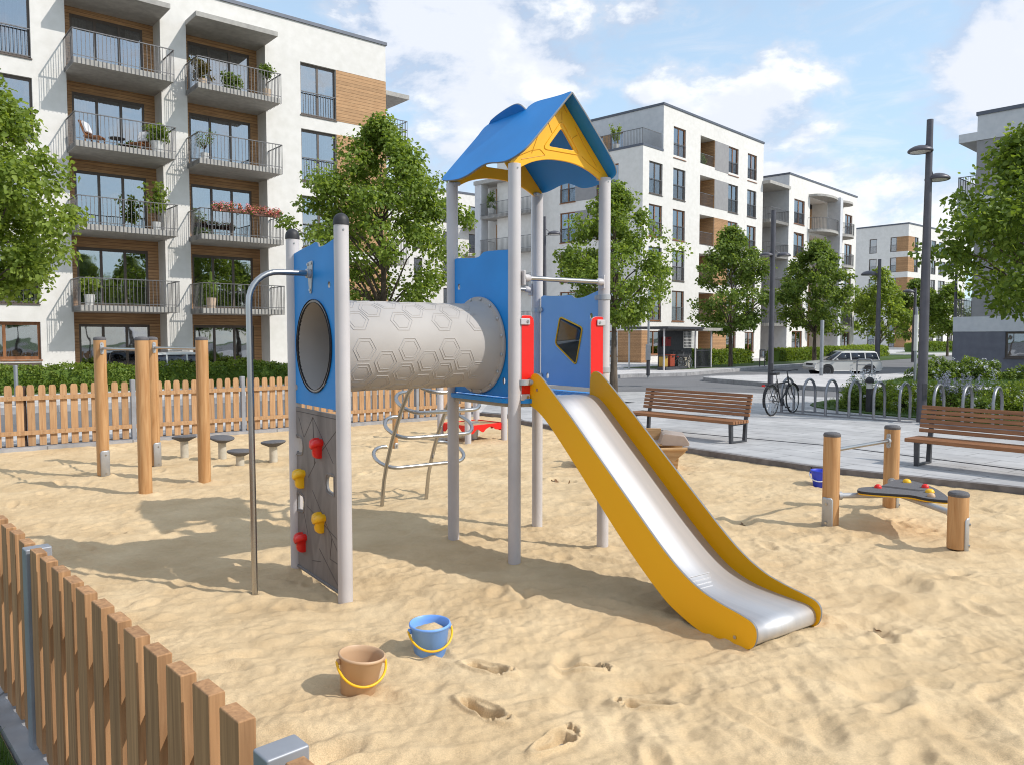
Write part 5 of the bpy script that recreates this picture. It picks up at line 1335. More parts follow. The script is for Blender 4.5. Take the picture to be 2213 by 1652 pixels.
# ------------------------------------------------------------------ grey house on the right
RO = Vector((23.5,41.9,0)); RS = Vector((.685,-.728,0)).normalized()
RBD = thing('apartment_building', 'grey and white apartment house at the right edge, in shade behind the flowering shrubs', 'apartment block', (RO.x, RO.y, 0), math.atan2(RS.y, RS.x), 'white apartment blocks round the square')
wall_face(RBD, 'wall', I4, 0, 15, 0, 2.115, [(2.43,5.4,.78,2.1,.14),(8,10.2,.78,2.1,.14)], M_darkpl)
for x, w_ in ((2.43,2.97),(8,2.2)): add_window(RBD, x, .78, w_, 1.32, .1, I4, 2, False, M_frame, M_glass2, 'left', .1, True, 1, False)
part_box(RBD, 'parapet_band', M_plaster2, -.02, 15, -.02, .3, 2.12, 2.9); part_box(RBD, 'parapet_band', M_plaster2, -.02, .3, .31, 9, 2.12, 2.9)
part_box(RBD, 'wall', M_darkpl, .002, .2, .01, 9, 0, 2.1)
wall_face(RBD, 'wall', Matrix.Translation((0,.02,0)), .84, 15, 2.9, 12.0, [(3.4,6.0,3.2,5.6,.14),(3.4,6.0,9.6,11.7,.14),(3.4,6.0,6.3,8.1,.14),(8.6,10.4,3.2,5.6,.14),(8.6,10.4,9.6,11.7,.14),(8.6,10.4,6.3,8.1,.14)], M_greypl)
for x, w_ in ((3.4,2.6),(8.6,1.8)):
    for z, h in ((3.2,2.4),(9.6,2.1),(6.3,1.8)): add_window(RBD, x, z, w_, h, .12, I4, 2, True, M_frame, M_glass2, 'both', .1, False, 1, False)
part_box(RBD, 'wall', M_greypl, .84, 1.0, .03, 9, 2.9, 13.0)
part_box(RBD, 'parapet_band', M_plaster2, -.01, 15, -.015, 9, 8.17, 9.27)
part_box(RBD, 'parapet_band', M_plaster2, -.01, 15, -.9, 9, 5.35, 5.75) if False else None
part_box(RBD, 'canopy', M_plaster2, -.02, 15, -.03, 9, 11.98, 12.42); part_box(RBD, 'wall', M_plaster2, .84, 15, .0, 9, 12.425, 13.25)
for z in (9.28, 2.905):
    b = MB(); b.box(.0, .86, .02, .05, z+.9, z+.94); b.box(.0, .03, .05, 8.8, z+.9, z+.94)
    for k in range(8): b.box(.01+k*.115-.008, .01+k*.115+.008, .025, .045, z, z+.9)
    for k in range(70): b.box(.004, .024, .07+k*.125-.008, .07+k*.125+.008, z, z+.9)
    b.build('terrace_railing', M_rail, RBD, smooth=0)
part_box(RBD, 'room_back', M_room, 1.3, 14.8, .9, 1.0, .1, 11.9)
roof_cap(RBD, [(.78,-.06),(15.05,-.06),(15.05,9.1),(.78,9.1)], 13.25, .18)

# ------------------------------------------------------------------ things on the balconies
def leaves_at(r, centers, n_per, spread, size, flat=1.0, up=.4):
    """leaf cloud: returns vertices, faces (6-gon leaves folded along the midrib, two quads each)"""
    C = np.repeat(np.asarray(centers, float), n_per, 0); n = len(C)
    d = r.normal(size=(n, 3)); d /= np.linalg.norm(d, axis=1)[:, None]
    rad = spread*(r.rand(n)**.5)[:, None] if np.isscalar(spread) else np.repeat(np.asarray(spread), n_per)[:, None]*(r.rand(n)**.5)[:, None]
    P = C+d*rad*np.array([1, 1, flat])
    nrm = d*.45+r.normal(size=(n, 3))*.55+np.array([.22, -.10, up]); nrm /= np.linalg.norm(nrm, axis=1)[:, None]
    ax = d*.8+r.normal(size=(n, 3))*.8+np.array([0, 0, -.25]); ax -= nrm*(ax*nrm).sum(1)[:, None]; ax /= np.linalg.norm(ax, axis=1)[:, None]+1e-9
    sd_ = np.cross(nrm, ax); s = (size*(.65+.7*r.rand(n)))[:, None]
    w_ = .36*s; f = .12*s
    v0 = P; v1 = P+ax*s*.32+sd_*w_+nrm*f; v2 = P+ax*s*.72+sd_*w_*.72+nrm*f*.5; v3 = P+ax*s-nrm*f*.4; v4 = P+ax*s*.72-sd_*w_*.72+nrm*f*.5; v5 = P+ax*s*.32-sd_*w_+nrm*f
    V_ = np.stack([v0, v1, v2, v3, v4, v5], 1).reshape(-1, 3); k = np.arange(n)*6
    F_ = np.concatenate([np.stack([k, k+1, k+2, k+3], 1), np.stack([k, k+3, k+4, k+5], 1)])
    return V_, F_
def leaf_part(par, name, VF, material): return obj_from(name, raw_mesh(name, VF[0], VF[1], material), par)
def lbw(s, off, z): p = BO+BS*s+BN*off; return (p.x, p.y, z)
def potted(lab, loc, pot_mat, pr, ph, kind, h, seed, leafm=None):
    t = thing('potted_plant', lab, 'potted plant', loc, 0, 'potted plants on balconies'); r = np.random.RandomState(seed)
    b = MB(); b.lathe([(.001,0),(pr*.75,0),(pr,ph),(pr*.9,ph),(pr*.85,ph-.04),(.001,ph-.05)], 20); b.build('pot', pot_mat, t)
    lm = leafm or M_leafC
    if kind == 'ball':
        b = MB(); b.cyl((0,0,ph-.1),(0,0,h-.2),.022); b.build('stem', M_barkd, t)
        c = r.normal(size=(40, 3)); c = c/np.linalg.norm(c, axis=1)[:, None]*(.24*r.rand(40)[:, None]**.4)+np.array([0,0,h-.12]); leaf_part(t, 'foliage', leaves_at(r, c, 22, .12, .075), lm)
    elif kind == 'bush':
        c = np.stack([(r.rand(40)-.5)*.62, (r.rand(40)-.5)*.55, ph+.04+r.rand(40)*(h-ph)], 1); leaf_part(t, 'foliage', leaves_at(r, c, 22, .13, .09), lm)
    elif kind == 'tall':
        st = MB(); cs = []
        for k in range(6):
            a = r.rand(2)*.3-.15; e = (a[0]*2.2, a[1]*2.2, h*(.75+.3*r.rand())); st.tube([(a[0]*.4,a[1]*.4,ph-.1),(a[0],a[1],h*.5),e], .009, 6)
            for j in range(7): f = .35+.65*j/6; cs.append((a[0]*(.4+1.8*f), a[1]*(.4+1.8*f), ph+(e[2]-ph)*f))
        st.build('stem', M_barkd, t); leaf_part(t, 'foliage', leaves_at(r, cs, 9, .13, .12), M_leafA)
    elif kind == 'sparse':
        st = MB(); cs = []
        for k in range(9):
            a = r.rand()*6.28; e = Vector((.34*math.cos(a), .34*math.sin(a), h*(.55+.45*r.rand()))); st.tube([(0,0,ph-.1),(0,0,ph+.15),tuple(e)], [.014,.012,.005], 6)
            cs += [tuple(e*f+Vector((0,0,(1-f)*ph))) for f in (.6,.8,1.)]
        st.build('stem', M_barkd, t); leaf_part(t, 'foliage', leaves_at(r, cs, 12, .12, .06), lm)
    elif kind == 'cactus':
        st = MB()
        for x, hh, rr_ in ((0,h,.06),(.16,h*.72,.045),(-.12,h*.62,.045)):
            st.tube([(x*.3,0,ph-.1),(x,0,ph+.15),(x,0,hh-.05),(x,0,hh)], [rr_,rr_,rr_*.9,.01], 9)
        st.build('stem', M_leafC, t); c = np.stack([(r.rand(14)-.5)*.4, (r.rand(14)-.5)*.4, ph+.1+r.rand(14)*.5], 1); leaf_part(t, 'foliage', leaves_at(r, c, 8, .12, .1), lm)
    return t
Y1 = 1.0
potted('clipped ball tree in a beige pot on the top right balcony', lbw(5.35,.95,FLR[4]), M_terr, .17, .38, 'ball', 1.25, 1)
potted('ochre leaved shrub at the left end of the top right balcony', lbw(2.85,.8,FLR[4]), M_terr, .16, .32, 'bush', 1.0, 2, leaf_mat('leaf_ochre', (.08,.06,.012,1), (.16,.11,.02,1), (.10,.11,.02,1)))
potted('dark spiky plant in the middle of the top right balcony', lbw(4.1,.5,FLR[4]), M_dark, .16, .25, 'bush', .75, 3)
potted('bushy plant in a wide white planter, right end of the third floor left balcony', lbw(1.1,.9,FLR[3]), M_wpot, .24, .45, 'bush', 1.0, 4, M_leafB)
potted('small tree in a white pot at the left end of the third floor right balcony', lbw(2.85,.85,FLR[3]), M_wpot, .16, .3, 'sparse', 1.25, 5)
potted('tall bamboo like plant in a white pot on the second floor left balcony', lbw(1.05,.75,FLR[2]), M_wpot, .16, .35, 'tall', 1.75, 6)
potted('broad leaved plant in a white pot on the first floor left balcony', lbw(-1.3,.8,FLR[1]), M_wpot, .18, .4, 'tall', 1.0, 7)
potted('cactus in a beige pot on the first floor right balcony', lbw(3.0,.8,FLR[1]), M_terr, .19, .42, 'cactus', 1.45, 8)
# flower boxes
def flower_box(lab, loc, rz, L_, seed, fm=None):
    t = thing('flower_box', lab, 'flower box', loc, rz, 'flower boxes on balcony rails'); r = np.random.RandomState(seed)
    b = MB(); b.box(-L_/2, L_/2, -.09, .09, -.06, .10); b.build('trough', mat('box_brown', rgb(120,84,70), rough=.7) if 'box_brown' not in MATS else MATS['box_brown'], t, bevel=.01)
    n = int(L_*55); c = np.stack([(r.rand(n)-.5)*(L_+.1), (r.rand(n)-.5)*.26-.04, .06+.22*r.rand(n)-.1*(r.rand(n) < .3)], 1)
    leaf_part(t, 'foliage', leaves_at(r, c, 7, .07, .06), M_leafC); leaf_part(t, 'petals', leaves_at(r, c+np.array([0,-.05,.02]), 9, .08, .045, 1, .2), fm or M_pink)
za = math.atan2(BS.y, BS.x)
flower_box('left half of the pink flower trough on the second floor right balcony rail', lbw(3.62,1.52,FLR[2]+.93), za, 1.45, 9)
flower_box('right half of the pink flower trough on the second floor right balcony rail', lbw(4.98,1.52,FLR[2]+.90), za, 1.15, 10)
# chairs and table on the third floor balcony
def deck_chair(lab, loc, rz):
    t = thing('lounge_chair', lab, 'chair', loc, rz, 'lounge chairs on a balcony')
    b = MB(); b.cbox((0,0,.32), (.5,.55,.05)); b.build('seat', M_framew, t)
    b = MB(); b.cbox((0,.32,.60), (.5,.05,.6), Matrix.Rotation(R(-22), 3, 'X')); b.build('backrest', M_framew, t)
    for x in (-.22,.22):
        for y in (-.24,.22):
            b = MB(); b.cbox((x,y,.15), (.04,.04,.32)); b.build('leg', M_framew, t)
    b = MB(); b.cbox((0,.26,.66), (.44,.10,.42), Matrix.Rotation(R(-22), 3, 'X')); b.build('throw', M_white, t, bevel=.03)
deck_chair('timber chair with white throw at the left of the third floor balcony', lbw(-.95,.65,FLR[3]), za+.9)
deck_chair('timber lounge chair with white cushion at the right of the third floor balcony', lbw(.55,.6,FLR[3]), za-.9)
t = thing('side_table', 'low dark table between the two chairs on the third floor balcony', 'table', lbw(-.2,.6,FLR[3]))
b = MB(); b.lathe([(.001,.40),(.28,.40),(.28,.43),(.001,.43)], 20); b.build('table_top', M_dark, t)
for a in (0,2.1,4.2):
    b = MB(); b.cyl((.2*math.cos(a),.2*math.sin(a),0),(.12*math.cos(a),.12*math.sin(a),.41),.015,n=8); b.build('leg', M_dark, t)
def bbw(x, y, z):
    p = BBO+BBS*x-BBN*y; return (p.x, p.y, z)
zb = math.atan2(BBS.y, BBS.x)
flower_box('flower trough on the roof terrace railing of the corner house', bbw(.02,5.9,SL4+1.15), zb-R(90), 1.7, 21, leaf_mat('petal_rust', (.35,.06,.05,1), (.45,.12,.08,1), (.2,.16,.04,1)))
potted('leafy plant behind the roof terrace railing of the corner house', bbw(.5,2.6,SL4+.16), M_wpot, .25, .4, 'tall', 1.7, 22)
potted('big round bush on the shaded balcony of the corner house, seen between the tower posts', bbw(-.05,14.3,11.65), M_wpot, .3, .4, 'bush', 1.7, 23)
potted('plant on the loggia of the corner house top floor', bbw(8.6,.6,tops[0]-2.2), M_terr, .22, .35, 'bush', 1.0, 24)
p = EO+ES*1.5-Vector((-ES.y,ES.x,0))*.5
potted('grassy plant on a balcony of the far white block behind the tunnel', (p.x, p.y, te[0]-2.15), M_wpot, .3, .9, 'bush', 1.5, 25)
# ================================================================== TREES, HEDGES, SHRUBS
def tree(lab, x, y, top, base, rx, leafm, seed, ncl=150, per=60, leaf=.13, trunk=.11, name='street_tree', widest=.34, cl=.42, z0=.05, ry=None, lean=(0,0), group='broadleaf trees round the square', holes=.0):
    t = thing(name, lab, 'tree', (x, y, z0), 0, group); r = np.random.RandomState(seed); rnd = random.Random(seed)
    H = top-base; ry = ry or rx
    def prof(f):                                   # crown half-width by height
        return np.where(f < widest, .50+.50*np.sin(np.clip(f/widest, 0, 1)*np.pi/2), np.cos(np.clip((f-widest)/(1-widest), 0, 1)*np.pi/2)**.95*.96+.04)
    C = []; lob = r.rand(6)*6.28
    while len(C) < ncl:
        f = r.rand()**.92; a = r.rand()*6.2832
        w_ = float(prof(np.array(f)))*(1+.13*math.sin(3*a+lob[0]+5*f)+.10*math.sin(5*a+lob[1]-9*f)+.07*math.sin(2*a+lob[2]))
        q = .30+.70*r.rand()**.55
        if r.rand() < .12: q = 1.0+.2*r.rand()
        if mnoise.noise(Vector((math.cos(a)*q*2.1, math.sin(a)*q*2.1, f*3.4+seed*7.7))) < -.10: continue
        C.append((rx*w_*q*math.cos(a)+lean[0]*f, ry*w_*q*math.sin(a)+lean[1]*f, base+H*f-z0))
    C = np.array(C)
    spread = cl*(.65+.7*r.rand(ncl))
    VF = leaves_at(r, C, int(per*1.5), spread, leaf*.73, .78, .5)
    leaf_part(t, 'crown', VF, leafm)
    b = MB(); zt = base+H*.80-z0; pts = []; rr_ = []
    for k in range(13):
        f = k/12; z = -.3+(zt+.3)*f
        pts.append((lean[0]*f*.5+.05*mnoise.noise(Vector((seed, f*3, 0)))*f*rx, lean[1]*f*.5+.05*mnoise.noise(Vector((seed, f*3, 9)))*f*rx, z)); rr_.append(trunk*(1.15-.25*min(f*6, 1)) if f < .17 else trunk*(.9-.8*f))
    b.tube(pts, rr_, 12); tr_ = b.build('trunk', M_bark, t, smooth=60)
    lb_ = MB(); idx = r.permutation(ncl)[:max(26, ncl//4)]
    for i in idx:
        c_ = Vector(C[i]); hz = math.hypot(c_.x, c_.y); zs = max(base-z0-.25*H*.2+.05*H*r.rand(), c_.z-hz*(.75+.5*r.rand()))
        if zs > zt*.97: continue
        f = (zs+.3)/(zt+.3); k = min(11, int(f*12)); g_ = f*12-k; s_ = Vector(pts[k]).lerp(Vector(pts[k+1]), g_)
        m1 = s_.lerp(c_, .35)+Vector((0,0,.10*hz)); m2 = s_.lerp(c_, .72)+Vector(((r.rand()-.5)*.2,(r.rand()-.5)*.2,.08*hz))
        r0 = trunk*(.42-.28*f); lb_.tube([s_, m1, m2, c_], [r0, r0*.7, r0*.42, r0*.15], 6)
    lb_.build('branches', M_bark, tr_, smooth=60)
    return t
def at_facade(px, off):       # a spot in front of the left house under picture column px
    u = (px-CXP)/FP; a = BO+BN*off; s = (u*a.y-a.x)/(BS.x-u*BS.y); return a+BS*s
p = at_facade(-40, 9.3)
tree('tall leafy tree at the left edge of the picture, in front of the balcony house', p.x, p.y, 8.1, 2.95, 2.05, M_leafA, 3, 210, 75, .17, .13, cl=.46)
LEFT_TREE = bpy.data.objects['street_tree']
p = at_facade(828, 9.3)
tree('large leafy tree rising right behind the grey crawl tunnel', p.x, p.y, 8.75, 2.6, 2.55, M_leafB, 8, 230, 75, .17, .15, cl=.46)
tree('leafy street tree behind the right post of the climbing tower', 3.25, 25.06, 6.45, 2.35, 1.75, M_leafB, 15, 170, 70, .14, .13, cl=.36)
tree('street tree in front of the corner house, right of the bike shelter', 12.96, 46.56, 8.1, 2.25, 2.35, M_leafC, 21, 150, 60, .22, .13, cl=.46)
tree('street tree right of the second lamp post, above the car bonnet', 20.6, 53.5, 8.15, 2.3, 2.75, M_leafC, 27, 150, 60, .25, .15, cl=.52)
tree('tree with large leaves at the right edge, crown overhanging the second bench', 11.75, 17.2, 6.55, 2.35, 2.0, M_leafB, 33, 190, 72, .16, .13, cl=.44, widest=.26)
tree('slim pale green tree between the neighbouring house and the third lamp post', 36.0, 77.0, 8.3, 1.5, 2.5, M_leafA, 41, 90, 50, .34, .13, cl=.6)
tree('round tree left of the tall lamp post, before the most distant block', 42.0, 82.0, 7.6, 1.9, 2.7, M_leafC, 47, 90, 50, .36, .15, cl=.62)
tree('small bright tree just right of the tall lamp post, far down the street', 43.5, 78.5, 6.9, 2.1, 1.9, M_leafB, 53, 70, 50, .33, .12, cl=.55)
tree('slim far tree under the distant lamp, beside the white block', 39.5, 92.0, 8.0, 2.2, 1.6, M_leafB, 59, 60, 50, .36, .12, cl=.55)
q = FO_+BBS*-1.2-Vector((-BBS.y,BBS.x,0))*-4.5
t = tree('young tree growing on the roof edge between the corner house and its neighbour', q.x, q.y, 18.4, 16.1, .75, M_leafC, 61, 30, 40, .22, .05, name='roof_tree', cl=.3, z0=15.9)

def hedge(lab, O, D, L_, wd, h, seed, n, leaf=.06, name='hedge', leafm=None):
    """clipped hedge > foliage mantle and the twiggy body inside it"""
    t = thing(name, lab, 'hedge', (O[0], O[1], .1), math.atan2(D.y, D.x), 'hedges in front of the houses'); r = np.random.RandomState(seed)
    m = n; s = r.rand(m)*L_; u = r.rand(m); pos = np.zeros((m, 3))
    per = h*2+wd; k = u*per
    front = k < h; topm = (k >= h) & (k < h+wd); back = ~front & ~topm
    bump = .075*np.array([mnoise.noise(Vector((a*1.1, 3.3*seed, 0)))*2.2+mnoise.noise(Vector((a*3.7, seed, 5))) for a in s])
    pos[:, 0] = s
    pos[front, 1] = -wd/2-bump[front]*.6; pos[front, 2] = k[front]+bump[front]
    pos[topm, 1] = k[topm]-h-wd/2; pos[topm, 2] = h+bump[topm]
    pos[back, 1] = wd/2; pos[back, 2] = k[back]-h-wd
    rd = ((np.abs(pos[:, 2]-h) < .18) & (np.abs(np.abs(pos[:, 1])-wd/2) < .18))
    pos[rd, 2] -= .05; pos[rd, 1] *= .93
    leaf_part(t, 'foliage', leaves_at(r, pos, 7, .085, leaf, 1.0, .35), leafm or M_leafH)
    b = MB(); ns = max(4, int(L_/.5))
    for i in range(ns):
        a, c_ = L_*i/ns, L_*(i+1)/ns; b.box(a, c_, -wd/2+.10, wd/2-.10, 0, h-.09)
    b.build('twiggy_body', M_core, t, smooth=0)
    return t
p = lb(-13.5, 3.4); hedge('long clipped hedge behind the far picket fence, along the balcony house', p, BS, 25.0, .95, .76, 5, 4200, .075)
p = bb(-3.2, 5.4); hedge('clipped hedge left of the bike shelter, in front of the corner house', p, BBS, 7.6, 1.1, .86, 6, 1200, .10)
p = bb(8.6, 5.4); hedge('clipped hedge right of the bike shelter, in front of the corner house', p, BBS, 9.6, 1.1, .86, 7, 1500, .10)
p = bb(19.0, 5.2); hedge('clipped hedge behind the white estate car', p, BBS, 12.5, 1.3, .90, 8, 1700, .11, leafm=M_leafA)
hedge('far clipped hedge in front of the most distant white block', (48.5, 95.5), Vector((.76,.65,0)).normalized(), 26, 1.6, 1.05, 9, 1700, .16)

def shrub(lab, x, y, rx, ry, h, seed, leafm, n=160, leaf=.055, flowers=0, z0=.1, spikes=0, fl_size=.035, group='shrubs in the planting beds', name='flowering_shrub', fcol=None):
    t = thing(name, lab, 'shrub', (x, y, z0), 0, group); r = np.random.RandomState(seed)
    d = r.normal(size=(n, 3)); d[:, 2] = np.abs(d[:, 2]); d /= np.linalg.norm(d, axis=1)[:, None]
    lob = 1+.20*np.sin(3*np.arctan2(d[:, 1], d[:, 0])+seed)+.12*np.sin(7*np.arctan2(d[:, 1], d[:, 0])+2*seed)+.18*(r.rand(n)-.5)
    c = d*np.array([rx, ry, h*.88])*(lob*(.45+.55*r.rand(n)**.4))[:, None]; c[:, 2] = np.maximum(c[:, 2], .05)
    leaf_part(t, 'foliage', leaves_at(r, c, 46, .14*max(1, rx), leaf, 1.0, .5), leafm)
    b = MB()
    for k in range(26):
        e = c[r.randint(n)]; b.tube([(0.1*e[0],.1*e[1],-.05), tuple(e*np.array([.5,.5,.55])), tuple(e)], [.016,.010,.004], 5)
    b.build('stem', M_barkd, t)
    if flowers:
        o_ = c[(c[:, 2] > .3*h)]; k = r.randint(len(o_), size=flowers); f = o_[k]*1.06+r.normal(size=(flowers, 3))*.07
        leaf_part(t, 'flowers', leaves_at(r, f, 10, .03+.015*rx, fl_size, 1, .7), fcol or M_white)['kind'] = 'stuff'
    if spikes:
        P = []
        for k in range(spikes):
            a = r.rand()*6.28; q = r.rand()**.5; bx, by = rx*.75*q*math.cos(a), ry*.75*q*math.sin(a); zt = h*(.85+.45*r.rand())
            for j in range(9): f = j/8; P.append((bx+.1*rx*(r.rand()-.5)+bx*.2*f, by+by*.2*f, zt-.42*h*(1-f)))
        leaf_part(t, 'flower_spikes', leaves_at(r, P, 8, .035+.012*rx, fl_size*.9, 1, .5), fcol or M_white)['kind'] = 'stuff'
    return t
M_lav = mat('lilac_grey_petals', rgb(196,192,206), rough=.8, scale=20, island=.15)
shrub('large bright green flowering shrub behind the bike racks, left of the tall lamp post', 9.5, 18.75, .95, .85, .72, 71, M_leafA, 190, .055, 55, spikes=0)
shrub('white spiked shrub behind the bright green one, beside the bollard light', 8.75, 19.6, .5, .5, .72, 72, M_leafB, 60, .05, 12, spikes=16)
shrub('small dark leaved shrub at the left end of the planting bed', 8.25, 18.8, .36, .35, .62, 73, M_leafC, 60, .05, 8)
shrub('yellow green flowering shrub behind the second bench, at the right edge', 10.95, 16.9, .85, .8, .70, 74, M_leafA, 150, .055, 60)
shrub('grey lilac spiked shrub right of the tall lamp post', 10.05, 17.55, .6, .6, .72, 75, M_leafB, 90, .05, 14, spikes=26, fcol=M_lav)
shrub('low white flowering shrub in front of the grey lilac one, beside the lamp post', 9.75, 16.35, .38, .32, .5, 76, M_leafC, 60, .05, 36)
shrub('white flowering shrub at the far right corner of the planting bed', 11.9, 18.2, .8, .7, .75, 77, M_leafB, 110, .055, 40, spikes=10)
shrub('dark shrub with white blossom against the left corner of the grey house', 17.4, 32.2, 1.0, 1.0, .84, 78, M_leafC, 130, .085, 40, fl_size=.06)
shrub('dark round shrub with much white blossom in front of the grey house wall', 19.05, 32.2, 1.15, 1.0, .88, 79, M_leafC, 150, .085, 90, fl_size=.06)
shrub('dark green shrub under the window of the grey house', 21.6, 31.6, 1.15, 1.0, .95, 80, M_leafC, 150, .085, 16, fl_size=.06)
shrub('dark shrub with pale spikes at the right edge below the grey house', 23.2, 32.4, 1.2, 1.0, 1.0, 81, M_leafC, 130, .085, 10, fl_size=.06, spikes=12)

# trees across the square that the window panes of the balcony house mirror
for i, (x, y, rz, sc, lab) in enumerate([(23.5,-1.5,1.0,1.12,'tall tree across the square, seen mirrored in the first floor windows of the balcony house'),(30.5,-2.0,2.4,1.2,'tree mirrored in the lower left window panes of the balcony house'),(19.5,-5.5,4.0,1.0,'tree mirrored in the ground floor window panes of the balcony house')]):
    dup(LEFT_TREE, (x, y, .05), rz, lab, None, sc)
# ================================================================== STREET FURNITURE AND VEHICLES
ZP = .08
# benches
def bench(lab, fl, dirv):
    """fl: front left leg foot; dirv along the bench; the seat faces left of... the sand"""
    rz = math.atan2(dirv.y, dirv.x); t = thing('park_bench', lab, 'bench', (fl.x, fl.y, ZP), rz, 'benches facing the sand')
    L_ = 2.08; d = .40; x0, x1 = -.15, L_+.07       # local y+ points away from the sand
    b = MB(); n = 6; w_ = .062
    for i in range(n): y = -.035+i*.0745; b.box(x0, x1, y, y+w_, .318, .37)
    b.build('seat', M_bwood, t, bevel=.006)
    b = MB(); tilt = R(13)
    for i in range(6):
        z = .425+i*.063; y = d+.015+math.tan(tilt)*(z-.38)
        b.cbox(((x0+x1)/2, y, z+.02), (x1-x0, .032, .051), Matrix.Rotation(-tilt, 3, 'X'))
    b.build('backrest', M_bwood, t, bevel=.005)
    for x in (.0, L_):
        b = MB(); w2 = .055
        b.prism([(-.012,.0),(.040,.0),(.030,.325),(-.030,.325)], x-w2/2, x+w2/2, 'yz'); b.prism([(.040,.0),(d-.04,.0),(d-.04,.028),(.040,.028)], x-w2/2, x+w2/2, 'yz')
        b.prism([(d-.04,.0),(d+.02,.0),(d+.035,.33),(d+.140,.775),(d+.105,.785),(d-.012,.35)], x-w2/2, x+w2/2, 'yz'); b.prism([(-.03,.292),(d-.012,.292),(d-.012,.323),(-.03,.323)], x-w2/2+.004, x+w2/2-.004, 'yz')
        b.build('leg_frame', M_dmetal, t, bevel=.004)
    return t
bd_ = Vector((.636,-.772,0)).normalized()
fr1 = G(1578,957.7,.08); bench('slatted hardwood bench to the right of the slide, in front of the bicycle', fr1-bd_*2.08, bd_)
fl2 = G(1978.8,1005.6,.08); bench('slatted hardwood bench at the right edge, under the tall lamp post', fl2, bd_)
# bike racks
def hoop_rack(lab, start, dirv, hv, n, sp):
    t = thing('bike_rack', lab, 'bike rack', (start.x, start.y, ZP), math.atan2(dirv.y, dirv.x), 'bike racks along the plaza'); h = Vector(hv); c, s = math.cos(-math.atan2(dirv.y, dirv.x)), math.sin(-math.atan2(dirv.y, dirv.x))
    hl = Vector((h.x*c-h.y*s, h.x*s+h.y*c, 0)); L_ = hl.length; hn = hl.normalized()
    for i in range(n):
        o = Vector((sp*i, 0, 0)); pts = [o+Vector((0,0,.0)), o+Vector((0,0,.30)), o+Vector((0,0,.45))]; rad = L_/2
        for k in range(1, 16):
            a = math.pi*k/16; pts.append(o+hn*(rad-rad*math.cos(a))+Vector((0,0,.46+.32*math.sin(a))))
        pts += [o+hn*L_+Vector((0,0,.45)), o+hn*L_+Vector((0,0,.30)), o+hn*L_]
        b = MB(); b.tube(pts, .030, 12); b.build('hoop', M_hoop, t)
    for q in (Vector((0,0,0)), hl):
        b = MB(); b.beam(q+Vector((-.25,0,.014)), q+Vector((sp*(n-1)+.25,0,.014)), .07, .026); b.build('base_rail', M_hoop, t)
    return t
h1, h5 = G(1734.3,894.7,.08), G(1942.3,910.7,.08); rv = (h5-h1)/4; hv = (.44,.44,0)
hoop_rack('row of steel bike hoops beside the parked bicycle, left of the tall lamp post', h1-rv, rv.normalized(), hv, 6, rv.length)
hoop_rack('row of steel bike hoops behind the second bench, right of the tall lamp post', h1+rv*5.25, rv.normalized(), hv, 5, rv.length)
# bicycle
def wheel(par, x, r=.325, name='wheel'):
    b = MB(); b.tube([(x+r*math.cos(a), 0, r+.01+r*math.sin(a)) for a in np.linspace(0, 2*math.pi, 40, endpoint=False)], .017, 8, closed=True); w_ = b.build(name, M_tyre, par)
    b = MB(); b.tube([(x+(r-.024)*math.cos(a), 0, r+.01+(r-.024)*math.sin(a)) for a in np.linspace(0, 2*math.pi, 40, endpoint=False)], .010, 6, closed=True); b.build('rim', M_chrome, w_)
    b = MB()
    for k in range(18):
        a = 2*math.pi*k/18; s = .03 if k % 2 else -.03; b.tube([(x+.02*math.cos(a+.6), s, r+.01+.02*math.sin(a+.6)), (x+(r-.03)*math.cos(a), 0, r+.01+(r-.03)*math.sin(a))], .0022, 4)
    b.cyl((x,-.045,r+.01), (x,.045,r+.01), .022, n=10); b.build('spokes', M_chrome, w_)
    return w_
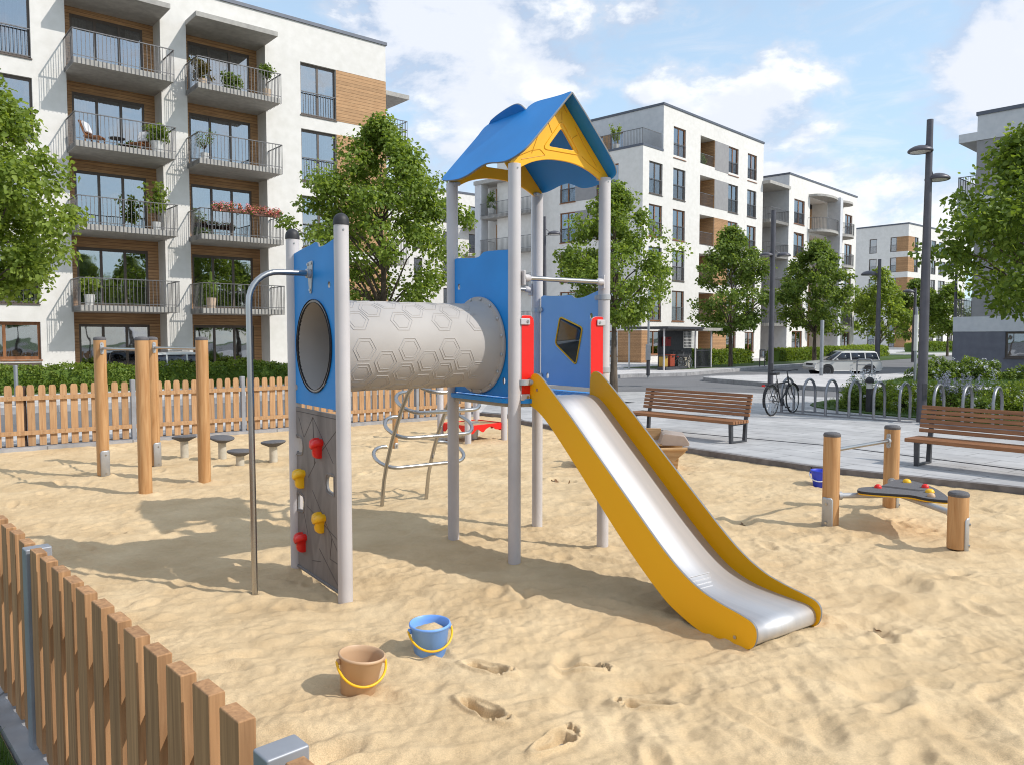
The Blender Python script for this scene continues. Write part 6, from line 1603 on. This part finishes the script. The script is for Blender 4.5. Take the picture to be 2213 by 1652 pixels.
def bicycle(lab, loc, rz, lean=0.0, group=None):
    """front wheel towards +x"""
    t = thing('bicycle', lab, 'bicycle', loc, rz, group); t.rotation_euler = (lean, 0, rz); wb = 1.06; r = .325
    bbk = Vector((.44,0,.29)); st = Vector((.30,0,.80)); hd = Vector((.86,0,.84)); hb = Vector((.90,0,.62)); rx = Vector((0,0,r+.01)); fx = Vector((wb,0,r+.01))
    b = MB(); b.tube([st+Vector((.01,0,-.10)), hb+Vector((-.01,0,.10))], .017, 8); b.tube([bbk, hb], .020, 8); b.tube([bbk, st], .017, 8); b.tube([hb, hd], .020, 8)
    for s in (.05,-.05): b.tube([rx+Vector((0,s,0)), bbk+Vector((0,s*.4,0))], .010, 6); b.tube([rx+Vector((0,s,0)), st+Vector((0,s*.3,-.06))], .009, 6)
    b.build('frame', M_dark, t)
    b = MB()
    for s in (.045,-.045): b.tube([hb+Vector((.005,s,0)), hb+Vector((.05,s,-.14)), fx+Vector((0,s,0))], .011, 6)
    b.tube([hb+Vector((.005,-.05,0)), hb+Vector((.005,.05,0))], .015, 8); b.build('fork', M_dark, t)
    b = MB(); b.tube([hd, hd+Vector((-.03,0,.10)), hd+Vector((-.02,0,.13))], .014, 8)
    b.tube([hd+Vector((-.17,-.30,.14)), hd+Vector((-.09,-.27,.15)), hd+Vector((-.02,-.13,.14)), hd+Vector((-.01,0,.12)), hd+Vector((-.02,.13,.14)), hd+Vector((-.09,.27,.15)), hd+Vector((-.17,.30,.14))], .012, 8); hbm = b.build('handlebar', M_dmetal, t)
    for s in (1,-1):
        b = MB(); b.tube([hd+Vector((-.18,s*.302,.14)), hd+Vector((-.07,s*.26,.15))], .017, 8); b.build('grip', M_dark, hbm)
    b = MB(); b.tube([st+Vector((.01,0,-.12)), st+Vector((-.02,0,.10))], .013, 8); b.build('seat_post', M_chrome, t)
    b = MB(); b.prism(smooth_poly([(-.16,-.08),(-.17,0),(-.16,.08),(-.05,.075),(.05,.03),(.13,.02),(.14,0),(.13,-.02),(.05,-.03),(-.05,-.075)], 3), .0, .055); o = b.build('saddle', M_dark, t, bevel=.018); o.location = st+Vector((-.02,0,.09))
    wheel(t, 0); wheel(t, wb)
    for x, a0, a1 in ((0, 30, 200), (wb, 25, 165)):
        b = MB(); n = 16; rr2 = r+.035
        for k in range(n):
            p = R(a0+(a1-a0)*k/n); q = R(a0+(a1-a0)*(k+1)/n)
            b.add([(x+rr2*math.cos(p),-.028,r+.01+rr2*math.sin(p)),(x+rr2*math.cos(q),-.028,r+.01+rr2*math.sin(q)),(x+rr2*math.cos(q),.028,r+.01+rr2*math.sin(q)),(x+rr2*math.cos(p),.028,r+.01+rr2*math.sin(p))], [(0,1,2,3)])
        o = b.build('mudguard', M_dark, t); m = o.modifiers.new('s', 'SOLIDIFY'); m.thickness = .006
    b = MB(); b.lathe([(.001,-.008),(.095,-.006),(.095,.006),(.001,.008)], 24, 'y', bbk+Vector((0,-.05,0))); b.lathe([(.001,-.008),(.045,-.006),(.045,.006),(.001,.008)], 16, 'y', rx+Vector((0,-.05,0)))
    b.tube([bbk+Vector((0,-.05,.09)), rx+Vector((0,-.05,.045))], .005, 4); b.tube([bbk+Vector((0,-.05,-.09)), rx+Vector((0,-.05,-.045))], .005, 4)
    ch = b.build('chain_set', M_dmetal, t)
    for s in (1,-1):
        b = MB(); e = bbk+Vector((s*.10,-s*.075,-s*.13)); b.tube([bbk+Vector((0,-s*.07,0)), e], .010, 6); b.cbox(e+Vector((0,-s*.045,0)), (.09,.08,.022)); b.build('pedal', M_dark, ch)
    b = MB(); b.cbox((-.345,0,.68), (.03,.075,.04)); b.build('rear_light', M_red, t, bevel=.008)
    b = MB(); b.tube([st+Vector((-.05,.05,-.10)), (-.30,.05,.70)], .006, 6); b.tube([st+Vector((-.05,-.05,-.10)), (-.30,-.05,.70)], .006, 6); b.tube([(-.30,-.05,.70),(-.30,.05,.70)], .006, 6)
    for s in (.05,-.05): b.tube([(-.22,s,.71), (0,s,r+.02)], .005, 6)
    b.build('luggage_rack', M_dark, t)
    b = MB(); b.cbox((wb-.10,0,.68), (.05,.06,.06)); b.build('front_light', M_lens, t, bevel=.012)
    b = MB(); b.tube([bbk+Vector((-.06,.06,-.02)), (.30,.17,.0)], .009, 6); b.build('kick_stand', M_galv, t)
    return t
bp = G(1667,898,.08); bdv = Vector((.70,.72,0)).normalized()
BIKE = bicycle('dark city bicycle with black saddle, leaning on the left end of the bike hoops', (bp.x, bp.y, ZP), math.atan2(bdv.y, bdv.x), R(-3), 'bicycles')
# lamp posts
def lamp_post(lab, x, y, h, heads, r0=.095, r1=.060, z0=ZP, col=None, square=False):
    t = thing('street_lamp', lab, 'street lamp', (x, y, z0), 0, 'street lamps'); b = MB()
    b.lathe([(.001,-.1),(r0*1.0,-.1),(r0,.9),(r0*.93,h*.45),(r1*1.08,h*.8),(r1,h),(r1*.6,h+.004),(.001,h+.004)], 20); b.build('pole', M_lamp, t)
    b = MB(); b.cbox((0,-r0*.99,.62), (r0*.9,.012,.34)); b.build('service_door', M_dmetal, t)
    for (az, zz, out, size) in heads:
        d = Vector((math.cos(az), math.sin(az), 0)); c = d*out+Vector((0,0,zz)); s = size
        b = MB(); b.lathe([(.001,.36*s),(.25*s,.345*s),(.55*s,.26*s),(.85*s,.10*s),(1.0*s,-.06*s),(1.0*s,-.19*s),(.92*s,-.24*s),(.80*s,-.21*s)], 28, c=c); hd_ = b.build('lamp_head', M_lamp, t, smooth=60)
        b = MB(); b.lathe([(.81*s,-.208*s),(.5*s,-.23*s),(.001,-.24*s)], 24, c=c); b.build('lens', M_lens, hd_)
        b = MB(); b.tube([d*r1*.6+Vector((0,0,zz+.20)), d*(out*.45)+Vector((0,0,zz+.06)), c+Vector((0,0,.05))], [.016,.014,.014], 8); b.tube([d*r1*.5+Vector((0,0,zz-.10)), c+Vector((0,0,-.08))-d*s*.5], .012, 6); b.build('arm', M_lamp, hd_)
    return t
l = G(1990,911,.08); lamp_post('tall two headed grey lamp post standing by the second bench', l.x, l.y, 6.10, [(R(186),5.50,.19,.235),(R(12),4.96,.21,.235)], .095, .062)
l = G(1664,832,.08); lamp_post('two headed lamp post right of the first bench, behind the bicycle', l.x, l.y, 6.30, [(R(185),4.72,.24,.24),(R(8),4.72,.42,.25)], .10, .085)
l = G(1894,800,.08); lamp_post('single headed dark lamp post just right of the white car', l.x, l.y, 5.85, [(R(182),5.1,.55,.40)], .13, .085)
lamp_post('single headed lamp post seen through the tower legs', atY(1176, 34), 34, 6.9, [(R(5),6.2,.42,.30)], .10, .06)
lamp_post('lamp post in front of the grey house, partly behind the right edge tree', atY(2060, 46), 46, 6.1, [(R(185),5.9,.5,.36)], .09, .07)
l = G(1973,779,.1); lamp_post('distant lamp post in line with the sign pole, left of the tall lamp', l.x, l.y, 5.4, [(R(180),5.2,.5,.4)], .16, .09)
# posts, bollards, barriers
def simple_post(name, lab, cat, x, y, h, r, m, z0=ZP, capm=None, extra=None, group=None):
    t = thing(name, lab, cat, (x, y, z0), 0, group); b = MB(); b.lathe([(.001,-.1),(r,-.1),(r,h-.02),(r*.9,h),(.001,h+.006)], 18); b.build('pole', m, t)
    if extra: extra(t)
    return t
def sign_panel(t):
    b = MB(); b.cbox((-.02,-.06,1.05), (.22,.08,.72)); b.build('panel_box', M_gpole, t, bevel=.01); b = MB(); b.lathe([(.085,.0),(.085,.75),(.06,.77)], 14); b.build('collar', M_dmetal, t)
g = G(1400,811,.1); simple_post('sign_pole', 'thin grey pole with a slim grey box, left of the bike shelter', 'pole', g.x, g.y, 3.2, .05, M_gpole, .09, extra=sign_panel, group='poles along the street')
def band(t):
    b = MB(); b.lathe([(.083,.35),(.083,.60)], 18); b.build('reflective_band', M_galv, t)
g = G(1774,811,.1); simple_post('marker_post', 'thick pale grey marker post in front of the white car bonnet', 'pole', g.x, g.y, 2.5, .08, M_gpole, .09, extra=band, group='poles along the street')
def sleeve(t):
    b = MB(); b.lathe([(.075,1.2),(.075,2.6)], 14); b.build('sleeve', M_wpot, t)
g = G(1976,824,.1); simple_post('sign_pole', 'slim grey pole with pale sleeve, left of the tall lamp post', 'pole', g.x, g.y, 2.9, .05, M_gpole, .09, extra=sleeve, group='poles along the street')
g = G(1988,822,.1); simple_post('sign_pole', 'slimmer short grey pole tucked behind the tall lamp post', 'pole', g.x, g.y, 1.6, .035, M_gpole, .09, group='poles along the street')
p = at_facade(33, 8.6); simple_post('marker_post', 'thin grey bollard pole behind the far picket fence at the left edge', 'pole', p.x, p.y, 1.02, .048, M_gpole, .08, group='poles along the street')
# bollard light in the bed
g = G(1877,889,.1); t = thing('bollard_light', 'bollard light with dark cap in the planting bed, between hoops and shrub', 'bollard light', (g.x, g.y, .09), 0)
b = MB(); b.lathe([(.001,-.05),(.075,-.05),(.075,.55),(.001,.55)], 18); b.build('body', M_dark, t)
b = MB(); b.lathe([(.07,.55),(.07,.68)], 18); b.build('glass_ring', M_lens, t); b = MB(); b.lathe([(.095,.68),(.10,.70),(.09,.76),(.05,.80),(.001,.81)], 18); b.build('cap', M_dark, t)
b = MB(); b.box(.07,.10,-.03,.03,0,.56); b.build('timber_rail', M_bwood, t)
# barrier hoop
a, c_ = G(1851,806,.1), G(1883,807,.1); t = thing('barrier_hoop', 'low grey tube barrier in front of the rear half of the white car', 'barrier', (a.x, a.y, .09), math.atan2((c_-a).y, (c_-a).x), 'tube barriers')
L_ = (c_-a).length; b = MB(); b.tube([(0,0,-.1),(0,0,.55),(.03,0,.64),(.10,0,.67),(L_-.10,0,.67),(L_-.03,0,.64),(L_,0,.55),(L_,0,-.1)], .035, 12); b.build('frame', M_gpole, t); b = MB(); b.tube([(0,0,.40),(L_,0,.40)], .022, 10); b.build('cross_bar', M_gpole, t)
a, c_ = G(1641,792,.1), G(1661,790,.1); t = thing('barrier_hoop', 'small framed stand on two legs left of the second lamp post, before the hedge', 'barrier', (a.x, a.y, .09), math.atan2((c_-a).y, (c_-a).x), 'tube barriers')
L_ = 1.0; b = MB(); b.tube([(0,0,-.1),(0,0,1.0)], .03, 10); b.tube([(L_,0,-.1),(L_,0,1.0)], .03, 10); b.tube([(0,0,.5),(L_,0,.5)], .025, 10); b.tube([(0,0,.98),(L_,0,.98)], .03, 10); b.build('frame', M_dmetal, t)
b = MB(); b.lathe([(.001,-.02),(.16,-.02),(.16,.02),(.001,.02)], 18, 'y', (.62,0,.74)); b.build('disc', M_galv, t)
# bike shelter
t = thing('bike_shelter', 'small open shelter with flat dark roof, crammed with bikes and bins, before the corner house', 'shelter', (7.98, 41.25, .09), math.atan2(BBS.y, BBS.x))
for x, y in ((0,0),(3.17,0),(4.92,0),(0,2.2),(3.17,2.2),(4.92,2.2)):
    b = MB(); b.cyl((x,y,-.1), (x,y,2.2), .05, n=12); b.build('post', M_post if y == 0 else M_galv, t)
b = MB(); b.box(-.35,3.35,-.45,2.5,2.18,2.30); b.build('roof', M_dmetal, t); b = MB(); b.box(3.36,5.6,-.35,2.45,2.10,2.26); b.build('canopy', M_conc, t)
b = MB()
for k in range(9): b.box(1.95+k*.13,1.955+k*.13+.012,-.01,.01,1.15,2.05)
for k in range(6): b.box(1.95,3.05,-.012,.012,1.15+k*.17,1.165+k*.17)
b.build('wire_grid', M_wpot, t)
b = MB()
for k in range(13): b.box(3.3+k*.125,3.33+k*.125,-.02,.02,.02,1.1)
b.box(3.25,4.9,-.03,.03,.06,.10); b.box(3.25,4.9,-.03,.03,.98,1.02); b.build('side_fence', M_dmetal, t)
b = MB(); b.box(1.0,4.45,.98,1.02,.1,2.1); b.build('back_wall', M_dmetal, t); b = MB(); b.box(.15,2.3,-.05,.5,0,.16); b.build('plinth', M_dmetal, t)
def in_sh(x, y, z): c, s = BBS.x, BBS.y; return (7.98+x*c-y*s, 41.25+x*s+y*c, .09+z)
zsh = math.atan2(BBS.y, BBS.x)
dup(BIKE, in_sh(1.75,.05,.0), zsh+R(4), 'bicycle parked under the shelter roof, leaning towards the right post', 'bicycles')
dup(BIKE, in_sh(1.5,.5,.0), zsh+R(10), 'bicycle standing end on at the back of the shelter', 'bicycles')
mat('dull_yellow', rgb(176,142,60), rough=.6)
def crate(lab, cat, name, loc, rz, d, m, lid=None):
    t = thing(name, lab, cat, loc, rz); b = MB(); b.box(-d[0]/2,d[0]/2,-d[1]/2,d[1]/2,.0,d[2]*.9); b.build('body', m, t, bevel=.02)
    b = MB(); b.box(-d[0]/2-.02,d[0]/2+.02,-d[1]/2-.02,d[1]/2+.02,d[2]*.9+.002,d[2]); b.build('lid', lid or m, t, bevel=.015)
    b = MB(); b.box(-d[0]*.2,d[0]*.2,-d[1]/2-.045,-d[1]/2-.021,d[2]*.78,d[2]*.86); b.build('handle', M_dark, t)
crate('yellow bin at the left post of the bike shelter', 'bin', 'waste_bin', in_sh(.42,.3,.17), zsh, (.35,.35,.6), MATS['dull_yellow'], M_dark)
crate('red crate beside the yellow bin in the bike shelter', 'crate', 'storage_crate', in_sh(1.02,.3,.17), zsh, (.45,.4,.65), mat('rust_red', rgb(150,62,36), rough=.6))
crate('white box on the right side of the bike shelter, under the grid', 'box', 'storage_crate', in_sh(3.0,.6,0), zsh, (.5,.45,.6), MATS['pale_concrete_stem'])
crate('dark red bin hung high at the back left of the bike shelter', 'bin', 'waste_bin', in_sh(1.5,.80,1.25), zsh, (.45,.3,.5), mat('dark_red', rgb(130,30,30), rough=.5))
# estate car
def car(lab, loc, rz, group=None):
    """front towards +x, 4.3 m long"""
    t = thing('estate_car', lab, 'car', loc, rz, group)
    prof = [(-2.10,.34),(-2.14,.55),(-2.10,.82),(-2.02,.92),(.95,.93),(1.75,.86),(2.02,.78),(2.12,.60),(2.10,.36),(1.85,.30),(-1.9,.30)]
    b = MB(); n = len(prof); ws = [(-.82,.0),(-.86,.0),(.86,.0),(.82,.0)]
    secs = [(-.80,.97),(-.86,1.0),(.86,1.0),(.80,.97)]
    for y, s in secs: b.v += [(x*s if abs(x) > 1.7 else x, y, z) for x, z in prof]
    for i in range(3): b.f += [(i*n+k, i*n+(k+1) % n, (i+1)*n+(k+1) % n, (i+1)*n+k) for k in range(n)]
    b.f += [tuple(range(n)), tuple(3*n+k for k in reversed(range(n)))]
    body = b.build('body', M_carp, t, bevel=.05, seg=3)
    cb = [(-2.00,.93),(-1.86,1.42),(-1.70,1.50),(.10,1.52),(.30,1.47),(1.02,.94)]; b = MB(); n = len(cb)
    for y, s, zz in ((-.80,1,0),(-.66,1,1),(.66,1,1),(.80,1,0)): pass
    vs = []
    for sgn in (-1, 1):
        for x, z in cb: vs.append((x, sgn*(.82-.17*(z-.93)/.59), z))
    b.add(vs, [tuple(range(n)), tuple(n+k for k in reversed(range(n)))]+[(k, (k+1) % n, n+(k+1) % n, n+k) for k in range(n)])
    b.build('cabin', M_carp, t, bevel=.04, seg=3)
    def side(x0, x1, x2, x3, z0=.98, z1=1.40):
        for sgn in (-1, 1):
            b = MB(); y0 = sgn*(.82-.17*(z0-.93)/.59+.006); y1 = sgn*(.82-.17*(z1-.93)/.59+.006)
            b.quad((x0,y0,z0),(x1,y0,z0),(x2,y1,z1),(x3,y1,z1)); o = b.build('side_window', M_carg, t); m = o.modifiers.new('s', 'SOLIDIFY'); m.thickness = .008
    side(-1.92,-1.12,-1.12,-1.80); side(-1.05,-.22,-.22,-1.05); side(-.14,.92,.36,-.14)
    b = MB(); b.quad((1.02,-.70,.965),(1.02,.70,.965),(.35,.62,1.465),(.35,-.62,1.465)); o = b.build('windscreen', M_carg, t); o.location.x = .012; m = o.modifiers.new('s', 'SOLIDIFY'); m.thickness = .008
    b = MB(); b.quad((-2.005,-.70,.99),(-2.005,.70,.99),(-1.885,.62,1.40),(-1.885,-.62,1.40)); o = b.build('rear_window', M_carg, t); o.location.x = -.012; m = o.modifiers.new('s', 'SOLIDIFY'); m.thickness = .008
    for x in (-1.32, 1.32):
        for sgn in (-1, 1):
            b = MB(); b.lathe([(.20,-.09),(.30,-.095),(.325,-.06),(.325,.06),(.30,.095),(.20,.09)], 28, 'y', (x, sgn*.78, .325)); w_ = b.build('wheel', M_tyre, t)
            b = MB(); b.lathe([(.001,sgn*.070),(.08,sgn*.075),(.12,sgn*.06),(.19,sgn*.082),(.205,sgn*.088)], 24, 'y', (x, sgn*.78, .325)); b.build('hub_cap', M_chrome, w_)
            b = MB(); b.lathe([(.001,0),(.39,0),(.39,.006),(.001,.006)], 28, 'y', (x, sgn*.858-(.006 if sgn < 0 else 0), .345)); b.build('wheel_arch', M_dark, t)
    for x, m_ in ((2.10, M_chrome), (-2.12, M_chrome)):
        b = MB(); b.box(x-.05, x+.06, -.84, .84, .40, .52); b.build('bumper', m_, t, bevel=.03)
    for sgn in (-1, 1):
        b = MB(); b.lathe([(.001,.03),(.08,.02),(.09,0)], 16, 'x', (2.08, sgn*.60, .68)); b.build('headlight', M_lens, t)
        b = MB(); b.cbox((-2.11, sgn*.70, .72), (.04,.16,.16)); b.build('tail_light', M_red, t, bevel=.01)
        b = MB(); b.cbox((.78, sgn*.93, 1.0), (.10,.16,.11)); b.build('wing_mirror', M_carp, t, bevel=.03)
        b = MB(); b.cbox((-.35, sgn*.868, .80), (.14,.02,.03)); b.build('door_handle', M_chrome, t)
    b = MB(); b.box(2.06,2.10,-.45,.45,.60,.76); b.build('grille', M_dark, t, bevel=.01)
    for sgn in (-1, 1):
        b = MB(); b.beam((-1.7,sgn*.58,1.56),(.0,sgn*.58,1.56),.03,.03); b.build('roof_rail', M_dmetal, t)
    return t
cc_ = Vector((16.15, 38.35, -.06)); CAR = car('white estate car with dark windows, parked on the road beyond the barrier', (16.35, 38.9, -.06), R(184), 'parked cars'); CAR.scale = (.80,)*3
p = at_facade(402, 1.75); dup(CAR, (p.x, p.y, .09), math.atan2(BS.y, BS.x), 'grey white car mostly hidden behind the long hedge, only its roof showing', 'parked cars', .78)

# small things lying about
g = G(1347,868,.08); t = thing('drain_grate', 'small dark drain grate in the plaza paving, left of the first bench', 'drain grate', (g.x, g.y, .0805), R(-54.7))
b = MB(); b.box(-.30,.30,-.15,-.13,0,.006); b.box(-.30,.30,.13,.15,0,.006); b.box(-.30,-.28,-.129,.129,0,.006); b.box(.28,.30,-.129,.129,0,.006); b.build('frame', M_dmetal, t)
b = MB()
for k in range(13): b.box(-.27+k*.045,-.25+k*.045,-.128,.128,0,.004)
b.build('bars', M_dark, t)
for i, (px_, py_, lab) in enumerate([(1198,1038,'brown dry leaf on the sand between the two rear tower posts and the slide'),(1226,1042,'second brown dry leaf, just right of the first one beside the slide'),(1598,1126,'dry leaf on the sand left of the tallest balance post'),(1890,1352,'dry leaf on the bare sand right of the slide end')]):
    g = G(px_, py_); z = sandz(g.x, g.y); r = np.random.RandomState(90+i)
    V_, F_ = leaves_at(r, [(0,0,.012)], 3, .03, .075, .3, 1.2); o = obj_from('dry_leaf', raw_mesh('dry_leaf', V_, F_, MATS['dry_leaf'] if 'dry_leaf' in MATS else mat('dry_leaf', rgb(134,98,62), rgb(104,74,46), rough=.8, scale=20)))
    o.location = (g.x, g.y, z+.004); tag(o, lab, 'leaf', 'dry leaves on the sand')
